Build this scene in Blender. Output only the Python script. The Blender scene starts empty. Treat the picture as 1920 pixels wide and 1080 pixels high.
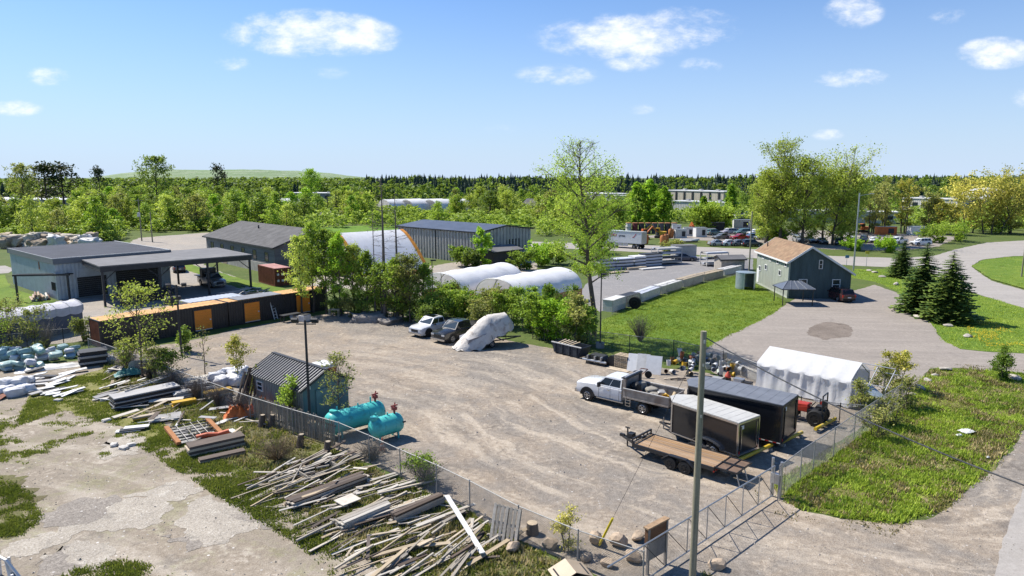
import bpy, bmesh, math, random
import numpy as np
from math import sin, cos, pi, radians, atan, atan2, sqrt, hypot
from mathutils import Vector, Matrix, noise

# ------------------------------------------------------------------ camera, sky, sun, exposure
SC = bpy.context.scene
COL = SC.collection
CAM_H, FOC, HORIZON = 15.5, 1280.0, 332.0           # eye height (m), focal length and horizon row of a 1920x1080 frame
PITCH = atan((540 - HORIZON) / FOC)
SUN_EL, SUN_DIR = radians(50), Vector((-0.86, 0.51, 0)).normalized()   # where the sun stands (left, a little beyond the yard)

cam_d = bpy.data.cameras.new('camera'); cam = bpy.data.objects.new('camera', cam_d); COL.objects.link(cam)
cam.location = (0, 0, CAM_H); cam.rotation_euler = (pi / 2 - PITCH, 0, 0)
cam_d.sensor_width = 36; cam_d.lens = 36 * FOC / 1920; cam_d.clip_start = 0.2; cam_d.clip_end = 20000
SC.camera = cam

sun_d = bpy.data.lights.new('sun', 'SUN'); sun_d.energy = 5.0; sun_d.angle = radians(0.5); sun_d.color = (1, 0.94, 0.85)
sun = bpy.data.objects.new('sun', sun_d); COL.objects.link(sun)
to_sun = Vector((SUN_DIR.x * cos(SUN_EL), SUN_DIR.y * cos(SUN_EL), sin(SUN_EL)))
sun.rotation_euler = to_sun.to_track_quat('Z', 'Y').to_euler(); sun.location = (-60, 40, 80)

SC.view_settings.view_transform = 'Standard'; SC.view_settings.look = 'None'
SC.view_settings.exposure = 0.6; SC.view_settings.gamma = 1.0; SC.view_settings.use_curve_mapping = False
SC.render.engine = 'CYCLES'
SC.cycles.max_bounces = 4; SC.cycles.diffuse_bounces = 1; SC.cycles.glossy_bounces = 2; SC.cycles.transmission_bounces = 3
SC.cycles.transparent_max_bounces = 6; SC.cycles.caustics_reflective = False; SC.cycles.caustics_refractive = False
SC.cycles.use_denoising = True; SC.cycles.use_adaptive_sampling = True; SC.cycles.adaptive_threshold = 0.02

world = bpy.data.worlds.new('World'); SC.world = world; world.use_nodes = True

class NT:
    """small helper for node trees"""
    def __init__(s, tree):
        s.t = tree; s.n = tree.nodes; s.l = tree.links; s.n.clear()
    def node(s, typ, **kw):
        n = s.n.new(typ)
        for k, v in kw.items(): setattr(n, k, v)
        return n
    def val(s, sock, v):
        if isinstance(v, bpy.types.NodeSocket): s.l.new(v, sock)
        elif v is not None:
            if hasattr(sock.default_value, '__len__') and not hasattr(v, '__len__'): v = (v,) * len(sock.default_value)
            if hasattr(sock.default_value, '__len__') and len(sock.default_value) == 4 and len(v) == 3: v = (*v, 1)
            sock.default_value = v
    def math(s, op, a, b=None, c=None, clamp=False):
        n = s.node('ShaderNodeMath', operation=op, use_clamp=clamp)
        for i, x in enumerate((a, b, c)):
            if x is not None: s.val(n.inputs[i], x)
        return n.outputs[0]
    def vmath(s, op, a, b=None, scale=None):
        n = s.node('ShaderNodeVectorMath', operation=op)
        s.val(n.inputs[0], a)
        if b is not None: s.val(n.inputs[1], b)
        if scale is not None: s.val(n.inputs['Scale'], scale)
        return n.outputs['Value'] if op in ('LENGTH', 'DOT_PRODUCT', 'DISTANCE') else n.outputs[0]
    def mix(s, f, a, b, blend='MIX'):
        n = s.node('ShaderNodeMix', data_type='RGBA', blend_type=blend)
        s.val(n.inputs['Factor'], f); s.val(n.inputs['A'], a); s.val(n.inputs['B'], b)
        return n.outputs['Result']
    def noise(s, vec, scale=1.0, detail=4, rough=0.55, dist=0.0):
        n = s.node('ShaderNodeTexNoise')
        if vec is not None: s.l.new(vec, n.inputs['Vector'])
        n.inputs['Scale'].default_value = scale; n.inputs['Detail'].default_value = detail
        n.inputs['Roughness'].default_value = rough; n.inputs['Distortion'].default_value = dist
        return n.outputs[0]
    def ramp(s, x, a, b):
        n = s.node('ShaderNodeMapRange', interpolation_type='SMOOTHSTEP')
        s.val(n.inputs[0], x); n.inputs[1].default_value = a; n.inputs[2].default_value = b
        return n.outputs[0]
    def mapping(s, vec, scale=(1, 1, 1), rot=(0, 0, 0), loc=(0, 0, 0)):
        if rot != (0, 0, 0):          # turn first, stretch afterwards
            r = s.node('ShaderNodeMapping'); s.l.new(vec, r.inputs['Vector']); r.inputs['Rotation'].default_value = rot
            vec, rot = r.outputs[0], (0, 0, 0)
        n = s.node('ShaderNodeMapping'); s.l.new(vec, n.inputs['Vector'])
        n.inputs['Scale'].default_value = scale; n.inputs['Rotation'].default_value = rot; n.inputs['Location'].default_value = loc
        return n.outputs[0]

def build_world():
    T = NT(world.node_tree)
    sky = T.node('ShaderNodeTexSky', sky_type='NISHITA', sun_disc=False)
    sky.sun_elevation = SUN_EL; sky.sun_rotation = atan2(SUN_DIR.x, SUN_DIR.y); sky.altitude = 100
    sky.air_density = 1.0; sky.dust_density = 0.35; sky.ozone_density = 2.4
    tc = T.node('ShaderNodeTexCoord'); d = tc.outputs['Generated']
    sep = T.node('ShaderNodeSeparateXYZ'); T.l.new(d, sep.inputs[0])
    y = T.math('MAXIMUM', sep.outputs['Y'], 0.02)
    a = T.math('DIVIDE', sep.outputs['X'], y); e = T.math('DIVIDE', sep.outputs['Z'], y)
    cmb = T.node('ShaderNodeCombineXYZ'); T.l.new(a, cmb.inputs[0]); T.l.new(T.math('MULTIPLY', e, 1.9), cmb.inputs[1])
    nz = T.noise(cmb.outputs[0], 9.0, 6, 0.6, 0.3)
    nf = T.noise(cmb.outputs[0], 26.0, 5, 0.65)
    nn = T.math('ADD', T.math('MULTIPLY', nz, 1.5), T.math('MULTIPLY', nf, 0.8))
    # fair-weather cumulus: (azimuth tangent, elevation tangent, half width, half height, thickness)
    clouds = [(595, 78, 165, 46, 1.0), (690, 84, 80, 36, .8), (452, 129, 42, 16, .55), (45, 208, 70, 18, .5), (120, 152, 50, 20, .45), (1150, 84, 170, 44, .8),
              (1275, 68, 105, 42, .85), (1040, 150, 85, 22, .62), (1180, 128, 60, 20, .5), (1570, 40, 60, 34, .75), (1830, 112, 80, 32, .95), (1570, 155, 80, 20, .8),
              (1745, 48, 50, 20, .5), (1195, 210, 30, 12, .35), (1540, 256, 36, 13, .55), (1905, 190, 46, 22, .6), (1300, 134, 45, 18, .42), (790, -12, 150, 26, .5),
              (400, 4, 50, 14, .35), (640, 146, 60, 14, .2), (936, 245, 40, 12, .18), (2150, 90, 120, 40, .8), (-260, 110, 160, 46, .8)]
    aec = T.node('ShaderNodeCombineXYZ'); T.l.new(a, aec.inputs[0]); T.l.new(e, aec.inputs[1]); ae = aec.outputs[0]
    tot = None
    for (u, v, ru, rv, k) in clouds:
        dv = T.vmath('MULTIPLY', T.vmath('SUBTRACT', ae, ((u - 960) / FOC, (HORIZON - v) / FOC, 0)), (FOC / ru, FOC / rv, 0))
        m = T.math('MULTIPLY', T.math('SUBTRACT', 1.0, T.vmath('DOT_PRODUCT', dv, dv), clamp=True), k)
        tot = m if tot is None else T.math('MAXIMUM', tot, m)
    dens = T.math('ADD', T.math('MULTIPLY', tot, 1.05), T.math('MULTIPLY', T.math('SUBTRACT', nn, 1.12), 2.3))
    dens = T.math('MULTIPLY', T.ramp(dens, -0.1, 1.5), T.ramp(tot, 0.0, 0.35))
    # scattered cloud over the rest of the sky, out of the picture
    zz = T.math('MAXIMUM', sep.outputs['Z'], 0.04)
    c2 = T.node('ShaderNodeCombineXYZ'); T.l.new(T.math('DIVIDE', sep.outputs['X'], zz), c2.inputs[0]); T.l.new(T.math('DIVIDE', sep.outputs['Y'], zz), c2.inputs[1])
    rest = T.math('MULTIPLY', T.ramp(T.noise(c2.outputs[0], 0.9, 6, 0.6), 0.6, 0.75), T.ramp(sep.outputs['Z'], 0.42, 0.6))
    dens = T.math('MAXIMUM', dens, T.math('MULTIPLY', rest, 0.3))
    tint = T.mix(1.0, sky.outputs[0], (0.60, 0.88, 1.22), 'MULTIPLY')
    haze = T.math('POWER', T.math('SUBTRACT', 1.0, T.math('MULTIPLY', sep.outputs['Z'], 2.6), clamp=True), 1.9)   # pale air towards the horizon, all round
    tint = T.mix(T.math('MULTIPLY', haze, 0.97), tint, (5.0, 6.1, 7.7))
    white = T.mix(T.ramp(nf, .35, .65), (7.6, 8.1, 8.9), (9.4, 9.4, 9.4))
    col = T.mix(T.math('MULTIPLY', dens, 0.88), tint, white)
    bg = T.node('ShaderNodeBackground'); T.l.new(col, bg.inputs[0]); bg.inputs[1].default_value = 0.084
    out = T.node('ShaderNodeOutputWorld'); T.l.new(bg.outputs[0], out.inputs[0])
build_world()
world.cycles.sampling_method = 'MANUAL'; world.cycles.sample_map_resolution = 256

# ------------------------------------------------------------------ measuring: pixel of the survey frame -> point in the place
cp, sp = cos(PITCH), sin(PITCH)
def P(u, v, z=0.0):
    """point at height z seen at pixel (u, v)"""
    a, b = (u - 960) / FOC, (540 - v) / FOC
    d = (a, cp + b * sp, -sp + b * cp); t = (z - CAM_H) / d[2]
    return Vector((d[0] * t, d[1] * t, z))
def Zat(p, v):
    """height above point p that is seen on row v"""
    b = (540 - v) / FOC
    return CAM_H + p.y * (b * cp - sp) / (cp + b * sp)
def PY(u, v, y):
    a, b = (u - 960) / FOC, (540 - v) / FOC
    d = (a, cp + b * sp, -sp + b * cp); t = y / d[1]
    return Vector((d[0] * t, y, CAM_H + d[2] * t))
def ang(A, B): return atan2(B.y - A.y, B.x - A.x)
def frame(A, B):
    """matrix at A with local x towards B (horizontal)"""
    return Matrix.Translation(A) @ Matrix.Rotation(ang(A, B), 4, 'Z')
R = random.Random(7)

# ------------------------------------------------------------------ materials
MATS = {}
def mat(name, col, rough=0.75, metal=0.0, var=0.18, scale=2.0, bump=0.0, bscale=30.0, rnd=0.0, stain=None, stain_amt=0.0, stain_scale=0.7,
        ribs=None, spec=0.4, world_co=False, streak=None, grain=None, translucent=0.0, coat=0.0):
    """procedural surface: colour noise at two sizes, optional stains, ribs (bump), streaks (stretched noise) and per-object tone"""
    if name in MATS: return MATS[name]
    m = bpy.data.materials.new(name); m.use_nodes = True; MATS[name] = m
    T = NT(m.node_tree)
    tc = T.node('ShaderNodeTexCoord'); geo = T.node('ShaderNodeNewGeometry'); oi = T.node('ShaderNodeObjectInfo')
    co = geo.outputs['Position'] if world_co else tc.outputs['Object']
    if not world_co:
        off = T.vmath('SCALE', oi.outputs['Location'], scale=0.37); co = T.vmath('ADD', co, off)
    base = co
    if streak: co2 = T.mapping(co, scale=streak)
    else: co2 = co
    n1 = T.noise(co2, scale, 5, 0.6); n2 = T.noise(co, scale * 7.3, 3, 0.6)
    f = T.math('ADD', T.math('MULTIPLY', n1, 0.65), T.math('MULTIPLY', n2, 0.35))
    c = Vector(col) * 0.84
    if stain is not None: stain = tuple(x * 0.84 for x in stain)
    lo = tuple(c * (1 - var)); hi = tuple(min(1, x) for x in c * (1 + var))
    out = T.mix(T.ramp(f, 0.3, 0.7), lo, hi)
    if stain is not None:
        s = T.noise(base, stain_scale, 6, 0.65, 0.6)
        out = T.mix(T.math('MULTIPLY', T.ramp(s, 0.5, 0.68), stain_amt), out, stain)
    if grain:
        g = T.noise(T.mapping(base, scale=grain), 1.0, 4, 0.6)
        out = T.mix(T.math('MULTIPLY', T.ramp(g, 0.42, 0.62), 0.4), out, tuple(c * 0.55))
    if rnd:
        hsv = T.node('ShaderNodeHueSaturation')
        T.val(hsv.inputs['Value'], T.math('ADD', T.math('MULTIPLY', oi.outputs['Random'], rnd * 2), 1 - rnd))
        r2 = T.math('FRACT', T.math('MULTIPLY', oi.outputs['Random'], 17.31))
        T.val(hsv.inputs['Saturation'], T.math('ADD', T.math('MULTIPLY', r2, rnd * 1.2), 1 - rnd * 0.6))
        T.l.new(out, hsv.inputs['Color']); out = hsv.outputs[0]
    b = T.node('ShaderNodeBsdfPrincipled')
    T.l.new(out, b.inputs['Base Color']); b.inputs['Metallic'].default_value = metal
    b.inputs['Specular IOR Level'].default_value = spec
    if coat: b.inputs['Coat Weight'].default_value = coat; b.inputs['Coat Roughness'].default_value = 0.08
    T.val(b.inputs['Roughness'], T.math('ADD', rough - 0.08, T.math('MULTIPLY', n2, 0.16), clamp=True))
    h = None
    if bump: h = T.math('MULTIPLY', T.noise(base, bscale, 4, 0.6), bump)
    if h is not None:
        bn = T.node('ShaderNodeBump'); bn.inputs['Strength'].default_value = 1.0; bn.inputs['Distance'].default_value = 1.0
        T.l.new(h, bn.inputs['Height']); T.l.new(bn.outputs[0], b.inputs['Normal'])
    sh = b.outputs[0]
    if translucent:
        tr = T.node('ShaderNodeBsdfTranslucent'); T.l.new(out, tr.inputs[0])
        mx = T.node('ShaderNodeMixShader'); mx.inputs[0].default_value = translucent
        T.l.new(sh, mx.inputs[1]); T.l.new(tr.outputs[0], mx.inputs[2]); sh = mx.outputs[0]
    o = T.node('ShaderNodeOutputMaterial'); T.l.new(sh, o.inputs[0])
    return m

def leaf_mat(name, col, col2, dark=0.55, spread=0.3, trans=0.42, gain=1.7, big=0.09):
    """leaves: hue wanders through the crown and from tree to tree; some light passes through"""
    if name in MATS: return MATS[name]
    col, col2 = tuple(c * gain for c in col), tuple(c * gain for c in col2)
    m = bpy.data.materials.new(name); m.use_nodes = True; MATS[name] = m
    T = NT(m.node_tree)
    geo = T.node('ShaderNodeNewGeometry'); oi = T.node('ShaderNodeObjectInfo')
    n1 = T.noise(geo.outputs['Position'], 0.55, 2, 0.5)
    n3 = T.noise(geo.outputs['Position'], big, 2, 0.5)
    ri = geo.outputs['Random Per Island']
    f = T.math('ADD', T.math('MULTIPLY', n1, 0.7), T.math('MULTIPLY', ri, 0.5))
    f = T.math('ADD', f, T.math('MULTIPLY', T.math('SUBTRACT', oi.outputs['Random'], 0.5), spread * 1.6))
    f = T.math('ADD', f, T.math('MULTIPLY', T.math('SUBTRACT', n3, 0.5), spread * 3.0))
    out = T.mix(T.ramp(f, 0.25, 0.95), col, col2)
    hsv = T.node('ShaderNodeHueSaturation'); T.l.new(out, hsv.inputs['Color'])
    r2 = T.math('FRACT', T.math('MULTIPLY', oi.outputs['Random'], 7.77))
    T.val(hsv.inputs['Value'], T.math('ADD', T.math('MULTIPLY', r2, spread), 1 - spread * 0.5))
    d = T.node('ShaderNodeBsdfPrincipled'); T.l.new(hsv.outputs[0], d.inputs['Base Color']); d.inputs['Roughness'].default_value = 0.55
    d.inputs['Specular IOR Level'].default_value = 0.25
    tr = T.node('ShaderNodeBsdfTranslucent'); T.l.new(T.mix(0.4, hsv.outputs[0], (0.42, 0.55, 0.05)), tr.inputs[0])
    mx = T.node('ShaderNodeMixShader'); mx.inputs[0].default_value = trans
    T.l.new(d.outputs[0], mx.inputs[1]); T.l.new(tr.outputs[0], mx.inputs[2])
    o = T.node('ShaderNodeOutputMaterial'); T.l.new(mx.outputs[0], o.inputs[0])
    return m

def glass_mat(name, col=(0.02, 0.03, 0.04), rough=0.06):
    if name in MATS: return MATS[name]
    m = bpy.data.materials.new(name); m.use_nodes = True; MATS[name] = m
    T = NT(m.node_tree); geo = T.node('ShaderNodeNewGeometry')
    b = T.node('ShaderNodeBsdfPrincipled'); b.inputs['Base Color'].default_value = (*col, 1); b.inputs['Specular IOR Level'].default_value = 0.45
    T.val(b.inputs['Roughness'], T.math('ADD', rough, T.math('MULTIPLY', T.noise(geo.outputs['Position'], 3.0), 0.05)))
    o = T.node('ShaderNodeOutputMaterial'); T.l.new(b.outputs[0], o.inputs[0])
    return m

# ------------------------------------------------------------------ mesh building
class MB:
    def __init__(s): s.v = []; s.f = []
    def add(s, vs, fs, M=None):
        o = len(s.v)
        s.v += [tuple(M @ Vector(p)) if M is not None else tuple(p) for p in vs]
        s.f += [tuple(i + o for i in f) for f in fs]; return s
    def box(s, c, d, M=None, rz=0.0, taper=1.0):
        x, y, z = d[0] / 2, d[1] / 2, d[2] / 2; t = taper
        vs = [(-x, -y, -z), (x, -y, -z), (x, y, -z), (-x, y, -z), (-x * t, -y * t, z), (x * t, -y * t, z), (x * t, y * t, z), (-x * t, y * t, z)]
        L = Matrix.Translation(c) @ Matrix.Rotation(rz, 4, 'Z')
        if M is not None: L = M @ L
        return s.add(vs, [(0, 3, 2, 1), (4, 5, 6, 7), (0, 1, 5, 4), (1, 2, 6, 5), (2, 3, 7, 6), (3, 0, 4, 7)], L)
    def beam(s, a, b, w=0.1, h=0.1, M=None, roll=0.0):
        a, b = Vector(a), Vector(b); d = b - a; L = d.length
        if L < 1e-6: return s
        q = d.to_track_quat('X', 'Z').to_matrix().to_4x4()
        T = Matrix.Translation((a + b) / 2) @ q @ Matrix.Rotation(roll, 4, 'X')
        if M is not None: T = M @ T
        x, y, z = L / 2, w / 2, h / 2
        vs = [(-x, -y, -z), (x, -y, -z), (x, y, -z), (-x, y, -z), (-x, -y, z), (x, -y, z), (x, y, z), (-x, y, z)]
        return s.add(vs, [(0, 3, 2, 1), (4, 5, 6, 7), (0, 1, 5, 4), (1, 2, 6, 5), (2, 3, 7, 6), (3, 0, 4, 7)], T)
    def tube(s, a, b, r0=0.05, r1=None, n=8, M=None, cap=True):
        a, b = Vector(a), Vector(b); r1 = r0 if r1 is None else r1
        d = b - a
        if d.length < 1e-6: return s
        q = d.to_track_quat('Z', 'Y').to_matrix()
        vs = []
        for (c, r) in ((a, r0), (b, r1)):
            for i in range(n):
                t = 2 * pi * i / n; vs.append(c + q @ Vector((r * cos(t), r * sin(t), 0)))
        fs = [(i, (i + 1) % n, n + (i + 1) % n, n + i) for i in range(n)]
        if cap: fs += [tuple(range(n - 1, -1, -1)), tuple(range(n, 2 * n))]
        return s.add(vs, fs, M)
    def path(s, pts, r=0.05, n=6, M=None, radii=None):
        for i in range(len(pts) - 1):
            ra, rb = (radii[i], radii[i + 1]) if radii else (r, r)
            s.tube(pts[i], pts[i + 1], ra, rb, n, M, cap=True)
        return s
    def lathe(s, prof, n=20, M=None, cap=True):
        vs = [(r * cos(2 * pi * i / n), r * sin(2 * pi * i / n), z) for (r, z) in prof for i in range(n)]
        fs = []
        for k in range(len(prof) - 1):
            for i in range(n):
                fs.append((k * n + i, k * n + (i + 1) % n, (k + 1) * n + (i + 1) % n, (k + 1) * n + i))
        if cap:
            fs.append(tuple(range(n - 1, -1, -1))); fs.append(tuple(range((len(prof) - 1) * n, len(prof) * n)))
        return s.add(vs, fs, M)
    def prism(s, pts, z0, z1, M=None):
        n = len(pts)
        vs = [(x, y, z0) for x, y in pts] + [(x, y, z1) for x, y in pts]
        return s.add(vs, [tuple(range(n - 1, -1, -1)), tuple(range(n, 2 * n))] + [(i, (i + 1) % n, n + (i + 1) % n, n + i) for i in range(n)], M)
    def extrude_y(s, pts, y0, y1, M=None):
        """profile in x-z, extruded along y"""
        n = len(pts)
        vs = [(x, y0, z) for x, z in pts] + [(x, y1, z) for x, z in pts]
        return s.add(vs, [tuple(range(n)), tuple(range(2 * n - 1, n - 1, -1))] + [((i + 1) % n, i, n + i, n + (i + 1) % n) for i in range(n)], M)
    def slab(s, q, t, M=None):
        """thick quad: q = four corners, thickness t along its normal (downwards)"""
        q = [Vector(p) for p in q]; nrm = (q[1] - q[0]).cross(q[3] - q[0]).normalized() * t
        vs = q + [p - nrm for p in q]
        return s.add(vs, [(0, 1, 2, 3), (7, 6, 5, 4), (1, 0, 4, 5), (2, 1, 5, 6), (3, 2, 6, 7), (0, 3, 7, 4)], M)
    def loft(s, rings, M=None, cap=True, closed=True):
        n = len(rings[0]); vs = [p for r in rings for p in r]; fs = []
        for k in range(len(rings) - 1):
            for i in range(n if closed else n - 1):
                fs.append((k * n + i, k * n + (i + 1) % n, (k + 1) * n + (i + 1) % n, (k + 1) * n + i))
        if cap:
            fs.append(tuple(range(n - 1, -1, -1))); fs.append(tuple(range((len(rings) - 1) * n, len(rings) * n)))
        return s.add(vs, fs, M)
    def mesh(s, name, m=None, smooth=False):
        me = bpy.data.meshes.new(name); me.from_pydata(s.v, [], s.f); me.update()
        if m is not None: me.materials.append(m)
        if smooth:
            me.polygons.foreach_set('use_smooth', [True] * len(me.polygons))
            try: me.set_sharp_from_angle(angle=radians(38))
            except Exception: pass
        return me
    def obj(s, name, m=None, parent=None, smooth=False, loc=None, rz=0.0, bevel=0.0):
        o = bpy.data.objects.new(name, s.mesh(name, m, smooth)); COL.objects.link(o)
        if parent is not None: o.parent = parent
        if loc is not None: o.location = loc
        if rz: o.rotation_euler = (0, 0, rz)
        if bevel:
            bv = o.modifiers.new('bevel', 'BEVEL'); bv.width = bevel; bv.segments = 2; bv.limit_method = 'ANGLE'; bv.angle_limit = radians(40)
            o.data.polygons.foreach_set('use_smooth', [True] * len(o.data.polygons))
            try: o.data.set_sharp_from_angle(angle=radians(50))
            except Exception: pass
        return o

def tag(o, label=None, cat=None, group=None, kind=None):
    if label: o['label'] = label
    if cat: o['category'] = cat
    if group: o['group'] = group
    if kind: o['kind'] = kind
    return o
def thing(name, label, cat, loc=(0, 0, 0), rz=0.0, group=None):
    o = bpy.data.objects.new(name, None); COL.objects.link(o); o.empty_display_size = 0.3
    o.location = loc; o.rotation_euler = (0, 0, rz)
    return tag(o, label, cat, group)
def copy_tree(o, parent=None):
    c = o.copy(); COL.objects.link(c); c.parent = parent
    for ch in list(o.children):
        if ch.name in COL.objects: copy_tree(ch, c)
    return c
def share(name, me, parent=None, loc=(0, 0, 0), rot=(0, 0, 0), scale=(1, 1, 1)):
    o = bpy.data.objects.new(name, me); COL.objects.link(o); o.parent = parent
    o.location = loc; o.rotation_euler = rot; o.scale = scale
    return o
UNIT = {}
def unit_box(m):
    """unit cube mesh with material m, shared by many pieces (size comes from the object's scale)"""
    if m.name not in UNIT: UNIT[m.name] = MB().box((0, 0, 0), (1, 1, 1)).mesh('piece', m)
    return UNIT[m.name]
def plank(name, m, a, b, w, t, parent=None, roll=0.0):
    """one board between two points, its own object"""
    a, b = Vector(a), Vector(b); d = b - a
    o = share(name, unit_box(m), parent, (a + b) / 2, scale=(d.length, w, t))
    q = d.to_track_quat('X', 'Z')
    o.rotation_euler = (q.to_matrix().to_4x4() @ Matrix.Rotation(roll, 4, 'X')).to_euler()
    return o

def ragged(pts, step=0.5, amp=0.3, seed=0, closed=True):
    """densify an outline and wander it a little so that edges look grown, not drawn"""
    out = []
    n = len(pts)
    for i in range(n):
        a, b = Vector(pts[i]).to_2d(), Vector(pts[(i + 1) % n]).to_2d()
        k = max(1, int((b - a).length / step))
        k = min(k, 200)
        nrm = Vector((-(b - a).y, (b - a).x)); nrm = nrm.normalized() if nrm.length > 0 else nrm
        for j in range(k):
            p = a.lerp(b, j / k)
            w = noise.noise((p.x * 0.35 + seed, p.y * 0.35, 1.7)) * 0.9 + noise.noise((p.x * 1.3, p.y * 1.3 + seed, 4.1)) * 0.6 + noise.noise((p.x * 4.1, p.y * 4.1 + seed, 7.7)) * 0.3
            out.append(p + nrm * w * amp)
    return out
def sheet(name, pts, z, m, amp=0.3, step=0.5, seed=0):
    pl = ragged(pts, step, amp, seed) if amp else [Vector(p).to_2d() for p in pts]
    bm = bmesh.new(); vs = [bm.verts.new((p.x, p.y, z)) for p in pl]
    f = bm.faces.new(vs); f.normal_update()
    if f.normal.z < 0: f.normal_flip()
    bmesh.ops.triangulate(bm, faces=[f])
    me = bpy.data.meshes.new(name); bm.to_mesh(me); bm.free(); me.materials.append(m)
    o = bpy.data.objects.new(name, me); COL.objects.link(o); o['kind'] = 'structure'
    return o
def inside(p, poly):
    x, y = p[0], p[1]; c = False; j = len(poly) - 1
    for i in range(len(poly)):
        xi, yi = poly[i][0], poly[i][1]; xj, yj = poly[j][0], poly[j][1]
        if (yi > y) != (yj > y) and x < (xj - xi) * (y - yi) / (yj - yi) + xi: c = not c
        j = i
    return c
def PX(l): return [P(u, v) for u, v in l]
# ------------------------------------------------------------------ ground surfaces
def ground_mat(name, base, tan, pale, dark, streaks=(), tan_amt=0.6, pale_amt=0.5, dark_amt=0.5, fine=0.35, scale=1.0, bump=0.02, spots=0.0, weeds=None, weeds_amt=0.0, ruts=(), dim=1.0):
    if name in MATS: return MATS[name]
    base, tan, pale, dark = [tuple(c * dim * (.84 if q[1] < q[0] * 1.02 else 1.0) for c in q) for q in (base, tan, pale, dark)]
    m = bpy.data.materials.new(name); m.use_nodes = True; MATS[name] = m
    T = NT(m.node_tree); geo = T.node('ShaderNodeNewGeometry'); co = geo.outputs['Position']
    n_big = T.noise(co, 0.10 * scale, 4, 0.6, 0.5); n_mid = T.noise(co, 0.55 * scale, 5, 0.65, 0.4)
    n_sm = T.noise(co, 3.2 * scale, 4, 0.65); n_fine = T.noise(co, 17.0, 3, 0.7)
    f = T.math('ADD', T.math('MULTIPLY', n_big, 0.7), T.math('MULTIPLY', n_mid, 0.45))
    out = T.mix(T.math('MULTIPLY', T.ramp(f, 0.47, 0.72), tan_amt), base, tan)
    for (rot, sx, sy, amt, mask) in streaks:
        s = T.noise(T.mapping(co, scale=(sx, sy, 1), rot=(0, 0, rot)), 1.0, 5, 0.62, 0.25)
        k = T.math('MULTIPLY', T.ramp(s, 0.46, 0.66), amt); kd = T.math('MULTIPLY', T.ramp(s, 0.46, 0.30), amt * 0.55)
        if mask:                     # (cx, cy, radius): where the traffic runs
            dd = T.vmath('DISTANCE', co, (mask[0], mask[1], 0)); mk = T.ramp(dd, mask[2], mask[2] * 0.35)
            k = T.math('MULTIPLY', k, mk); kd = T.math('MULTIPLY', kd, mk)
        out = T.mix(k, out, pale); out = T.mix(kd, out, dark)
    hr = None
    for (cx, cy, fr, fa, amt, mask) in ruts:      # wheel ruts sweeping round a turning centre
        v = T.vmath('SUBTRACT', co, (cx, cy, 0)); sp_ = T.node('ShaderNodeSeparateXYZ'); T.l.new(v, sp_.inputs[0])
        r_ = T.math('ADD', T.vmath('LENGTH', v), T.math('MULTIPLY', n_big, 5.0)); th = T.math('ARCTAN2', sp_.outputs[1], sp_.outputs[0])
        cb = T.node('ShaderNodeCombineXYZ'); T.l.new(T.math('MULTIPLY', r_, fr), cb.inputs[0]); T.l.new(T.math('MULTIPLY', th, fa), cb.inputs[1])
        s = T.noise(cb.outputs[0], 1.0, 4, 0.6, 0.15); dd = T.vmath('DISTANCE', co, (mask[0], mask[1], 0)); mk = T.math('MULTIPLY', T.ramp(dd, mask[2], mask[2] * .4), amt)
        out = T.mix(T.math('MULTIPLY', T.ramp(s, .50, .64), mk), out, pale); out = T.mix(T.math('MULTIPLY', T.ramp(s, .45, .33), T.math('MULTIPLY', mk, .55)), out, dark)
    p = T.math('ADD', T.math('MULTIPLY', n_mid, 0.6), T.math('MULTIPLY', n_sm, 0.45))
    out = T.mix(T.math('MULTIPLY', T.ramp(p, 0.56, 0.66), pale_amt), out, pale)
    q = T.noise(co, 0.33 * scale, 6, 0.7, 0.8)
    out = T.mix(T.math('MULTIPLY', T.ramp(q, 0.55, 0.7), dark_amt), out, dark)
    if weeds:
        w = T.math('ADD', T.math('MULTIPLY', T.noise(co, 0.28, 5, 0.7, 0.6), 0.75), T.math('MULTIPLY', n_sm, 0.3))
        out = T.mix(T.math('MULTIPLY', T.ramp(w, 0.52, 0.64), weeds_amt), out, weeds)
    g = T.math('ADD', T.math('MULTIPLY', n_fine, 0.65), T.math('MULTIPLY', n_sm, 0.35))
    out = T.mix(fine, out, T.mix(T.ramp(g, 0.3, 0.7), (0.10, 0.10, 0.10), (1, 1, 1)), 'SOFT_LIGHT')
    if spots:
        v = T.node('ShaderNodeTexVoronoi'); T.l.new(co, v.inputs['Vector']); v.inputs['Scale'].default_value = 5.0
        sc = T.node('ShaderNodeSeparateColor'); T.l.new(v.outputs['Color'], sc.inputs[0])
        rr = T.math('MULTIPLY', T.ramp(sc.outputs[0], 0.80, 0.98), 0.30)
        k = T.ramp(T.math('SUBTRACT', rr, v.outputs['Distance']), 0.0, 0.06)
        stone = T.mix(sc.outputs[1], (0.14, 0.13, 0.12), (0.72, 0.69, 0.64))
        out = T.mix(T.math('MULTIPLY', k, spots), out, stone)
    b = T.node('ShaderNodeBsdfPrincipled'); T.l.new(out, b.inputs['Base Color']); b.inputs['Roughness'].default_value = 0.93
    b.inputs['Specular IOR Level'].default_value = 0.2
    h = T.math('ADD', T.math('MULTIPLY', n_fine, 0.55), T.math('ADD', T.math('MULTIPLY', n_sm, 1.2), T.math('MULTIPLY', n_mid, 2.5)))
    bn = T.node('ShaderNodeBump'); bn.inputs['Distance'].default_value = bump; T.l.new(h, bn.inputs['Height']); T.l.new(bn.outputs[0], b.inputs['Normal'])
    o = T.node('ShaderNodeOutputMaterial'); T.l.new(b.outputs[0], o.inputs[0])
    return m

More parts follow.
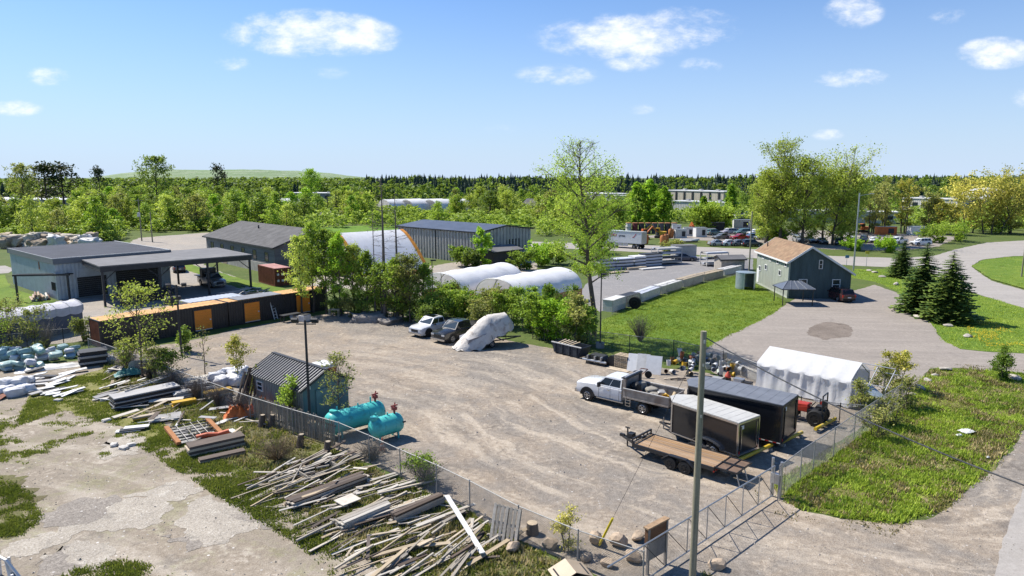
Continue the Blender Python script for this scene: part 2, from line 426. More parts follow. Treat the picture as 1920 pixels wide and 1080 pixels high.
TRK = radians(-127)   # stretch direction: gate to the back of the yard
G_FIELD = ground_mat('rough_field', (0.075, 0.11, 0.025), (0.12, 0.14, 0.04), (0.16, 0.16, 0.07), (0.04, 0.06, 0.017), tan_amt=.6, pale_amt=.35, dark_amt=.6, bump=.05)
G_YARD = ground_mat('yard_gravel', (0.31, 0.275, 0.235), (0.45, 0.36, 0.265), (0.60, 0.51, 0.40), (0.18, 0.155, 0.13),
                    streaks=((radians(-150), 0.07, 0.5, .35, (-10, 56, 22)),), ruts=((30, 62, .8, 3.0, .75, (4, 40, 20)), (19, 37, 1.0, 2.0, .7, (19, 27, 13)), (-30, 20, .6, 3.0, .5, (-8, 52, 20))),
                    tan_amt=.8, pale_amt=.45, dark_amt=.65, fine=.55, spots=.5, bump=.04, dim=.82)
G_LOT = ground_mat('bare_lot', (0.34, 0.29, 0.225), (0.41, 0.34, 0.26), (0.60, 0.53, 0.435), (0.23, 0.205, 0.175), streaks=((radians(20), 0.12, 0.6, .6, None),),
                   dim=.84, tan_amt=.7, pale_amt=.6, dark_amt=.6, fine=.5, spots=.8, bump=.03, weeds=(0.15, 0.16, 0.045), weeds_amt=.35)
G_SLAB = ground_mat('broken_concrete', (0.46, 0.41, 0.34), (0.56, 0.50, 0.41), (0.68, 0.63, 0.54), (0.28, 0.255, 0.22), tan_amt=.6, pale_amt=.7, dark_amt=.8, fine=.6, dim=.86, scale=3.0, spots=.5, bump=.03)
G_GREY = ground_mat('grey_gravel', (0.27, 0.24, 0.205), (0.34, 0.30, 0.255), (0.43, 0.385, 0.33), (0.18, 0.16, 0.14), fine=.6, spots=.8, scale=2.0, bump=.03)
G_ASPH = ground_mat('worn_asphalt', (0.345, 0.305, 0.265), (0.395, 0.345, 0.295), (0.45, 0.40, 0.345), (0.24, 0.215, 0.19), streaks=((radians(5), 0.06, 0.7, .45, None),),
                    dim=.86, tan_amt=.5, pale_amt=.35, dark_amt=.35, fine=.35, bump=.006)
G_ROAD = ground_mat('street_surface', (0.41, 0.38, 0.345), (0.44, 0.405, 0.36), (0.49, 0.455, 0.415), (0.31, 0.29, 0.27), streaks=((radians(-6), 0.02, 0.6, .5, None),), fine=.25, bump=.006, dim=.88)
G_PAVE = ground_mat('neighbour_paving', (0.30, 0.29, 0.285), (0.36, 0.34, 0.32), (0.44, 0.42, 0.40), (0.22, 0.215, 0.21), fine=.35, bump=.01, dim=.85)
G_LAWN = ground_mat('lawn_soil', (0.10, 0.17, 0.02), (0.18, 0.235, 0.03), (0.25, 0.26, 0.07), (0.055, 0.09, 0.015), tan_amt=.7, pale_amt=.30, dark_amt=.6, bump=.06)
G_VERGE = ground_mat('verge_soil', (0.12, 0.13, 0.03), (0.21, 0.18, 0.07), (0.36, 0.29, 0.18), (0.07, 0.07, 0.025), tan_amt=.8, pale_amt=.6, dark_amt=.6, bump=.06)
G_DIRTY = ground_mat('weedy_strip', (0.15, 0.13, 0.07), (0.14, 0.16, 0.035), (0.33, 0.27, 0.18), (0.075, 0.07, 0.04), tan_amt=.8, pale_amt=.5, dark_amt=.6, bump=.06)
G_CANO = ground_mat('work_yard_gravel', (0.34, 0.31, 0.27), (0.42, 0.36, 0.29), (0.48, 0.43, 0.37), (0.17, 0.16, 0.15), tan_amt=.7, fine=.4, spots=.5)
G_CROP = ground_mat('bright_field', (0.10, 0.19, 0.02), (0.14, 0.24, 0.03), (0.18, 0.26, 0.05), (0.06, 0.11, 0.015))

gm = MB().add([(-9000, -40, 0), (9000, -40, 0), (9000, 9000, 0), (-9000, 9000, 0)], [(0, 1, 2, 3)])
tag(gm.obj('ground', G_FIELD), kind='structure')

YARD = PX([(168, 668), (240, 655), (340, 642), (440, 618), (625, 586), (720, 582), (790, 600), (960, 640), (1030, 652), (1150, 676), (1250, 690), (1330, 700), (1420, 735), (1640, 768), (1600, 812),
           (1448, 908), (1462, 935), (1500, 958), (1590, 976), (1680, 986), (1760, 962), (1830, 908), (1885, 850), (1925, 795), (1960, 745), (2300, 700), (2300, 1500), (1180, 1500), (1180, 1100), (1085, 1062),
           (975, 1015), (881, 962), (751, 898), (640, 846), (470, 775), (330, 716), (230, 690)])
sheet('yard', YARD, 0.004, G_YARD, amp=.35, seed=1)
LOT = PX([(-500, 740), (-60, 700), (60, 690), (170, 672), (330, 722), (470, 782), (640, 856), (751, 908), (881, 972), (1010, 1050), (1100, 1120), (1180, 1500), (-900, 1500)])
sheet('vacant_lot', LOT, 0.004, G_LOT, amp=.3, seed=2)
WEEDY = PX([(190, 670), (330, 718), (470, 778), (640, 850), (751, 902), (881, 966), (1000, 1030), (1180, 1110), (1230, 1100), (1330, 1075), (1300, 1160), (900, 1230), (760, 1110), (640, 1020), (560, 955), (420, 870), (330, 800), (270, 760), (200, 710)])
sheet('weedy_strip', WEEDY, 0.008, G_DIRTY, amp=.6, seed=3)
SLABS = [PX([(100, 985), (170, 950), (290, 930), (330, 945), (300, 985), (190, 1000), (120, 1002)]), PX([(330, 985), (380, 935), (440, 950), (470, 985), (400, 1020), (340, 1010)]),
         PX([(70, 1040), (150, 1010), (210, 1015), (190, 1060), (110, 1075)]), PX([(185, 830), (240, 815), (280, 825), (270, 850), (200, 855)]),
         PX([(230, 930), (330, 905), (380, 920), (300, 945)]), PX([(0, 1035), (60, 1000), (150, 985), (120, 1010), (30, 1045)])]
for i, s_ in enumerate(SLABS): sheet('concrete_slab', s_, 0.012 + .0004 * i, G_SLAB, amp=.85, step=.12, seed=10 + i)
GRAV = [PX([(85, 970), (140, 940), (220, 935), (170, 975), (100, 985)]), PX([(60, 1055), (130, 1020), (150, 1065), (80, 1085)]), PX([(430, 965), (500, 965), (560, 1000), (500, 1000)]), PX([(310, 1000), (380, 1010), (360, 1030), (300, 1020)])]
for i, s_ in enumerate(GRAV): sheet('gravel_patch', s_, 0.016 + .0004 * i, G_GREY, amp=.7, step=.12, seed=20 + i)

DRIVE = PX([(1300, 668), (1345, 640), (1400, 614), (1450, 588), (1472, 570), (1500, 556), (1588, 548), (1640, 534), (1680, 548), (1700, 575), (1738, 598), (1768, 640), (1800, 655), (1850, 660), (2300, 678), (2300, 740), (1960, 706),
            (1880, 697), (1800, 690), (1745, 692), (1715, 728), (1690, 752), (1640, 742), (1420, 735), (1340, 700)])
sheet('driveway', DRIVE, 0.012, G_ASPH, amp=.25, seed=4)
sheet('dirt_patch', PX([(1512, 628), (1520, 612), (1548, 605), (1585, 608), (1602, 620), (1590, 632), (1545, 637)]), 0.016, ground_mat('dirt_patch', (.24, .20, .165), (.17, .14, .115), (.33, .28, .23), (.10, .085, .07), scale=3, dark_amt=.8, tan_amt=.9, fine=.4), amp=.5, step=.2, seed=41)
LAWN1 = PX([(1110, 645), (1130, 600), (1190, 575), (1260, 545), (1390, 515), (1420, 535), (1470, 565), (1470, 572), (1450, 589), (1400, 615), (1345, 641), (1300, 668), (1200, 668)])
sheet('lawn', LAWN1, 0.008, G_LAWN, amp=.2, seed=5)
LAWN2 = PX([(1590, 520), (1640, 528), (1690, 550), (1702, 575), (1738, 597), (1768, 640), (1800, 654), (1850, 659), (2100, 670), (2100, 600), (1920, 578), (1870, 562), (1800, 545), (1740, 515), (1700, 505), (1600, 505)])
sheet('lawn', LAWN2, 0.008, G_LAWN, amp=.25, seed=6)
VERGE = PX([(1455, 930), (1500, 955), (1590, 972), (1680, 982), (1760, 958), (1830, 905), (1885, 848), (1925, 793), (1960, 742), (2050, 720), (1960, 707), (1880, 698), (1800, 691), (1748, 694), (1715, 730), (1640, 800), (1545, 855), (1450, 905)])
sheet('verge', VERGE, 0.008, G_VERGE, amp=.35, seed=7)
ISLE = PX([(1822, 500), (1845, 488), (1900, 482), (2050, 480), (2050, 565), (1920, 542), (1860, 525)])
sheet('traffic_island', ISLE, 0.12, G_LAWN, amp=.2, seed=8)
ROADP = PX([(600, 450), (850, 452), (1000, 453), (1140, 458), (1290, 462), (1410, 467), (1560, 480), (1690, 484), (1750, 480), (1790, 468), (1850, 455), (2100, 440), (2100, 478), (1900, 480), (1840, 487), (1820, 500), (1858, 526), (1920, 544), (2100, 575),
              (2100, 605), (1920, 578), (1868, 562), (1800, 542), (1745, 512), (1690, 502), (1600, 498), (1410, 484), (1290, 477), (1140, 470), (1000, 463), (850, 460), (600, 457)])
sheet('street', ROADP, 0.012, G_ROAD, amp=.25, step=1.0, seed=9)
SIDE = PX([(1855, 1110), (1885, 1000), (1925, 900), (1990, 820), (2300, 760), (2500, 1400), (1840, 1400)])
sheet('side_road', SIDE, 0.012, G_ROAD, amp=.12, seed=19)
NEIGH = PX([(1085, 552), (1110, 520), (1165, 495), (1290, 480), (1412, 486), (1412, 506), (1385, 512), (1330, 520), (1250, 538), (1180, 566), (1125, 585), (1095, 570)])
sheet('neighbour_yard', NEIGH, 0.012, G_PAVE, amp=.2, seed=21)
PARK = PX([(1195, 445), (1290, 432), (1400, 428), (1600, 434), (1800, 444), (1760, 462), (1690, 470), (1560, 468), (1420, 456), (1300, 450)])
sheet('parking_area', PARK, 0.016, G_ASPH, amp=.5, step=1, seed=22)
sheet('equipment_yard', PX([(800, 500), (1000, 470), (1010, 500), (1000, 560), (820, 560), (640, 540), (560, 560), (600, 500), (700, 470)]), 0.006, G_CANO, amp=.6, seed=23)
sheet('work_yard', PX([(-60, 600), (30, 560), (110, 565), (295, 490), (330, 470), (400, 505), (470, 530), (520, 560), (470, 590), (180, 640), (150, 640), (-40, 660)]), 0.012, G_CANO, amp=.5, seed=24)
sheet('storage_lot', PX([(230, 462), (260, 446), (390, 436), (430, 440), (400, 470), (300, 486)]), 0.008, G_CANO, amp=.8, seed=25)
sheet('far_lane', PX([(-100, 503), (10, 498), (30, 505), (15, 512), (-100, 520)]), 0.012, G_ROAD, amp=.2, seed=26)
sheet('grass_strip', PX([(-60, 520), (10, 515), (20, 540), (110, 568), (60, 575), (-60, 580)]), 0.016, G_LAWN, amp=.3, seed=27)
sheet('grass_strip', PX([(330, 500), (345, 492), (480, 530), (560, 548), (600, 560), (520, 566), (470, 552), (420, 530)]), 0.016, G_LAWN, amp=.3, seed=28)
sheet('field', PX([(560, 436), (600, 426), (760, 420), (760, 430), (640, 437)]), 0.012, G_CROP, amp=.8, step=1.5, seed=29)
sheet('field', PX([(830, 422), (990, 414), (1000, 425), (850, 428)]), 0.012, G_CROP, amp=.8, step=1.5, seed=30)

# landfill hill far behind the wood
def make_hill():
    nx, ny = 90, 12; y0, y1 = 1350.0, 1800.0
    x0, x1 = PY(120, 330, 1500).x, PY(690, 330, 1500).x
    bm = MB(); rows = []
    for j in range(ny):
        t = j / (ny - 1); row = []
        for i in range(nx):
            s = i / (nx - 1); x = x0 - 40 + (x1 - x0 + 80) * s
            prof = min(1, s / .30) ** .8 * (1.0 if s < .62 else max(0, 1 - ((s - .62) / .38) ** 1.3))
            h = 31.5 * prof * min(1, t / .35) + 1.6 * noise.noise((x * .02, t * 5, 0)) * prof + 1.0 * noise.noise((x * .08, t * 9, 3)) * prof
            row.append((x, y0 + (y1 - y0) * t, h - 0.5))
        rows.append(row)
    bm.loft(rows, cap=False, closed=False)
    m = ground_mat('hill_grass', (0.16, 0.235, 0.11), (0.22, 0.28, 0.16), (0.33, 0.36, 0.27), (0.11, 0.17, 0.08), scale=.06, streaks=((0, .01, .05, .6, None),), bump=.5)
    tag(bm.obj('hill', m, smooth=True), kind='structure')
make_hill()

# low grass as blades (uncountable), one object for each lawn
def tufts(name, label, poly, n, h=(0.06, 0.16), m=None, clump=0.5, seed=1, blades=5, spread=0.09, holes=0.0, maxy=None):
    rr = random.Random(seed); xs = [p[0] for p in poly]; ys = [p[1] for p in poly]
    vs, fs = [], []
    k = 0; tries = 0
    while k < n and tries < n * 14:
        tries += 1
        x, y = rr.uniform(min(xs), max(xs)), rr.uniform(min(ys), max(ys))
        if maxy and y > maxy: continue
        if not inside((x, y), poly): continue
        w = noise.noise((x * .5 + seed, y * .5, 0.3)) * .6 + noise.noise((x * 1.7, y * 1.7, seed)) * .4
        if w < holes - 0.5 + rr.uniform(-.25, .25) * clump: continue
        k += 1; hh = rr.uniform(*h) * (1 + .7 * w)
        for b in range(blades):
            a = rr.uniform(0, 2 * pi); ox, oy = x + rr.gauss(0, spread), y + rr.gauss(0, spread)
            wd = rr.uniform(.012, .03) + hh * .10; lx, ly = cos(a) * hh * rr.uniform(.15, .7), sin(a) * hh * rr.uniform(.15, .7)
            o = len(vs)
            vs += [(ox - sin(a) * wd, oy + cos(a) * wd, 0.008), (ox + sin(a) * wd, oy - cos(a) * wd, 0.008), (ox + lx, oy + ly, 0.008 + hh)]
            fs.append((o, o + 1, o + 2))
    mb = MB(); mb.v = vs; mb.f = fs
    return tag(mb.obj(name, m), label, 'grass', kind='stuff')
GRASS_A = leaf_mat('grass_blades', (0.05, 0.10, 0.01), (0.25, 0.32, 0.04), spread=.42, trans=.35, gain=1.4, big=.3)
GRASS_B = leaf_mat('dry_weeds', (0.13, 0.11, 0.04), (0.42, 0.33, 0.17), spread=.35, trans=.2, gain=1.1, big=.35)
GRASS_C = leaf_mat('green_weeds', (0.07, 0.095, 0.018), (0.22, 0.23, 0.05), spread=.4, trans=.3, gain=1.15, big=.35)
tufts('lawn_grass', 'short bright green grass beside the timber-clad house', LAWN1, 13000, (.05, .14), GRASS_A, seed=1, blades=4, spread=.12)
tufts('lawn_grass', 'short green grass round the spruces by the road', [Vector((min(p.x, 75), p.y, 0)) for p in LAWN2], 9000, (.05, .14), GRASS_A, seed=2, blades=4, spread=.14)
tufts('verge_grass', 'long uneven grass outside the gate fence', VERGE, 13000, (.06, .24), GRASS_A, seed=3, blades=5, holes=.46)
tufts('verge_short_grass', 'short green undergrowth between the taller verge tufts', VERGE, 9000, (.03, .09), GRASS_A, seed=15, blades=4, spread=.12)
VC = sum((Vector(p) for p in VERGE), Vector()) / len(VERGE)
tufts('verge_edge_weeds', 'thin dry weeds spreading from the verge into the gravel', [VC + (Vector(p) - VC) * 1.09 for p in VERGE], 2200, (.03, .10), GRASS_B, seed=16, blades=4, holes=.55)
tufts('verge_dry_grass', 'dry straw-coloured weeds in the verge outside the fence', VERGE, 5200, (.06, .24), GRASS_B, seed=14, blades=5, holes=.5)
tufts('fence_weeds', 'weeds and dry stalks along the yard fence', WEEDY, 5200, (.06, .22), GRASS_B, seed=5, blades=5, holes=.25)
tufts('fence_grass', 'green grass tufts between the lumber and the fence', WEEDY, 4200, (.05, .18), GRASS_C, seed=6, blades=5, holes=.45)
LOTG = PX([(-60, 900), (10, 895), (60, 930), (75, 975), (40, 1005), (-80, 1015)])
sheet('grass_patch', LOTG, 0.012, G_DIRTY, amp=1.3, step=.2, seed=31)
tufts('lot_grass', 'green grass at the left edge of the vacant lot', LOTG, 2600, (.04, .12), GRASS_C, seed=7, holes=.42)
LOTG2 = PX([(70, 1100), (160, 1062), (230, 1050), (300, 1065), (345, 1085), (330, 1130), (60, 1140)])
tufts('lot_grass', 'grass patch on the vacant lot at the bottom edge', LOTG2, 1400, (.04, .12), GRASS_C, seed=8, holes=.4)
LOTG3 = PX([(30, 800), (60, 735), (200, 690), (250, 690), (215, 735), (300, 790), (330, 820), (300, 840), (230, 800), (120, 770)])
sheet('grass_patch', LOTG3, 0.012, ground_mat('thin_grass', (0.19, 0.19, 0.055), (0.27, 0.25, 0.09), (0.36, 0.31, 0.20), (0.10, 0.13, 0.02), tan_amt=.6, pale_amt=.6, dark_amt=.6, scale=2), amp=.6, step=.4, seed=33)
tufts('lot_grass', 'thin yellow-green grass beside the bagged bales', LOTG3, 5200, (.05, .13), GRASS_C, seed=9, holes=.35)
LOTG4 = PX([(250, 830), (330, 810), (460, 890), (560, 960), (640, 1030), (720, 1090), (640, 1100), (560, 1020), (440, 950), (330, 880)])
tufts('lot_grass', 'grass strip between the bare lot and the lumber', LOTG4, 4200, (.05, .15), GRASS_C, seed=11, holes=.3)
tufts('lot_grass', 'scattered weeds over the far end of the vacant lot', PX([(-80, 790), (60, 760), (250, 800), (300, 850), (180, 860), (-60, 880)]), 1800, (.04, .1), GRASS_C, seed=12, holes=.62)
tufts('island_grass', 'green grass on the traffic island', [Vector((p.x, p.y, 0)) for p in ISLE], 1800, (.15, .25), GRASS_A, seed=13, blades=4, spread=.25)
def pebbles(label, poly, n, seed, col):
    rr = random.Random(seed); xs = [p[0] for p in poly]; ys = [p[1] for p in poly]; V, F = [], []; k = 0
    while k < n:
        y = min(ys) + (max(ys) - min(ys)) * rr.random() ** 1.6; x = rr.uniform(min(xs), max(xs))
        if not inside((x, y), poly) or noise.noise((x * .4, y * .4, seed)) < rr.uniform(-.5, .2): continue
        k += 1; s = rr.uniform(.012, .045) * (2.0 if rr.random() < .04 else 1); o = len(V); a = rr.uniform(0, 6.28)
        for j in range(5): V.append((x + s * cos(a + j * 1.257) * rr.uniform(.7, 1.2), y + s * sin(a + j * 1.257) * rr.uniform(.7, 1.2), .006))
        V.append((x + rr.uniform(-.3, .3) * s, y + rr.uniform(-.3, .3) * s, .006 + s * rr.uniform(.6, 1.1))); F += [(o + j, o + (j + 1) % 5, o + 5) for j in range(5)]
    mb = MB(); mb.v = V; mb.f = F; m = leaf_mat('loose_stone_%d' % seed, tuple(c * .45 for c in col), col, spread=.2, trans=0.0, gain=1.0)
    tag(mb.obj('loose_stones', m), label, 'stones', kind='stuff')
pebbles('loose stones scattered over the gravel yard', [p for p in YARD], 7000, 61, (.42, .37, .32)); pebbles('loose stones scattered over the vacant lot', LOT, 4000, 62, (.46, .41, .35))
def dandelions():
    rr = random.Random(3); mb = MB(); poly = PX([(1800, 600), (1850, 600), (1900, 625), (1920, 650), (1850, 652), (1820, 630)]); xs = [p.x for p in poly]; ys = [p.y for p in poly]
    k = 0
    while k < 420:
        x, y = rr.uniform(min(xs), max(xs)), rr.uniform(min(ys), max(ys))
        if not inside((x, y), poly) or noise.noise((x * .4, y * .4, 5)) < rr.uniform(-.3, .2): continue
        k += 1; mb.lathe([(.005, .0), (.055, .02), (.05, .04)], 5, Matrix.Translation((x, y, .12)))
    tag(mb.obj('dandelions', mat('dandelion_yellow', (.75, .55, .02), var=.2)), 'yellow dandelion flowers in the lawn by the driveway', 'flowers', kind='stuff')
dandelions()
# ------------------------------------------------------------------ shared surfaces for buildings and things
def tiled(base, n): return base
BLACKM = mat('black_steel', (.022, .023, .026), .45, .0, .3, 2, rnd=.0, spec=.5)
DARKM = mat('dark_frame', (.035, .037, .042), .55, 0, .3, 2)
GALV = mat('galvanised', (.48, .49, .50), .42, .75, .15, 5)
ORANGE = mat('orange_door', (.92, .30, .03), .5, 0, .12, 2, streak=(1, 1, 6))
ORROOF = mat('orange_roof', (.66, .36, .12), .7, 0, .25, 1.2, stain=(.38, .20, .10), stain_amt=.6)
GREYROOF = mat('grey_roof', (.24, .245, .26), .6, .1, .2, 1)
WHITE = mat('white_paint', (.78, .78, .76), .5, 0, .08, 3)
OFFW = mat('off_white', (.66, .65, .62), .6, 0, .15, 3)
RUST = mat('rusty_steel', (.20, .065, .035), .75, .2, .35, 2.5, stain=(.09, .035, .025), stain_amt=.8, bump=.004)
WOODG = mat('weathered_wood', (.46, .41, .34), .85, 0, .25, 3, rnd=.30, grain=(1.0, 14, 14))
WOODT = mat('tan_wood', (.54, .44, .31), .8, 0, .25, 3, rnd=.25, grain=(1.0, 14, 14))
WOODD = mat('dark_wood', (.12, .09, .07), .85, 0, .3, 3, rnd=.3, grain=(1.0, 14, 14))
BLUEG = mat('blue_grey_siding', (.46, .52, .56), .6, .1, .12, 1.2, stain=(.30, .33, .35), stain_amt=.5)
GREYM = mat('grey_metal_siding', (.46, .45, .43), .5, .25, .15, 1.0, stain=(.27, .27, .27), stain_amt=.4)
TAR = mat('dark_flat_roof', (.05, .056, .075), .9, 0, .25, .5, stain=(.085, .09, .105), stain_amt=.6, stain_scale=.3, bump=.01)
SHING = mat('dark_shingles', (.105, .102, .10), .9, 0, .3, .7, bump=.02, bscale=14, stain=(.16, .155, .15), stain_amt=.6)
CANVR = mat('canopy_roof', (.17, .168, .17), .8, 0, .2, .6, stain=(.25, .245, .24), stain_amt=.6, stain_scale=.2)
FABRIC = mat('white_fabric', (.97, .97, .97), .55, 0, .06, 1.2, stain=(.72, .71, .69), stain_amt=.5, stain_scale=.5, bump=.02, bscale=1.5, translucent=.2)
PANE = glass_mat('dark_glass')
PALEW = mat('pale_cladding', (.55, .54, .51), .6, 0, .1, .5)
CONC = mat('concrete', (.43, .41, .38), .85, 0, .2, 1.2, stain=(.30, .29, .27), stain_amt=.5, bump=.01)

def corr(mb, a, b, z0, z1, pitch=.25, d=.04, M=None, top=None):
    """ribbed sheet metal wall from a to b; top(t) gives a sloping upper edge"""
    a, b = Vector(a).to_2d(), Vector(b).to_2d(); L = (b - a).length; u = (b - a) / L; n = Vector((u.y, -u.x))
    k = max(1, round(L / pitch)); vs = []; prof = ((0, 0), (.3, 0), (.4, 1), (.8, 1), (.9, 0))
    for i in range(k):
        for (s, h) in prof: vs.append(((i + s) / k, h))
    vs.append((1.0, 0))
    low, up = [], []
    for (t, h) in vs:
        p = a + u * (t * L) + n * (h * d); zt = top(t) if top else z1
        low.append((p.x, p.y, z0)); up.append((p.x, p.y, zt))
    mb.loft([low, up], M, cap=False, closed=False); return mb
def window(parent, c, w, h, nx, ny, frame_m, bars=1, depth=.06, pane=None):
    """framed window on a wall: c centre, (nx, ny) outward normal; frame > pane"""
    n = Vector((nx, ny, 0)).normalized(); t = Vector((-n.y, n.x, 0)); c = Vector(c)
    M = Matrix(((t.x, n.x, 0, c.x), (t.y, n.y, 0, c.y), (0, 0, 1, c.z), (0, 0, 0, 1)))
    mb = MB(); e = .09
    mb.box((-w / 2, .02, 0), (e, depth, h + e), M); mb.box((w / 2, .02, 0), (e, depth, h + e), M)
    mb.box((0, .02, h / 2), (w - e, depth, e), M); mb.box((0, .02, -h / 2), (w - e, depth, e), M)
    if bars: mb.box((0, .018, 0), (w - e, depth * .7, e * .7), M)
    fr = mb.obj('window', frame_m, parent)
    g = MB().box((0, .008, 0), (w - .02, .012, h - .02), M); g.obj('pane', pane or PANE, fr)
    return fr

# ------------------------------------------------------------------ shipping containers
def container(name, label, A, B, L=12.19, W=2.44, Hh=2.6, sides=BLACKM, roof=ORROOF, ends=None, doors=(), group=None, cat='container'):
    """A near-left ground corner, B a point along the near long side"""
    t = thing(name, label, cat, A, ang(A, B), group)
    for (a_, b_) in (((0.12, .04), (L - .12, .04)), ((L - .12, W - .04), (.12, W - .04))): corr(MB(), a_, b_, .18, Hh - .12, .28, .036).obj('side_panel', sides, t)
    corr(MB(), (.04, W - .12), (.04, .12), .18, Hh - .12, .28, .036).obj('end_panel', ends or sides, t); corr(MB(), (L - .04, .12), (L - .04, W - .12), .18, Hh - .12, .28, .036).obj('end_panel', ends or sides, t)
    f = MB()
    for x in (.06, L - .06):
        for y in (.06, W - .06): f.box((x, y, Hh / 2), (.12, .12, Hh))
    for y in (.05, W - .05):
        f.box((L / 2, y, .1), (L - .24, .10, .16)); f.box((L / 2, y, Hh - .07), (L - .24, .1, .12))
    for x in (.05, L - .05):
        f.box((x, W / 2, .1), (.1, W - .24, .16)); f.box((x, W / 2, Hh - .07), (.1, W - .24, .12))
    f.obj('corner_frame', sides, t)
    r = MB(); k = int(L / .5)
    for i in range(k):
        x0, x1 = .1 + (L - .2) * i / k, .1 + (L - .2) * (i + 1) / k; m_ = (x0 + x1) / 2
        r.slab([(x0, .02, Hh + .002), (m_, .02, Hh + .03), (m_, W - .02, Hh + .03), (x0, W - .02, Hh + .002)], .03)
        r.slab([(m_, .02, Hh + .03), (x1, .02, Hh + .002), (x1, W - .02, Hh + .002), (m_, W - .02, Hh + .03)], .03)
    r.obj('roof', roof, t)
    for (x, w, h) in doors:
        d = MB(); ns = 14
        for i in range(ns):
            z0 = .22 + h * i / ns
            d.box((x, -.02 - (.012 if i % 2 else 0), z0 + h / ns / 2), (w, .05, h / ns - .012))
        do = d.obj('roll_up_door', ORANGE, t)
        MB().box((x, -.05, .19), (w, .07, .07)).obj('bottom_bar', OFFW, do)
        MB().box((x + w * .42, -.075, 1.15), (.12, .05, .14)).obj('handle', WHITE, do)
        fr = MB(); fr.box((x - w / 2 - .05, -.03, .2 + h / 2), (.08, .08, h + .1)); fr.box((x + w / 2 + .05, -.03, .2 + h / 2), (.08, .08, h + .1)); fr.box((x, -.03, h + .27), (w + .18, .08, .1))
        fr.obj('door_frame', BLACKM, do)
    return t
CA, CB = P(190, 655), P(620, 579.5); CD = (CB - CA).normalized(); CN = Vector((-CD.y, CD.x, 0))
container('storage_container', 'black storage container with rusty orange end and orange roof', CA, CB, doors=((9.55, 1.75, 2.0),), ends=RUST)
C2 = CA + CD * 12.32
ct2 = container('storage_container', 'black storage container with two orange roll-up doors and a ladder', C2, CB, doors=((2.6, 1.75, 2.0), (8.9, 1.75, 2.0)), roof=ORROOF)
MB().box((3.7, 1.22, 2.66), (5.2, 2.3, .03)).obj('roof_patch', GREYROOF, ct2)
PBLUE = mat('pale_blue_roof', (.44, .47, .52), .5, .1, .12, .8)
C3 = CA + CD * 9.6 + CN * 2.75
container('storage_container', 'pale blue-roofed container behind the black containers', C3, C3 + CD, L=6.06, sides=GREYM, roof=PBLUE)
RC = P(519, 538.5); RB = P(485, 528.5)
rb_ = container('storage_container', 'rusty red container standing on grass by the long building', RB, RC, L=6.06, sides=RUST, roof=mat('pink_roof', (.50, .24, .20), .7, 0, .25, 1.5, stain=(.6, .5, .48), stain_amt=.6), ends=RUST)
for i in range(6):
    MB().box((6.10, .5 + .7 * (i % 3), .8 + .9 * (i // 3)), (.03, .36, .30)).obj('placard', OFFW if i % 2 else WHITE, rb_)
for i in range(4): MB().tube((6.13, .35 + .58 * i, .3), (6.13, .35 + .58 * i, 2.4), .03).obj('lock_bar', RUST, rb_)

# ladder against the container, bench and drums in front of it
def ladder(name, label, a, b, w=.42, n=9, m=None, group=None):
    a, b = Vector(a), Vector(b); t = thing(name, label, 'ladder', a, 0, group); d = b - a
    side = Vector((-d.y, d.x, 0)); side = (side.normalized() if side.length > .05 else Vector((1, 0, 0))) * w / 2
    for s in (-1, 1): MB().beam(side * s, d + side * s, .04, .09).obj('rail', m, t)
    for i in range(n): MB().beam(d * ((i + .6) / n) - side, d * ((i + .6) / n) + side, .045, .045).obj('rung', m, t)
    return t
lp = P(514, 599); up_ = CD * 0.0 + CN * .55
ladder('ladder', 'aluminium extension ladder leaning on the black container', lp + CN * -.1 + CD * .2, lp + CN * .55 + Vector((0, 0, 2.55)), w=.5, n=8, m=WHITE)

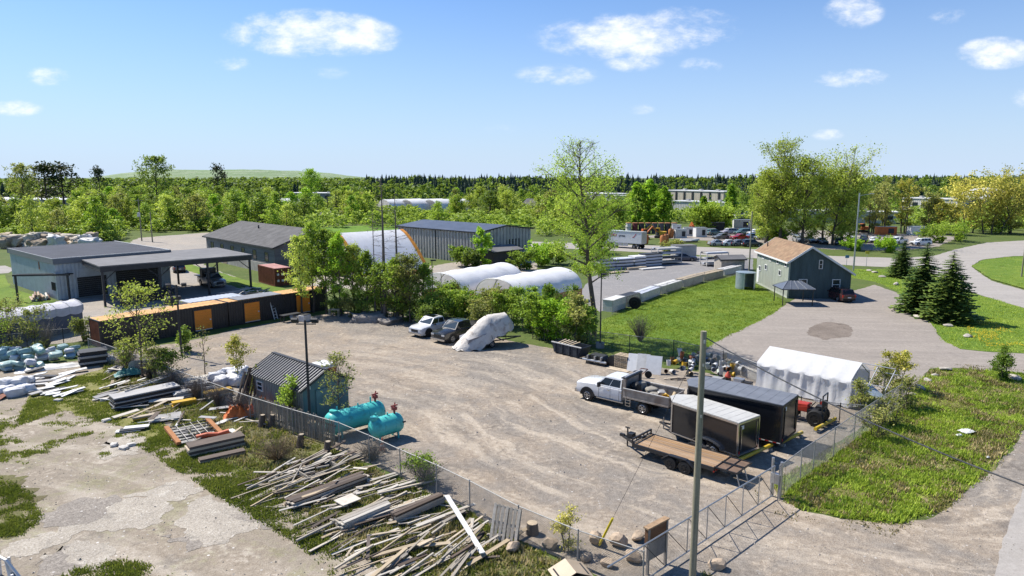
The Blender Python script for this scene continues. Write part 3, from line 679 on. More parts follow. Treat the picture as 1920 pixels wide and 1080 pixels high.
# ------------------------------------------------------------------ flat-roofed blue-grey workshop and its open steel canopy
def prism_building(A, e1, L1, L2): pass
def workshop():
    A = P(110, 563); B = A + Vector((cos(radians(49)), sin(radians(49)), 0)); L, W, h = 14.0, 20.5, 5.3
    t = thing('workshop', 'flat-roofed workshop with blue-grey ribbed metal walls', 'building', A, radians(49))
    for (nm, a, b) in (('front', (0, 0), (L, 0)), ('right', (L, 0), (L, W)), ('back', (L, W), (0, W)), ('left', (0, W), (0, 0))):
        s = MB(); corr(s, a, b, 0, h - .5, .45, .03); s.obj('wall', BLUEG, t)
    s = MB(); o = .12
    for (c, d) in (((L / 2, -o, h - .35), (L + .5, .2, .7)), ((L / 2, W + o, h - .35), (L + .5, .2, .7)), ((-o, W / 2, h - .352), (.2, W + .042, .696)), ((L + o, W / 2, h - .352), (.2, W + .042, .696))): s.box(c, d)
    s.obj('fascia', mat('grey_fascia', (.17, .185, .20), .6, 0, .12), t)
    MB().box((L / 2, W / 2, h - .08), (L + .03, W + .03, .1)).obj('roof', TAR, t)
    MB().box((L / 2, .0, h + .04), (L + .56, .14, .07)).obj('roof_edge', OFFW, t)
    MB().box((L + .16, W / 2 + .2, h + .04), (.14, W, .07)).obj('roof_edge', OFFW, t)
    d = MB()
    for i in range(10): d.box((4.0, -.06, .2 + .26 * i), (3.4, .05, .24))
    d.obj('overhead_door_bay', mat('shaded_bay_and_door', (.03, .033, .036), .6), t)  # near-black panels stand in for the deep shade of an open bay
    MB().box((4.0, -.075, 3.25), (3.0, .05, 1.1)).obj('door_panel', BLUEG, t)
    d = MB()
    for i in range(14): d.box((9.6, -.06, .2 + .27 * i), (5.4, .05, .25))
    d.obj('overhead_door_bay', MATS['shaded_bay_and_door'], t)  # second bay, its dark shaded interior painted on as black panels
    hs = MB()
    for k in range(5):
        pts = [(-.09, 1.2 + .5 * k, 1.9 + .9 * abs(sin(k + j * .9))) for j in range(2)]
        hs.path([(-.07, .5 + .3 * k, 2.2), (-.07, .55 + .3 * k, 1.3), (-.07, .7 + .3 * k, 1.15), (-.07, .76 + .3 * k, 2.2)], .035, 5)
    hs.obj('hose', BLACKM, t)
    MB().box((-.05, 6.6, 3.9), (.02, .5, 1.0)).obj('rust_stain', mat('rust_stain', (.30, .13, .08)), t)
workshop()
def canopy():
    FL, FR = P(187, 499, 5.0), P(472, 477, 5.0); L = (FR - FL).length; W = 13.0
    t = thing('steel_canopy', 'open black steel canopy with flat pale grey roof beside the workshop', 'canopy', (FL.x, FL.y, 0), ang(FL, FR))
    r = MB(); r.box((L / 2, W / 2, 4.92), (L + .1, W, .14)); r.obj('roof', CANVR, t)
    g = MB()
    for (c, d) in (((L / 2, .1, 4.55), (L, .16, .58)), ((L / 2, W - .1, 4.55), (L, .16, .58)), ((.1, W / 2, 4.551), (.16, W - .4, .57)), ((L - .1, W / 2, 4.551), (.16, W - .4, .57))): g.box(c, d)
    for i in range(9): g.box((L * (i + 1) / 10, W / 2, 4.72), (.12, W - .4, .22))
    g.obj('edge_beams', DARKM, t)
    for i, x in enumerate((.25, L * .36, L * .68, L - .25)):
        for y in (.3, W - .3):
            c = MB().box((x, y, 2.15), (.24, .24, 4.3)).obj('column', DARKM, t)
            b = MB()
            for sx in (-1, 1):
                if (i == 0 and sx < 0) or (i == 3 and sx > 0): continue
                b.beam((x, y, 3.0), (x + sx * 1.5, y, 4.3), .09, .09)
            b.obj('brace', DARKM, c)
canopy()
# lower steel gantry frame left of the canopy
ga, gb = P(34, 565), P(131, 563)
t = thing('steel_gantry', 'low black steel gantry frame in front of the workshop wall', 'frame', ga, ang(ga, gb)); L_ = (gb - ga).length
for x in (0, L_): MB().box((x, 0, 1.6), (.2, .2, 3.2)).obj('post', DARKM, t)
MB().box((L_ / 2, 0, 3.3), (L_ + .6, .22, .22)).obj('beam', DARKM, t)
MB().box((L_ / 2, .9, 3.3), (L_ + .6, .14, .16)).obj('beam', DARKM, t)
for x in (0, L_ * .5, L_): MB().box((x, .45, 3.3), (.1, .68, .12)).obj('cross_bar', DARKM, t)
# cut pipes and logs stacked by the workshop corner
cols_ = [mat('pipe_%s' % n, c, .6) for n, c in (('tan', (.45, .33, .22)), ('pale', (.60, .56, .50)), ('brown', (.22, .13, .09)))]
pa = P(62, 566); rr = random.Random(5); rz = radians(128)
for i in range(13):
    lvl = 0 if i < 6 else (1 if i < 11 else 2); k = i - (0, 6, 11)[lvl]
    o = MB().tube((0, 0, 0), (3.4 + rr.uniform(-.4, .4), 0, 0), .15, .13, 9).obj('log', cols_[i % 3], loc=pa + Vector((cos(radians(45)) * (.34 * k + .17 * lvl), sin(radians(45)) * (.34 * k + .17 * lvl), .15 + .26 * lvl)), rz=rz + rr.uniform(-.05, .05), smooth=True)
    tag(o, 'cut log in the stack beside the blue-grey workshop wall', 'log', 'logs stacked by the workshop')

# long covered stack, blue-grey sides, tarp strapped over its top
TARPB = mat('blue_grey_sheet', (.105, .125, .165), .6, 0, .12, .8)
TARPW = mat('pale_grey_tarp', (.58, .57, .60), .6, 0, .12, 2, bump=.03, bscale=4)
ta = P(-60, 662); tb = P(158, 619); t = thing('covered_stack', 'long blue-grey covered stack with pale tarp strapped on top', 'stack', ta, ang(ta, tb)); L_ = (tb - ta).length
MB().box((L_ / 2, 1.3, 1.3), (L_, 2.6, 2.6)).obj('side_sheets', TARPB, t)
prof = [(-.07, 2.1), (-.06, 2.65), (.5, 2.95), (1.3, 3.1), (2.1, 2.95), (2.66, 2.65), (2.67, 2.1)]
rings = []
for i in range(41):
    s_ = i / 40; x = -.05 + (L_ + .1) * s_; rings.append([(x, y + .02 * sin(i * 2.1), z - (.16 + .16 * abs(sin(i * pi / 5)) if z < 2.2 else .05 * sin(i * pi / 5) ** 2)) for y, z in prof])
tp = MB().loft(rings, cap=False, closed=False).obj('tarp', TARPW, t, smooth=True)
for i in range(9):
    x = -.05 + (L_ + .1) * (i + .02) / 8
    MB().path([(x, y * 1.01 - .01, z + .02) for y, z in prof], .05, 5).obj('strap', OFFW, tp)

# ------------------------------------------------------------------ long shingled building
def gable(name, label, A, rz, L, W, eave, ridge, wall, roofm, trim, over=.4, ridge_at=.5, eave2=None, cat='building', rib=None, ribd=.03, walls_part='wall', soffit=True):
    """local x along the eave, y across; ridge_at = share of the width where the ridge stands"""
    t = thing(name, label, cat, A, rz); e2 = eave if eave2 is None else eave2; ry = W * ridge_at
    if rib:
        for (a, b, f) in (((0, 0), (L, 0), eave), ((L, W), (0, W), e2)):
            s = MB(); corr(s, a, b, 0, f, rib, ribd); s.obj(walls_part, wall, t)
        for (a, b) in (((L, 0), (L, W)), ((0, W), (0, 0))):
            fl = a[1] == 0
            def top(q, fl=fl):
                y = q * W if fl else (1 - q) * W
                return eave + (ridge - eave) * y / ry if y < ry else e2 + (ridge - e2) * (W - y) / (W - ry)
            s = MB(); corr(s, a, b, 0, 0, rib, ribd, top=top); s.obj(walls_part, wall, t)
    else:
        s = MB(); s.box((L / 2, .1, eave / 2), (L, .2, eave)); s.obj(walls_part, wall, t)
        s = MB(); s.box((L / 2, W - .1, e2 / 2), (L, .2, e2)); s.obj(walls_part, wall, t)
        for x in (0, L - .2):
            prof = [(.2, 0), (W - .2, 0), (W - .2, e2), (ry, ridge), (.2, eave)]
            s = MB().loft([[(x, y, z) for y, z in prof], [(x + .2, y, z) for y, z in prof]]); s.obj(walls_part, wall, t)
    s1 = (ridge - eave) / ry; s2 = (ridge - e2) / (W - ry); th = .14
    r = MB(); o = over
    r.slab([(-o, -o, eave - s1 * o + th), (L + o, -o, eave - s1 * o + th), (L + o, ry, ridge + th), (-o, ry, ridge + th)], th)
    r.slab([(-o, ry, ridge + th), (L + o, ry, ridge + th), (L + o, W + o, e2 - s2 * o + th), (-o, W + o, e2 - s2 * o + th)], th)
    ro = r.obj('roof', roofm, t)
    f = MB()
    for x in (-o - .03, L + o + .03):
        f.beam((x, -o, eave - s1 * o + .02), (x, ry, ridge + .02), .06, .24); f.beam((x, ry, ridge + .02), (x, W + o, e2 - s2 * o + .02), .06, .24)
    f.beam((-o, -o - .03, eave - s1 * o + .02), (L + o, -o - .03, eave - s1 * o + .02), .06, .2)
    f.beam((-o, W + o + .03, e2 - s2 * o + .02), (L + o, W + o + .03, e2 - s2 * o + .02), .06, .2)
    f.obj('fascia', trim, ro)
    return t, ro
def long_building():
    A = P(386, 442, 4.5); A.z = 0; B = P(514, 463.6, 4.5); B.z = 0; L = (B - A).length
    CLAD = mat('dark_grey_cladding', (.165, .17, .18), .75, 0, .25, .8, streak=(.3, .3, 6))
    t, ro = gable('long_building', 'long low building with dark shingle roof and grey siding', A, ang(A, B), L, 14, 4.5, 6.9, CLAD, SHING, DARKM, over=.5)
    MB().box((L / 2, -.03, .8), (L + .06, .1, 1.6)).obj('lower_wall', mat('stained_pale_wall', (.42, .40, .36), .85, 0, .25, .6, stain=(.25, .24, .22), stain_amt=.6), t)
    for i in range(6): window(t, (3 + i * (L - 6) / 5, -.0, 2.75), 1.3, 1.5, 0, -1, DARKM, bars=1)
    d = MB().box((9.0, -.1, 1.1), (1.9, .06, 2.2)).obj('door', mat('tan_door', (.36, .28, .20), .7), t)
    MB().tube((L * .42, 5, 5.9), (L * .42, 5, 6.9), .14).obj('vent_pipe', DARKM, ro)
long_building()
# ------------------------------------------------------------------ grey metal building and its lean-to
def metal_building():
    A = P(746, 424, 5.7); A.z = 0; B = P(897, 436, 5.7); B.z = 0; L = (B - A).length
    t, ro = gable('metal_building', 'grey ribbed metal building with wide dark low-pitched roof', A, ang(A, B), L, 14, 5.7, 6.6, GREYM, mat('blue_black_roof', (.10, .115, .15), .45, .3, .2, .6, stain=(.16, .17, .2), stain_amt=.5, stain_scale=.3), DARKM, over=.35, rib=.85, ribd=.16)
    MB().box((L * .5, -.06, 2.85), (.25, .1, 5.6)).obj('downpipe', DARKM, t)
    MB().box((L + .06, 9.0, 2.0), (.06, 3.5, 4.0)).obj('overhead_door_bay', mat('shaded_bay_and_door', (.05, .055, .06)), t)
    a = P(925, 500); t2, _ = gable('lean_to', 'small dark lean-to with grey roof at the metal building', a, ang(a, P(1008, 489)), 6.8, 5, 2.6, 3.2, mat('dark_shed_wall', (.07, .07, .075), .8), CANVR, DARKM, over=.5)
metal_building()
# ------------------------------------------------------------------ white fabric shelters
def fabric_shelter(name, label, a, b, hw, rise, base, wallm, trim=None, hoops=4):
    """a, b ends of the axis on the ground; arch from -hw to +hw above low walls"""
    a, b = Vector((a.x, a.y, 0)), Vector((b.x, b.y, 0)); L = (b - a).length
    t = thing(name, label, 'shelter', a, ang(a, b)); n = 18
    def arch(k):
        th = pi * k / n; y = -hw * cos(th)
        return (y, base + (rise - base) * ((1 - (abs(y) / hw) ** 1.4) if trim else sin(th) ** .85))
    rings = []
    nx = 16
    for i in range(nx + 1):
        sag = .10 * abs(sin(pi * i * 4 / nx)) if hoops else 0
        rings.append([(L * i / nx, arch(k)[0], arch(k)[1] - (sag if 2 < k < n - 2 else 0)) for k in range(n + 1)])
    MB().loft(rings, cap=False, closed=False).obj('fabric_cover', FABRIC, t, smooth=True)
    for i in range(5):
        x = L * i / 4; MB().path([(x, arch(k)[0] * .985, arch(k)[1] - .08) for k in range(n + 1)], .05, 5).obj('hoop', GALV, t)
    for s in (-1, 1): MB().box((L / 2, s * (hw - .06), base / 2), (L, .12, base)).obj('side_wall', wallm, t)
    if trim:
        for x in (-.05, L + .05):
            MB().loft([[(x - .32, arch(k)[0] * 1.015, arch(k)[1] + .06) for k in range(n + 1)], [(x + .32, arch(k)[0] * 1.015, arch(k)[1] + .06) for k in range(n + 1)]], cap=False, closed=False).obj('orange_edge', trim, t)
    else:
        for s in (0, L):
            MB().path([(s, 0, .0), (s, 0, rise - .05)], .04, 5).obj('end_post', GALV, t)
    return t
TIMB = mat('orange_timber', (.55, .27, .10), .75, 0, .2, 1.5)
def off(p, q, k):  # point k metres across the axis pq
    d = (q - p).normalized(); return Vector((d.y, -d.x, 0)) * k
a_, b_ = P(632, 437, 7.0), P(752, 430, 7.0)
fabric_shelter('fabric_shelter', 'largest white fabric shelter with orange edges beside the metal building', a_, b_, 7.2, 7.0, 1.2, TIMB, trim=mat('orange_trim', (.70, .28, .03), .5), hoops=0)
a_, b_ = P(827, 511, 3.9), P(945, 492, 3.9)
fabric_shelter('fabric_shelter', 'white fabric hoop shelter behind the bushes, left of its twin', a_, b_, 3.4, 3.9, 1.3, TIMB)
a_, b_ = P(930, 521, 3.9), P(1052, 501, 3.9)
fabric_shelter('fabric_shelter', 'white fabric hoop shelter with orange timber wall by the tall tree', a_, b_, 3.4, 3.9, 1.5, TIMB)

# ------------------------------------------------------------------ dark green timber house with gazebo
def house():
    A = P(1476, 559.5); W, D = 7.9, 13.2; rz = radians(-2.5); h1, hr, h2, rx = 4.85, 6.65, 3.35, 2.65
    t = thing('house', 'dark green timber-clad house with brown shingle roof', 'building', A, rz)
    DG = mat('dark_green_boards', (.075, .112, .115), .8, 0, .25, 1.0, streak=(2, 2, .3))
    LG = mat('sunlit_faded_boards', (.43, .46, .385), .85, 0, .16, .8, streak=(2, 2, .25), stain=(.33, .36, .30), stain_amt=.5)  # weathered light green, painted paler still for the sun on the left wall
    SH = mat('brown_shingles', (.28, .185, .11), .9, 0, .3, 1.6, bump=.03, bscale=9, stain=(.24, .13, .08), stain_amt=.7, stain_scale=.9)
    prof = [(0.15, 0), (W, 0), (W, h2), (rx, hr), (.15, h1)]
    MB().loft([[(x, 0, z) for x, z in reversed(prof)], [(x, .15, z) for x, z in reversed(prof)]]).obj('wall', DG, t)
    MB().loft([[(x, D - .15, z) for x, z in reversed(prof)], [(x, D, z) for x, z in reversed(prof)]]).obj('wall', DG, t)
    MB().box((.07, D / 2, h1 / 2), (.15, D - .0, h1)).obj('wall', LG, t)
    MB().box((W - .075, D / 2, h2 / 2), (.15, D - .32, h2)).obj('wall', DG, t)
    s = MB()
    for i in range(26):
        x = .25 + (W - .35) * i / 25; zt = h1 + (hr - h1) * x / rx if x < rx else h2 + (hr - h2) * (W - x) / (W - rx)
        s.box((x, -.012, zt / 2), (.045, .03, zt - .1))
    s.obj('battens', DG, t)
    s = MB()
    for i in range(44): s.box((-.017, .1 + (D - .2) * i / 43, h1 / 2), (.028, .045, h1 - .6))
    s.obj('battens', LG, t)
    MB().box((-.012, D / 2, h1 - .28), (.03, D - .05, .56)).obj('eave_band', DG, t)
    MB().box((-.03, .02, h1 / 2), (.09, .12, h1 - .1)).obj('corner_board', LG, t)
    o = .35; th = .14
    def pitch(x): return h1 + (hr - h1) * x / rx if x < rx else h2 + (hr - h2) * (W - x) / (W - rx)
    r = MB()
    r.slab([(-o, -o, pitch(-o) + th), (rx, -o, hr + th), (rx, D + o, hr + th), (-o, D + o, pitch(-o) + th)], th)
    r.slab([(rx, -o, hr + th), (W + o, -o, pitch(W + o) + th), (W + o, D + o, pitch(W + o) + th), (rx, D + o, hr + th)], th)
    ro = r.obj('roof', SH, t)
    f = MB()
    for y in (-o - .03, D + o + .03):
        f.beam((-o, y, pitch(-o) + .03), (rx, y, hr + .03), .06, .24); f.beam((rx, y, hr + .03), (W + o, y, pitch(W + o) + .03), .06, .24)
    f.beam((-o - .03, -o, pitch(-o) + .03), (-o - .03, D + o, pitch(-o) + .03), .06, .22); f.beam((W + o + .03, -o, pitch(W + o) + .03), (W + o + .03, D + o, pitch(W + o) + .03), .06, .22)
    f.obj('fascia', WHITE, ro)
    MB().tube((.9, D - 1.6, 5.4), (.9, D - 1.6, 6.2), .08).obj('vent_pipe', DARKM, ro)
    BL = mat('window_blind', (.42, .46, .50), .5, 0, .05)
    window(t, (1.85, -.02, 1.95), 1.0, 1.1, 0, -1, WHITE); window(t, (6.05, -.02, 1.85), .95, 1.3, 0, -1, WHITE)
    window(t, (3.95, -.02, 4.45), .42, 1.1, 0, -1, OFFW)
    for i in range(4): window(t, (-.03, 1.2 + i * 3.05, h1 - .62), .75, .5, -1, 0, WHITE, bars=0)
    for (y, z) in ((3.2, 2.9), (8.9, 2.9), (11.6, 2.4)): window(t, (-.03, y, z), .85, .7, -1, 0, WHITE, bars=0)
    MB().box((-.04, 12.3, 1.3), (.06, .9, 2.0)).obj('side_door', WHITE, t)
    return t
house()
def gazebo():
    A = P(1467, 573); w, d = 3.6, 3.0; t = thing('gazebo', 'black metal gazebo with panelled hip roof before the green house', 'gazebo', A, radians(-2))
    for x in (0, w):
        for y in (0, d): MB().box((x, y, 1.02), (.09, .09, 2.04)).obj('leg', BLACKM, t)
    PANEL = mat('smoky_roof_panel', (.13, .145, .17), .3, 0, .1)
    o = .2; ze, zr = 2.05, 2.85; ax, bx, my = 1.0, w - 1.0, d / 2
    def face(q, k):
        nrm = None
        for i in range(k):
            t0, t1 = i / k + .012, (i + 1) / k - .012; L_ = lambda p, r, s: Vector(p).lerp(Vector(r), s)
            MB().slab([L_(q[0], q[1], t0), L_(q[0], q[1], t1), L_(q[3], q[2], t1), L_(q[3], q[2], t0)], .02).obj('roof_panel', PANEL, t)
        b = MB()
        for i in range(k + 1): b.beam(Vector(q[0]).lerp(Vector(q[1]), i / k) + Vector((0, 0, .02)), Vector(q[3]).lerp(Vector(q[2]), i / k) + Vector((0, 0, .02)), .06, .05)
        b.obj('rafter', GALV, t)
    face([(-o, -o, ze), (w + o, -o, ze), (bx, my, zr), (ax, my, zr)], 4); face([(w + o, d + o, ze), (-o, d + o, ze), (ax, my, zr), (bx, my, zr)], 4)
    MB().slab([(w + o, -o, ze), (w + o, d + o, ze), (bx, my, zr), (bx, my - .01, zr)], .02).obj('roof_panel', PANEL, t)
    MB().slab([(-o, d + o, ze), (-o, -o, ze), (ax, my - .01, zr), (ax, my, zr)], .02).obj('roof_panel', PANEL, t)
    e = MB()
    for (a, b) in (((-o, -o), (w + o, -o)), ((w + o, d + o), (-o, d + o)), ((-o, d + o), (-o, -o)), ((w + o, -o), (w + o, d + o))): e.beam((*a, ze - .05), (*b, ze - .05), .08, .1)
    e.obj('eave_frame', BLACKM, t)
gazebo()
# galvanised round bin with an open dark doorway beside the house
bp = P(1397, 541); t = thing('round_bin', 'round galvanised metal bin with dark open doorway by the house', 'bin', bp, 0)
R_, h_ = 1.32, 2.3; ring = []
n_ = 40
for z in np.linspace(0.05, h_, 13):
    ring.append([((R_ + (.02 if int(round(z * 6)) % 2 else 0)) * cos(a), (R_ + (.02 if int(round(z * 6)) % 2 else 0)) * sin(a), z) for a in [radians(-52) + radians(296) * i / n_ * 1.0 for i in range(n_ + 1)]])
BING = mat('bin_metal', (.42, .50, .52), .4, .5, .12, 3)
MB().loft(ring, cap=False, closed=False).obj('wall', BING, t, smooth=True)
MB().lathe([(R_ + .05, 0), (R_ + .05, .06), (.2, .22), (.001, .23)], 32, Matrix.Translation((0, 0, h_)), cap=False).obj('lid', BING, t, smooth=True)
for a in (radians(-52), radians(-116)): MB().box((1.34 * cos(a), 1.34 * sin(a), 1.15), (.09, .09, 2.3)).obj('door_post', BING, t)
# ------------------------------------------------------------------ shed beside the fence
def shed():
    A = P(480, 741); rz = radians(-42); L, W = 6.2, 3.1
    # near long wall runs with the fence
    A = P(477, 757); L = 6.1; rz = ang(P(470, 762), P(640, 836)); W = 3.5
    t = thing('shed', 'blue-green shed with ribbed dark metal roof behind the fence', 'shed', A, rz)
    BOARD = mat('grey_shed_boards', (.30, .285, .25), .85, 0, .25, 1.4, streak=(4, 4, .4)); TEALW = mat('blue_green_wall', (.115, .20, .215), .7, 0, .18, 1.0, streak=(2, 2, .4), stain=(.20, .27, .26), stain_amt=.5)
    e, r, x = 2.25, 3.15, W / 2
    MB().box((L / 2, .06, e / 2), (L, .08, e)).obj('wall', BOARD, t)
    for i in range(27): MB().box((.12 + (L - .24) * i / 26, -.0, e / 2), (.18, .045, e - .04)).obj('board', BOARD, t)
    MB().box((L / 2, W - .06, e / 2), (L, .1, e)).obj('wall', TEALW, t)
    for xx in (0.0, L - .1):
        prof = [(.11, 0), (W - .12, 0), (W - .12, e), (W / 2, r), (.11, e)]
        MB().loft([[(xx, y, z) for y, z in prof], [(xx + .1, y, z) for y, z in prof]]).obj('wall', TEALW, t)
    d = MB().box((L + .03, W * .5, 1.0), (.06, 1.5, 2.0)).obj('door', mat('dull_teal_door', (.15, .24, .25), .6), t)
    MB().box((L + .07, W * .5 + .6, 1.0), (.03, .06, .2)).obj('handle', GALV, d)
    ROOFM = mat('dark_ribbed_roof', (.085, .09, .105), .42, .2, .2, 1.5); k = 22; o = .25; sl = (r - e) / (W / 2)
    for s in (0, 1):
        mb = MB(); low, up = [], []
        for i in range(k):
            for (q, h) in ((0, 0), (.42, 0), (.50, .09), (.72, .09), (.80, 0)):
                xx = -o + (L + 2 * o) * (i + q) / k
                y0 = -o if s == 0 else W + o
                low.append((xx, y0, e - sl * o + .08 + h)); up.append((xx, W / 2, r + .08 + h))
        mb.loft([low, up], cap=False, closed=False).obj('roof', ROOFM, t)
    c = MB(); c.beam((-o, W / 2, r + .14), (L + o, W / 2, r + .14), .26, .05)
    for xx in (-o - .02, L + o + .02):
        c.beam((xx, -o, e - sl * o + .08), (xx, W / 2, r + .08), .05, .16); c.beam((xx, W / 2, r + .08), (xx, W + o, e - sl * o + .08), .05, .16)
    c.obj('roof_trim', DARKM, t)
    window(t, (1.0, -.03, 1.5), .7, .6, 0, -1, OFFW, bars=1)
    MB().box((L + .06, .5, 2.3), (.1, .2, .2)).obj('lamp', WHITE, t)
shed()
# ------------------------------------------------------------------ distant buildings
def box_building(name, label, u0, v0, u1, v1, h, D, wall, roofm, n_win=0, bay=None, roof_t=.4, door=None):
    """front wall base from pixel (u0, v0) to (u1, v1)"""
    A, B = P(u0, v0), P(u1, v1); L = (B - A).length
    t = thing(name, label, 'building', A, ang(A, B))
    s = MB(); corr(s, (0, 0), (L, 0), 0, h, max(1.0, L / 40), .05); s.obj('wall', wall, t)
    for (c, d) in (((.1, D / 2, h / 2), (.2, D - .3, h)), ((L - .1, D / 2, h / 2), (.2, D - .3, h)), ((L / 2, D - .1, h / 2), (L, .2, h))): MB().box(c, d).obj('wall', wall, t)
    ro = MB().box((L / 2, D / 2, h + roof_t / 2), (L + .8, D + .8, roof_t)).obj('roof', roofm, t)
    for i in range(3): MB().box((L * (.2 + .28 * i), D * .5, h + roof_t + .4), (L * .03 + .6, 1.6, .8)).obj('roof_unit', GREYM, ro)
    for i in range(n_win): window(t, (L * (i + .5) / n_win, -.06, h * .55), L / n_win * .55, h * .3, 0, -1, DARKM, depth=.2)
    if bay:
        for i in range(bay): MB().box((L * (i + .5) / bay, -.25, h * .5), (L / bay * .16, .4, h * .92)).obj('dark_pilaster', DARKM, t)
    return t
LONGG = mat('far_grey_wall', (.33, .34, .36), .6, .1, .1, .2); FARW = mat('far_white_roof', (.72, .72, .71), .5, 0, .06, .3); FARB = mat('far_beige_wall', (.52, .47, .38), .7, 0, .1, .2)
box_building('warehouse', 'long pale-roofed warehouse at the far left behind trees', -120, 394, 140, 394, 4.6, 40, LONGG, FARW, n_win=0)
box_building('warehouse', 'white-roofed warehouse deep in the wood on the left', 534, 376, 624, 377, 4.8, 20, LONGG, FARW, n_win=5)
box_building('warehouse', 'grey low building with white roof behind the tall tree', 1090, 374, 1146, 377, 4.4, 18, LONGG, FARW, n_win=6)
box_building('warehouse', 'beige building with dark pilasters behind the poplars', 1246, 381.5, 1356, 387, 7.6, 14, FARB, FARW, bay=7)
box_building('warehouse', 'low pale flat-roofed building before the beige warehouse', 1260, 393, 1366, 398, 4.0, 8, PALEW, FARW)
box_building('warehouse', 'small white building far behind the drums', 1156, 378, 1184, 378, 3.4, 12, PALEW, FARW, n_win=2)
box_building('warehouse', 'grey flat-roofed office behind the yellow willows', 1690, 394, 1794, 399, 5.6, 12, PALEW, OFFW, n_win=6)
box_building('warehouse', 'long pale workshop behind the parked cars', 1440, 414, 1680, 420, 3.6, 8, PALEW, OFFW, n_win=8)
box_building('office', 'white site office behind the parked cars', 1380, 420, 1412, 420, 2.8, 6, PALEW, OFFW, n_win=2)
# two low buildings in the scrub
a_ = P(598, 414); gable('hut', 'small dark-roofed hut in the scrub left of the field', a_, ang(a_, P(632, 416)), 5.5, 5, 2.2, 3.4, PALEW, SHING, DARKM, over=.3)
a_ = P(978, 400); gable('farmhouse', 'brown-roofed farmhouse among trees left of the tall tree', a_, ang(a_, P(1012, 402)), 9, 7, 3.6, 6.2, FARB, SHING, DARKM, over=.4)
# far row of white polytunnels
for i, u in enumerate((720, 762, 806)):
    a_ = P(u, 400); b_ = a_ + Vector((14, 12, 0))
    fabric_shelter('polytunnel', ['leftmost', 'middle', 'rightmost'][i] + ' of three white polytunnels beyond the scrub', a_, b_, 6.0, 6.0, .6, OFFW, hoops=0)
a_ = P(490, 392); fabric_shelter('polytunnel', 'single white polytunnel far left in the wood', a_, a_ + Vector((20, 8, 0)), 6, 5.2, .5, OFFW, hoops=0)
# white dome behind the willows on the right
dp = P(1846, 384); t = thing('dome', 'large pale fabric dome behind the willows at the right', 'dome', dp)
rg = [(15.5 * cos(radians(a)), 9.6 * sin(radians(a))) for a in range(0, 91, 6)]
dm = MB().lathe([(max(r, .01), z) for r, z in rg], 40, cap=False).obj('dome_cover', mat('dome_fabric', (.62, .62, .62), .6, 0, .08, .3), t, smooth=True)
MB().lathe([(15.7, 0), (15.7, .8)], 40, cap=False).obj('dome_base', CONC, t)
# ------------------------------------------------------------------ trees, shrubs, hedges
BARK = mat('bark', (.12, .095, .075), .9, 0, .3, 4, bump=.02, bscale=12)
BARKP = mat('pale_bark', (.30, .27, .23), .9, 0, .3, 4, bump=.02, bscale=12)
BARKD = mat('dead_bark', (.17, .14, .12), .9, 0, .3, 3)
LF_SPRING = leaf_mat('spring_leaves', (.085, .15, .014), (.27, .36, .045))
LF_MID = leaf_mat('mid_leaves', (.055, .105, .014), (.17, .25, .035))
LF_PALE = leaf_mat('pale_leaves', (.17, .21, .025), (.42, .47, .09))
LF_DARK = leaf_mat('dark_leaves', (.035, .065, .012), (.12, .17, .03))
LF_YEL = leaf_mat('yellow_leaves', (.24, .22, .035), (.50, .44, .10), trans=.35)
LF_OLIVE = leaf_mat('olive_leaves', (.12, .13, .035), (.27, .26, .08))
LF_LIME = leaf_mat('lime_leaves', (.10, .19, .014), (.26, .42, .03))
NEEDLE = leaf_mat('needles', (.012, .026, .012), (.045, .07, .022), trans=.08, spread=.2, gain=.95)
NEEDLE_N = leaf_mat('spruce_needles', (.018, .042, .012), (.11, .15, .03), trans=.15, spread=.15, gain=2.0)

def leaf_mesh(name, C, S, m, rng, up=.8, aspect=.62, nrm=None, bend=True):
    """leaf-sized faces at centres C (n,3) with sizes S (n); slightly folded rhombs"""
    n = len(C); C = np.asarray(C, float); S = np.asarray(S, float)
    d = rng.normal(size=(n, 3)); d /= np.linalg.norm(d, axis=1, keepdims=True) + 1e-9
    w = rng.normal(size=(n, 3)); w[:, 2] += up
    if nrm is not None: w += nrm * 1.2
    w /= np.linalg.norm(w, axis=1, keepdims=True) + 1e-9
    a = np.cross(w, d); a /= np.linalg.norm(a, axis=1, keepdims=True) + 1e-9
    b = np.cross(w, a); s = S[:, None]
    V = np.empty((n, 4, 3)); V[:, 0] = C - a * s * .5; V[:, 1] = C + b * s * aspect * .5 + w * s * .08; V[:, 2] = C + a * s * .5; V[:, 3] = C - b * s * aspect * .5 + w * s * .08
    return raw_mesh(name, V.reshape(-1, 3), np.arange(4 * n).reshape(-1, 4), m)
def raw_mesh(name, V, F, m):
    me = bpy.data.meshes.new(name); k = F.shape[1]
    me.vertices.add(len(V)); me.vertices.foreach_set('co', np.asarray(V, np.float32).ravel())
    me.loops.add(F.size); me.loops.foreach_set('vertex_index', F.ravel().astype(np.int32))
    me.polygons.add(len(F)); me.polygons.foreach_set('loop_start', np.arange(0, F.size, k, dtype=np.int32))
    me.update(calc_edges=True); me.materials.append(m)
    return me

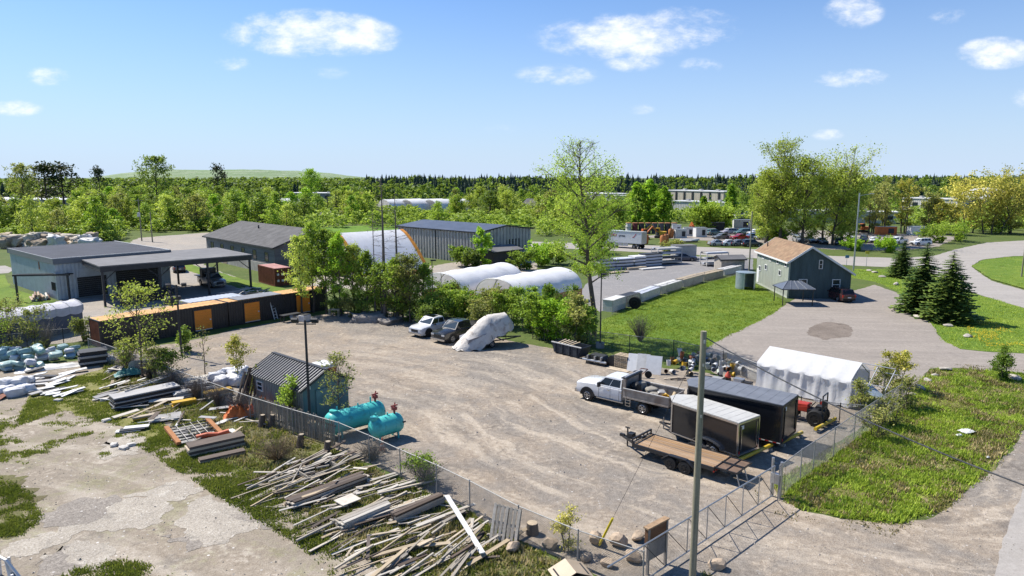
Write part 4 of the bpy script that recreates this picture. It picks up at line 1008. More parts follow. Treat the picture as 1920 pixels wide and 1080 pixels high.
def branch_tree(seed, H, W, base=.3, r=.2, limbs=16, sub=5, twigs=4, per=9, leaf=.22, lean=0.0, rise=.55, top_sparse=0.0, shape='oval', scat=.32, droop=0.0, stems=1, tw_r=.012, lean_az=None):
    """skeleton (trunk mesh builder) and leaf centres of a broad-leaved tree of height H and crown width W"""
    rr = random.Random(seed); wood = MB(); C, S, N = [], [], []
    def prof(t):
        if shape == 'oval': return max(.12, sin(pi * min(1, .12 + .88 * t)) ** .75)
        if shape == 'column': return max(.25, (1 - t) ** .5 * min(1, .45 + t * 3))
        if shape == 'fan': return max(.15, (.35 + .75 * t) * (1 - max(0, t - .75) * 2.2))
        if shape == 'cone': return max(.1, 1 - t * .88)
        return 1
    for st in range(stems):
        ox, oy = (0, 0) if stems == 1 else (rr.uniform(-.5, .5) * W * .25, rr.uniform(-.5, .5) * W * .25)
        hh = H * (1 if st == 0 else rr.uniform(.75, .98)); la = rr.uniform(0, 2 * pi) if lean_az is None else lean_az; lx, ly = cos(la) * lean * hh, sin(la) * lean * hh
        if stems > 1: lx += ox * 1.6; ly += oy * 1.6
        nseg = 7; tp = []
        for i in range(nseg + 1):
            t = i / nseg; tp.append(Vector((ox + lx * t ** 1.3 + rr.uniform(-.012, .012) * H * (t > 0), oy + ly * t ** 1.3 + rr.uniform(-.012, .012) * H * (t > 0), hh * .97 * t)))
        rad = [r / sqrt(stems) * (1 - .9 * (i / nseg)) + .012 for i in range(nseg + 1)]; rad[0] *= 1.25
        wood.path(tp, n=7, radii=rad)
        def on_trunk(t):
            q = t * nseg; i = min(nseg - 1, int(q)); return tp[i].lerp(tp[i + 1], q - i), rad[i] * (1 - (q - i)) + rad[i + 1] * (q - i)
        nl = max(3, limbs // stems)
        for k in range(nl):
            t = k / (nl - 1) if nl > 1 else .5; tz = base + (1 - base) * .98 * t ** .9
            p0, pr = on_trunk(min(.985, tz * (1 if stems == 1 else rr.uniform(.85, 1.0))))
            az = k * 2.399 + rr.uniform(-.5, .5); L = W * .5 * prof(t) * rr.uniform(.75, 1.12); L = max(L, .25)
            up = rise * (.6 + .8 * t) * rr.uniform(.7, 1.3)
            d = Vector((cos(az), sin(az), up - droop)).normalized()
            p1 = p0 + d * L * .55; p2 = p1 + (d + Vector((rr.uniform(-.3, .3), rr.uniform(-.3, .3), rr.uniform(-.1, .35) - droop))).normalized() * L * .5
            r0 = min(pr * .65, .05 + L * .018)
            wood.path([p0, p1, p2], n=5, radii=[r0, r0 * .6, r0 * .22])
            dens = 1.0 if not top_sparse else max(.10, 1 - top_sparse * max(0, (t - .45) / .55) ** .8)
            for j in range(sub):
                q = .3 + .7 * (j + rr.random()) / sub
                b0 = p0.lerp(p1, q / .55 * 1.0) if q < .55 else p1.lerp(p2, (q - .55) / .45)
                dd = (d + Vector((rr.gauss(0, .8), rr.gauss(0, .8), rr.gauss(.15, .5) - droop))).normalized(); l2 = L * rr.uniform(.22, .5) + .15
                b1 = b0 + dd * l2
                wood.tube(b0, b1, r0 * .32 + .006, tw_r * .6, 4, cap=False)
                for w_ in range(twigs):
                    s0 = b0.lerp(b1, rr.uniform(.25, 1)); d3 = (dd + Vector((rr.gauss(0, .9), rr.gauss(0, .9), rr.gauss(.1, .6) - droop))).normalized(); s1 = s0 + d3 * (l2 * rr.uniform(.3, .7) + .08)
                    if w_ < 2: wood.tube(s0, s1, tw_r, tw_r * .5, 3, cap=False)
                    for _ in range(max(1, int(per * 1.5 * dens * rr.uniform(.6, 1.4)))):
                        c = s0.lerp(s1, rr.uniform(.15, 1.1)) + Vector((rr.gauss(0, scat), rr.gauss(0, scat), rr.gauss(0, scat * .8))) * (.4 + .12 * L)
                        if dens < .5 and rr.random() > dens * 1.6: continue
                        C.append(c); S.append(leaf * 1.3 * rr.uniform(.6, 1.35))
    return wood, C, S
def make_tree(name, label, cat, loc, seed, H, W, lm, bark=BARK, group=None, rz=0.0, **kw):
    wood, C, S = branch_tree(seed, H, W, **kw)
    t = thing(name, label, cat, loc, rz, group)
    wood.obj('trunk', bark, t)
    if len(C):
        me = leaf_mesh('crown', np.array([tuple(c) for c in C]), np.array(S), lm, np.random.default_rng(seed)); share('crown', me, t)
    return t
def spruce_meshes(seed, H, W, layers=20, per=13, m=NEEDLE, fine=1.0, gap=.0):
    rr = random.Random(seed); V, F = [], []; trunk = MB().tube((0, 0, 0), (0, 0, H * .97), H * .022 + .03, .015, 7)
    for k in range(layers):
        t = k / layers; z = H * (.05 + .93 * t); L = W * .5 * (1 - t) ** .7 * rr.uniform(.85, 1.1) + .10; n = max(5, int(per * (1 - t * .6)))
        for i in range(n):
            if rr.random() < gap: continue
            a = 2 * pi * (i + rr.random() * .8) / n; l = L * rr.uniform(.7, 1.15); dz = -.22 * l + .12 * l * rr.random(); d = Vector((cos(a), sin(a), 0)); sd = Vector((-sin(a), cos(a), 0))
            zz = z + rr.uniform(-.5, .5) * H / layers
            ns = max(2, int(4 * fine))
            for s in range(ns):
                q0, q1 = s / ns, (s + 1.25) / ns; w0 = l * .30 * (1 - q0 * .75); p0 = d * l * q0 + Vector((0, 0, zz + dz * q0)); p1 = d * l * min(1.1, q1) + Vector((0, 0, zz + dz * q1 + .05 * l * q1 * q1))
                for sg in (-1, 1):
                    o = len(V); tip = p0.lerp(p1, .75) + sd * sg * w0 * rr.uniform(.75, 1.25) + Vector((0, 0, -w0 * rr.uniform(.1, .5)))
                    V += [p0, p1, tip]; F.append((o, o + 1, o + 2))
                o = len(V); V += [p0 + sd * w0 * .35, p1, p0 - sd * w0 * .35 + Vector((0, 0, -w0 * .5))]; F.append((o, o + 1, o + 2))
    me = raw_mesh('crown', np.array([tuple(v) for v in V]), np.array(F), m)
    return trunk.mesh('trunk', BARK), me
def put(name, label, cat, meshes, loc, scale, rz, group=None):
    t = thing(name, label, cat, loc, rz, group); t.scale = scale
    share('trunk', meshes[0], t); share('crown', meshes[1], t)
    return t
def hgt(base, v): return Zat(base, v)

# --- tall half-leafed tree beside the yard (right of the hoop shelters)
b_ = P(1112, 640); H_ = Zat(b_, 254)
make_tree('tall_tree', 'tall light-green tree with a thin airy top beside the yard', 'tree', b_, 11, H_, 8.0, leaf_mat('airy_leaves', (.10, .16, .016), (.33, .43, .055)), bark=BARK, base=.30, r=.27, limbs=38, sub=8, twigs=6, per=10, leaf=.125, rise=.75, top_sparse=1.0, shape='oval', scat=.3, lean=.085, lean_az=pi)
# --- poplars behind the house
for i, (u, v, vt, W_, sd, lb) in enumerate(((1462, 458, 262, 15, 21, 'tall spring-green poplar behind the house, left of its neighbour'), (1540, 458, 272, 16, 22, 'tall spring-green poplar behind the house, right of its neighbour'), (1505, 460, 296, 14, 23, 'shorter poplar between the two tall ones'), (1436, 456, 318, 11, 24, 'lower poplar at the left end of the group'), (1578, 458, 312, 11, 25, 'lower poplar at the right end of the group'))):
    b_ = P(u, v); make_tree('poplar_tree', lb, 'tree', b_, sd, Zat(b_, vt), W_, LF_PALE, base=.06, r=.36, limbs=36, sub=8, twigs=5, per=7, leaf=.30, rise=1.1, top_sparse=.8, shape='oval', scat=.5, stems=2 if i == 1 else 1)
# --- pair of columnar poplars and a bush in the distance, centre right
for i, (u, v, vt, W_) in enumerate(((1192, 430, 345, 7), (1216, 430, 342, 9), (1243, 432, 356, 8), (1368, 418, 350, 6.0), (1318, 408, 372, 5))):
    b_ = P(u, v); make_tree('poplar_tree', ['slim bright green poplar, leftmost of the group behind the drums', 'broadest bright green poplar behind the drums', 'bright green poplar right of the broad one', 'slender green poplar before the beige warehouse', 'small slim poplar before the pale flat building'][i],
        'tree', b_, 40 + i, Zat(b_, vt), W_, LF_LIME, base=.08, r=.3, limbs=24, sub=5, twigs=4, per=6, leaf=.55, rise=1.6, shape='column', scat=.5)
for i, (u, v, vt, W_) in enumerate(((1320, 432, 398, 11), (1350, 430, 396, 9), (1150, 430, 390, 8), (1120, 430, 384, 8))):
    b_ = P(u, v); make_tree('broad_tree', ['wide bushy tree behind the car park, left one', 'wide bushy tree behind the car park, right one', 'bright bush-like tree behind the white truck', 'bright tree just behind the tall airy tree'][i], 'tree', b_, 60 + i, Zat(b_, vt), W_, LF_SPRING, base=.1, r=.3, limbs=24, sub=6, twigs=4, per=7, leaf=.5, rise=.6, scat=.5)
# --- yellow willows on the right
for i, (u, v, vt, W_, ls) in enumerate(((1815, 436, 368, 18, LF_YEL), (1858, 438, 352, 19, LF_YEL), (1905, 438, 366, 16, LF_YEL), (1960, 436, 362, 18, LF_YEL), (1660, 436, 342, 8, LF_OLIVE), (1694, 436, 340, 8, LF_YEL), (1630, 438, 352, 8, LF_OLIVE), (1600, 440, 350, 9, LF_SPRING), (1735, 438, 362, 8, LF_OLIVE), (1770, 440, 380, 7, LF_YEL), (1425, 436, 358, 9, LF_SPRING), (1580, 436, 330, 10, LF_MID))):
    b_ = P(u, v); make_tree('willow_tree', ['yellow willow in front of the dome, left', 'largest yellow willow in front of the dome', 'yellow willow at the right edge behind the road', 'yellow willow cut by the right edge', 'olive willow behind the white parked cars, tallest', 'yellowish willow beside the tallest olive one', 'thin olive willow left of the tallest', 'spring-green tree right of the poplars', 'sparse olive willow before the office', 'small yellow willow before the office', 'green tree left of the poplars', 'mid-green tree touching the right poplar'][i], 'tree', b_, 80 + i, Zat(b_, vt), W_, ls,
        base=.12, r=.3, limbs=26, sub=6, twigs=4, per=6 if i < 4 else 3, leaf=.40, rise=1.1 if i < 4 else 1.5, scat=.45, shape='fan', stems=3, bark=BARK)
# --- spruces by the driveway
for i, (u, v, vt, W_, lb) in enumerate(((1776, 602, 467, 6.0, 'full dark spruce by the driveway, nearest of three'), (1727, 586, 452, 5.8, 'dark spruce by the driveway, middle of three'), (1690, 520, 448, 4.6, 'dark bluish spruce, farthest of the three by the driveway'))):
    b_ = P(u, v); H_ = Zat(b_, vt); tm, cm = spruce_meshes(100 + i, H_, W_, layers=30, per=22, m=NEEDLE_N, fine=1.3); put('spruce_tree', lb, 'tree', (tm, cm), b_, (1, 1, 1), 0)
# --- belt of trees at the back of the yard
belt = [(566, 590, 446, 3.6), (588, 586, 424, 4.4), (612, 588, 432, 4.2), (640, 592, 444, 4.4), (664, 590, 462, 3.6), (690, 596, 478, 4.0), (716, 600, 498, 3.8), (742, 604, 492, 4.4), (770, 606, 486, 4.2), (796, 606, 500, 3.8), (628, 580, 436, 3.8), (756, 598, 510, 3.6)]
for i, (u, v, vt, W_) in enumerate(belt):
    b_ = P(u, v); make_tree('young_tree', 'young leafy tree in the belt behind the containers, number %s from the left' % ['one', 'two', 'three', 'five', 'six', 'seven', 'eight', 'nine', 'eleven', 'twelve', 'four', 'ten'][i], 'tree', b_, 120 + i, Zat(b_, vt), W_, (LF_PALE, LF_SPRING, LF_SPRING, LF_LIME)[i % 4] if i < 6 or i == 10 else (LF_MID, LF_SPRING, LF_OLIVE)[i % 3],
        base=.22, r=.10, limbs=24, sub=6, twigs=4, per=5 if i < 6 or i == 10 else 4, leaf=.17, rise=1.3, scat=.26, shape='column' if i % 2 else 'oval', group='tree belt at the back of the yard')
for i, (u, v, vt, W_, lm) in enumerate(((628, 592, 568, 2.6, LF_DARK), (655, 594, 566, 2.8, LF_OLIVE), (682, 596, 570, 2.6, LF_DARK), (708, 590, 556, 3.0, LF_DARK), (735, 596, 562, 3.0, LF_OLIVE), (760, 604, 566, 3.0, LF_DARK), (785, 608, 570, 2.8, LF_DARK), (700, 575, 540, 3.0, LF_OLIVE), (750, 585, 545, 3.0, LF_DARK))):
    b_ = P(u, v); make_tree('bush', 'dark undergrowth bush under the tree belt, %s' % ['leftmost', 'second from the left', 'third from the left', 'left of the dead conifers', 'right of the dead conifers', 'third from the right', 'rightmost', 'at the back on the left', 'at the back on the right'][i], 'bush', b_, 500 + i, Zat(b_, vt), W_, lm, base=.03, r=.03, limbs=16, sub=6, twigs=4, per=4, leaf=.15, rise=1.0, scat=.28, stems=3, group='undergrowth of the tree belt')
for i, (u, v, vt, W_) in enumerate(((1440, 452, 434, 5), (1462, 455, 436, 5), (1600, 470, 462, 4), (1660, 474, 458, 5), (1790, 452, 430, 8), (1755, 456, 436, 7))):
    b_ = P(u, v); make_tree('bush', ['bright bush at the foot of the left poplar', 'bright bush beside the silver SUV', 'low bush on the street edge behind the house', 'low bush on the street edge near the spruces', 'green bush at the foot of the willows by the road', 'green bush between the white SUV and the willows'][i], 'bush', b_, 520 + i, Zat(b_, vt), W_, LF_LIME if i < 4 else LF_SPRING, base=.03, r=.05, limbs=16, sub=6, twigs=4, per=5, leaf=.32, rise=1.0, scat=.35, stems=3)
# dead conifers rising out of the belt
def dead_conifer(lb, u, v, vt, seed, r=.2):
    b_ = P(u, v); H_ = Zat(b_, vt); rr = random.Random(seed); t = thing('dead_conifer', lb, 'tree', b_)
    tr = MB(); tr.path([(0, 0, 0), (.05, 0, H_ * .5), (.0, .05, H_)], n=7, radii=[r, r * .6, .02]); tr.obj('trunk', BARKD, t)
    br = MB()
    for k in range(46):
        z = H_ * rr.uniform(.3, .98); a = rr.uniform(0, 2 * pi); l = (1.15 - z / H_) * rr.uniform(.6, 2.4) + .2; d = Vector((cos(a), sin(a), rr.uniform(-.25, .25)))
        br.tube((0, 0, z), Vector((0, 0, z)) + d * l, .022, .008, 4, cap=False)
        if z > H_ * .6:
            for q in range(3): br.tube(Vector((0, 0, z)) + d * l * rr.uniform(.3, .9), Vector((0, 0, z)) + d * l + Vector((rr.uniform(-.5, .5), rr.uniform(-.5, .5), rr.uniform(-.3, .3))), .014, .006, 3, cap=False)
    br.obj('bare_branches', BARKD, t)
dead_conifer('tallest dead conifer trunk with bare twigs in the tree belt', 722, 600, 330, 1, .24)
dead_conifer('dead conifer trunk right of the tallest one', 746, 600, 358, 2, .2)
dead_conifer('thin dead trunk left of the tallest dead conifer', 704, 598, 392, 3, .1)
# bushes in front of the hoop shelters
bush = [(820, 612, 560, 3.2, LF_MID), (850, 606, 545, 3.2, LF_SPRING), (885, 606, 548, 3.4, LF_MID), (918, 610, 540, 3.4, LF_OLIVE), (950, 612, 552, 3.2, LF_SPRING), (905, 622, 566, 2.6, LF_OLIVE), (985, 622, 535, 3.0, LF_MID), (1003, 634, 552, 3.2, LF_SPRING), (1022, 640, 560, 3.2, LF_LIME), (1048, 645, 566, 3.2, LF_LIME), (1072, 648, 556, 3.4, LF_OLIVE),
        (1095, 648, 580, 2.4, LF_MID), (1035, 632, 530, 2.8, LF_MID), (965, 600, 545, 2.6, LF_DARK), (840, 590, 535, 3.0, LF_DARK), (800, 618, 575, 2.2, LF_DARK), (870, 592, 550, 2.6, LF_MID), (1062, 625, 540, 2.6, LF_MID)]
ordn = ['leftmost', 'second', 'third', 'fourth', 'fifth', 'sixth', 'seventh', 'eighth', 'ninth', 'tenth', 'eleventh', 'twelfth', 'thirteenth', 'fourteenth', 'fifteenth', 'sixteenth', 'seventeenth', 'rightmost']
rank = {k: r for r, k in enumerate(sorted(range(len(bush)), key=lambda k: bush[k][0]))}
for i, (u, v, vt, W_, lm) in enumerate(bush):
    b_ = P(u, v); make_tree('bush', 'leafy bush in the hedge behind the boat and pickups, %s from the left' % ordn[rank[i]] if rank[i] not in (0, 17) else '%s leafy bush in the hedge behind the boat and pickups' % ordn[rank[i]], 'bush', b_, 160 + i, Zat(b_, vt), W_, lm, base=.05, r=.05, limbs=20, sub=6, twigs=4, per=5, leaf=.17, rise=1.2, scat=.28, stems=3, group='hedge at the back of the yard')
def bare_shrub(name, lb, loc, seed, H, W, m=BARKP, n=70, group=None):
    rr = random.Random(seed); t = MB()
    for k in range(n):
        a = rr.uniform(0, 2 * pi); l = H * rr.uniform(.55, 1.05); sp_ = W * .5 * rr.uniform(.1, 1.0)
        p1 = Vector((cos(a) * sp_ * .5, sin(a) * sp_ * .5, l * .6)); p2 = Vector((cos(a) * sp_, sin(a) * sp_, l))
        t.tube((cos(a) * .1, sin(a) * .1, 0), p1, .016, .011, 3, cap=False); t.tube(p1, p2, .011, .004, 3, cap=False)
        for q in range(3): s = p1.lerp(p2, rr.random()); t.tube(s, s + Vector((rr.uniform(-.3, .3), rr.uniform(-.3, .3), rr.uniform(.05, .35))), .007, .003, 3, cap=False)
    return tag(t.obj(name, m, loc=loc), lb, 'shrub', group)
bare_shrub('bare_shrub', 'round leafless shrub on the lawn beside the junk row', P(1200, 640), 3, 2.4, 3.4, BARKD, 150)
# fence-side trees and shrubs on the left
b_ = P(268, 712); make_tree('small_tree', 'light green small tree at the fence before the black containers', 'tree', b_, 201, Zat(b_, 542), 5.2, LF_PALE, base=.25, r=.08, limbs=20, sub=6, twigs=4, per=3, leaf=.14, rise=.8, scat=.26)
b_ = P(446, 716); make_tree('sapling', 'yellow-green sapling at the white bags behind the fence', 'tree', b_, 202, Zat(b_, 640), 1.7, LF_YEL, base=.3, r=.03, limbs=12, sub=4, twigs=3, per=7, leaf=.12, rise=1.1, scat=.25)
b_ = P(385, 705); make_tree('sapling', 'thin dry sapling left of the white bags', 'tree', b_, 203, Zat(b_, 618), 1.3, LF_OLIVE, base=.2, r=.03, limbs=10, sub=3, twigs=2, per=2, leaf=.1, rise=1.3, scat=.25)
b_ = P(638, 806); make_tree('sapling', 'thin sapling before the shed end wall by the tanks', 'tree', b_, 204, Zat(b_, 668), 2.6, LF_OLIVE, base=.25, r=.05, limbs=16, sub=5, twigs=3, per=4, leaf=.10, rise=1.0, scat=.25, top_sparse=.4)
for i, (u, v, vt, W_, lm) in enumerate(((20, 655, 560, 3.6, LF_OLIVE), (-10, 670, 590, 3.2, LF_SPRING), (62, 658, 584, 3.4, LF_OLIVE), (300, 716, 645, 2.0, LF_OLIVE), (240, 698, 640, 1.8, LF_OLIVE), (318, 720, 660, 1.8, LF_DARK), (538, 790, 715, 1.5, LF_SPRING), (478, 752, 690, 1.3, LF_OLIVE), (160, 640, 600, 2.0, LF_OLIVE), (345, 660, 618, 1.2, LF_MID))):
    b_ = P(u, v); make_tree('bush', ['olive bush before the tarped stack at the left edge', 'bright bush cut by the left edge', 'thin olive bush right of the left-edge bushes', 'green bush under the small fence tree', 'dark bush left of the small fence tree trunk', 'dark low bush on the fence right of the small tree', 'vine-like bush against the shed wall', 'dry vine at the shed corner', 'olive bush at the container end', 'low bush at the light pole by the containers'][i], 'bush', b_, 210 + i, Zat(b_, vt), W_, lm, base=.05, r=.04, limbs=18, sub=6, twigs=4, per=3, leaf=.12, rise=1.0, scat=.28, stems=3)
bare_shrub('bare_shrub', 'bare grey brush before the tarped stack', P(88, 650), 5, 2.6, 3.6, BARKP, 110)
for i, u in enumerate((240, 285, 330, 372, 412, 452)):
    bare_shrub('bare_shrub', 'dark leafless brush grown into the fence, %s from the small tree' % ['first', 'second', 'third', 'fourth', 'fifth', 'sixth'][i], P(u, 694 + (u - 240) * .40), 400 + i, 1.5, 2.4, BARKD, 120, group='brush along the yard fence')
bare_shrub('bare_shrub', 'dry brush heap between the planks and the fence', P(520, 862), 6, 1.1, 3.6, mat('dry_brush', (.22, .16, .09), .9), 150)
bare_shrub('bare_shrub', 'dry brush beside the round tank behind the fence', P(700, 862), 7, .9, 2.4, mat('grey_brush', (.20, .17, .13), .9), 110)
bare_shrub('bare_shrub', 'dry weeds behind the fence by the mid posts', P(800, 902), 8, 1.0, 2.6, mat('grey_brush', (.20, .17, .13), .9), 110)
b_ = P(792, 905); make_tree('bush', 'low green bush on the fence between the planks and the yard', 'bush', b_, 230, 1.3, 1.7, LF_MID, base=.05, r=.02, limbs=12, sub=5, twigs=3, per=5, leaf=.10, rise=1.0, scat=.25, stems=3)
b_ = P(1062, 1035); make_tree('bush', 'pale yellow shrub behind the fence by the boulders', 'bush', b_, 231, 1.6, .9, LF_YEL, base=.1, r=.02, limbs=12, sub=4, twigs=3, per=6, leaf=.07, rise=1.8, scat=.2, stems=3)
for i, (u, v, vt, W_, lm, per) in enumerate(((1680, 730, 665, 1.9, LF_YEL, 7), (1655, 745, 690, 1.7, LF_OLIVE, 3), (1612, 790, 715, 1.6, LF_OLIVE, 3), (1690, 765, 716, 1.9, LF_OLIVE, 3), (1872, 715, 662, 1.6, LF_MID, 7), (1640, 822, 775, 1.9, LF_OLIVE, 2), (1670, 800, 750, 1.8, LF_OLIVE, 2))):
    b_ = P(u, v); make_tree('bush', ['yellow shrub at the open end of the white tent', 'thin shrub inside the open tent frame', 'thin shrub at the tent end by the fence', 'sparse shrub on the corner fence', 'young green shrub by the driveway entrance post', 'sparse twiggy shrub outside the fence corner', 'twiggy shrub leaning on the fence corner'][i], 'bush', b_, 240 + i, Zat(b_, vt), W_, lm, base=.08, r=.03, limbs=16, sub=5, twigs=4, per=per, leaf=.11, rise=1.3, scat=.25, stems=3)
# mixed shrubs near the centre buildings
for i, (u, v, vt, W_, lm) in enumerate(((908, 502, 428, 3.0, LF_LIME), (1010, 500, 470, 5, LF_LIME), (1040, 495, 465, 5, LF_SPRING), (1124, 476, 442, 3.6, LF_DARK), (1252, 476, 462, 3, LF_OLIVE), (1266, 474, 460, 3, LF_OLIVE), (975, 506, 480, 4.0, LF_MID), (1100, 484, 462, 4, LF_LIME), (880, 505, 480, 4, LF_DARK), (870, 500, 470, 4, LF_MID))):
    b_ = P(u, v); make_tree('bush' if vt > 445 else 'small_tree', ['small bright tree at the corner of the metal building', 'bright bush left behind the tall tree trunk', 'bright bush behind the tall tree trunk', 'dark rounded bush before the white truck cab', 'dry olive bush on the road edge, left one', 'dry olive bush on the road edge, right one', 'green bush at the lean-to', 'lime bush left of the dark rounded bush', 'dark bush between metal building and hoop shelters', 'green bush at the base of the metal building'][i], 'bush' if vt > 445 else 'tree', b_, 260 + i, Zat(b_, vt), W_, lm, base=.08, r=.05, limbs=16, sub=5, twigs=4, per=7, leaf=.28, rise=1.0, scat=.35, stems=2)

# ------------------------------------------------------------------ the wood beyond: individual trees near, one mass far away
def clump_meshes(seed, H, W, lm, n_cl=26, per=26, leaf=.6, base=.04, bark=BARK):
    rg = np.random.default_rng(seed); rr = random.Random(seed); C, S = [], []; wood = MB(); wood.tube((0, 0, 0), (0, 0, H * .8), H * .02 + .05, .04, 6)
    for k in range(n_cl):
        t = rr.random() ** .8; z = H * (base + (1 - base) * t); rad = W * .5 * max(.2, sin(pi * min(1, .25 + .75 * t)) ** .6) * rr.uniform(.3, 1.0); a = k * 2.4 + rr.random()
        c = np.array((cos(a) * rad, sin(a) * rad, z)); cr = W * rr.uniform(.10, .19)
        if k % 2 == 0: wood.tube((0, 0, z * .75), tuple(c), .06, .02, 4, cap=False)
        p = rg.normal(size=(per, 3)); p /= np.linalg.norm(p, axis=1, keepdims=True); p *= cr * rg.uniform(.5, 1.05, (per, 1)); p[:, 2] *= .8
        C.append(c + p); S.append(leaf * rg.uniform(.6, 1.3, per))
    C = np.concatenate(C); S = np.concatenate(S)
    return wood.mesh('trunk', bark), leaf_mesh('crown', C, S, lm, rg, up=.9)
NEAR_PROTO = []
for i, lm in enumerate((LF_SPRING, LF_PALE, LF_MID, LF_SPRING, LF_OLIVE, LF_LIME, LF_PALE, LF_DARK)): NEAR_PROTO.append(clump_meshes(300 + i, 10, (7.5, 8.5, 8, 6.5, 7.5, 6.5, 9, 8)[i], lm, 54, 34, .56))
SPR_PROTO = [spruce_meshes(320 + i, 10, 4.2, layers=15, per=9, fine=.6) for i in range(3)]
BARE_PROTO = [clump_meshes(330, 10, 6, LF_OLIVE, 30, 10, .30, bark=BARKP)]
def pine_meshes(seed):
    rg = np.random.default_rng(seed); rr = random.Random(seed); C, S = [], []; wood = MB(); wood.tube((0, 0, 0), (.2, 0, 10), .22, .05, 6)
    for k in range(34):
        z = rr.uniform(3.0, 10.2); a = rr.uniform(0, 6.28); l = (11.0 - z) * rr.uniform(.15, .45) + .3; c = np.array((cos(a) * l, sin(a) * l, z + l * .1))
        wood.tube((0, 0, z - .2), tuple(c), .07, .03, 4, cap=False)
        p = rg.normal(size=(34, 3)) * np.array((.65, .65, .4)); C.append(c + p); S.append(.5 * rg.uniform(.6, 1.3, 34))
    return wood.mesh('trunk', BARK), leaf_mesh('crown', np.concatenate(C), np.concatenate(S), NEEDLE, rg, up=.5)
PINE_PROTO = [pine_meshes(341), pine_meshes(342)]

# landmark trees of the wood
for (u, v, vt, pr, lb, ws) in ((298, 412, 294, None, 'tall dark tree rising above the wood on the left', 1), (92, 400, 312, 0, 'dark pine above the wood, left of its neighbour', 1.5), (122, 398, 306, 1, 'dark pine above the wood, right of its neighbour', 1.5), (48, 402, 310, None, 'rounded olive tree above the wood at the far left', 1), (412, 380, 308, 1, 'dark pine silhouetted before the landfill hill', 1.0), (190, 390, 318, 0, 'small pine between the big pine and the tall dark tree', .9), (585, 385, 318, None, 'bright green tree before the end of the hill', 1)):
    b_ = P(u, v); H_ = Zat(b_, vt)
    if pr is None: make_tree('tall_tree', lb, 'tree', b_, u, H_, H_ * .62, LF_DARK if u == 298 else (LF_OLIVE if u == 48 else LF_LIME), base=.2, r=.35, limbs=24, sub=6, twigs=4, per=5, leaf=.5, rise=.9, scat=.5, top_sparse=.3)
    else: put('pine_tree', lb, 'tree', PINE_PROTO[pr], b_, (H_ / 10 * .8 * ws, H_ / 10 * .8 * ws, H_ / 10), u)

def forbidden(x, y, keep=None):
    """keep trees off yards, streets, fields and roofs"""
    v = HORIZON + CAM_H * FOC / y * 1.0; u = 960 + x * FOC / y
    # rows are approximate (small pitch): good enough for keep-out zones
    for (u0, u1, v0, v1) in keep or KEEP:
        if u0 < u < u1 and v0 < v < v1: return True
    return False
KEEP_S = [(-140, 145, 387, 402), (530, 628, 372, 390), (690, 850, 386, 402), (1080, 1150, 368, 380), (1238, 1376, 378, 402), (1686, 1800, 390, 402), (1436, 1684, 410, 480), (600, 765, 426, 600), (825, 1005, 434, 600), (1150, 1800, 425, 600), (225, 440, 434, 600), (375, 620, 436, 600), (-100, 300, 455, 600), (1760, 2200, 440, 600), (740, 1010, 428, 600), (1000, 1150, 444, 600)]
KEEP = [(-140, 145, 387, 428), (530, 628, 372, 402), (690, 850, 386, 424), (470, 520, 385, 404), (1080, 1150, 372, 432), (1238, 1362, 380, 425), (1256, 1376, 392, 420), (1150, 1190, 374, 388), (1686, 1800, 392, 432), (1800, 1895, 376, 432), (1436, 1684, 412, 475), (1376, 1416, 414, 440),
        (590, 640, 410, 424), (970, 1020, 396, 412), (555, 770, 422, 600), (825, 1005, 414, 600), (1150, 1800, 418, 600), (225, 440, 434, 600), (375, 620, 432, 600), (-100, 300, 452, 600), (1760, 2200, 440, 600), (740, 1010, 428, 600), (1000, 1150, 440, 600)]
def far_conifer(seed):
    rr = random.Random(seed); V, F = [], []
    for k in range(8):
        zt = 10 - k * 1.05; zl = zt - 2.0 - .1 * k; r = .28 + k * .25; n = 8; o = len(V); V.append((rr.uniform(-.1, .1), rr.uniform(-.1, .1), zt))
        for j in range(2 * n): q = r * (rr.uniform(.85, 1.25) if j % 2 else rr.uniform(.45, .7)); V.append((q * cos(pi * j / n), q * sin(pi * j / n), zl + (0 if j % 2 else .5) + rr.uniform(-.2, .2)))
        F += [(o, o + 1 + j, o + 1 + (j + 1) % (2 * n)) for j in range(2 * n)]
    V2 = [V[i] for f in F for i in f]
    return np.array(V2, np.float32)
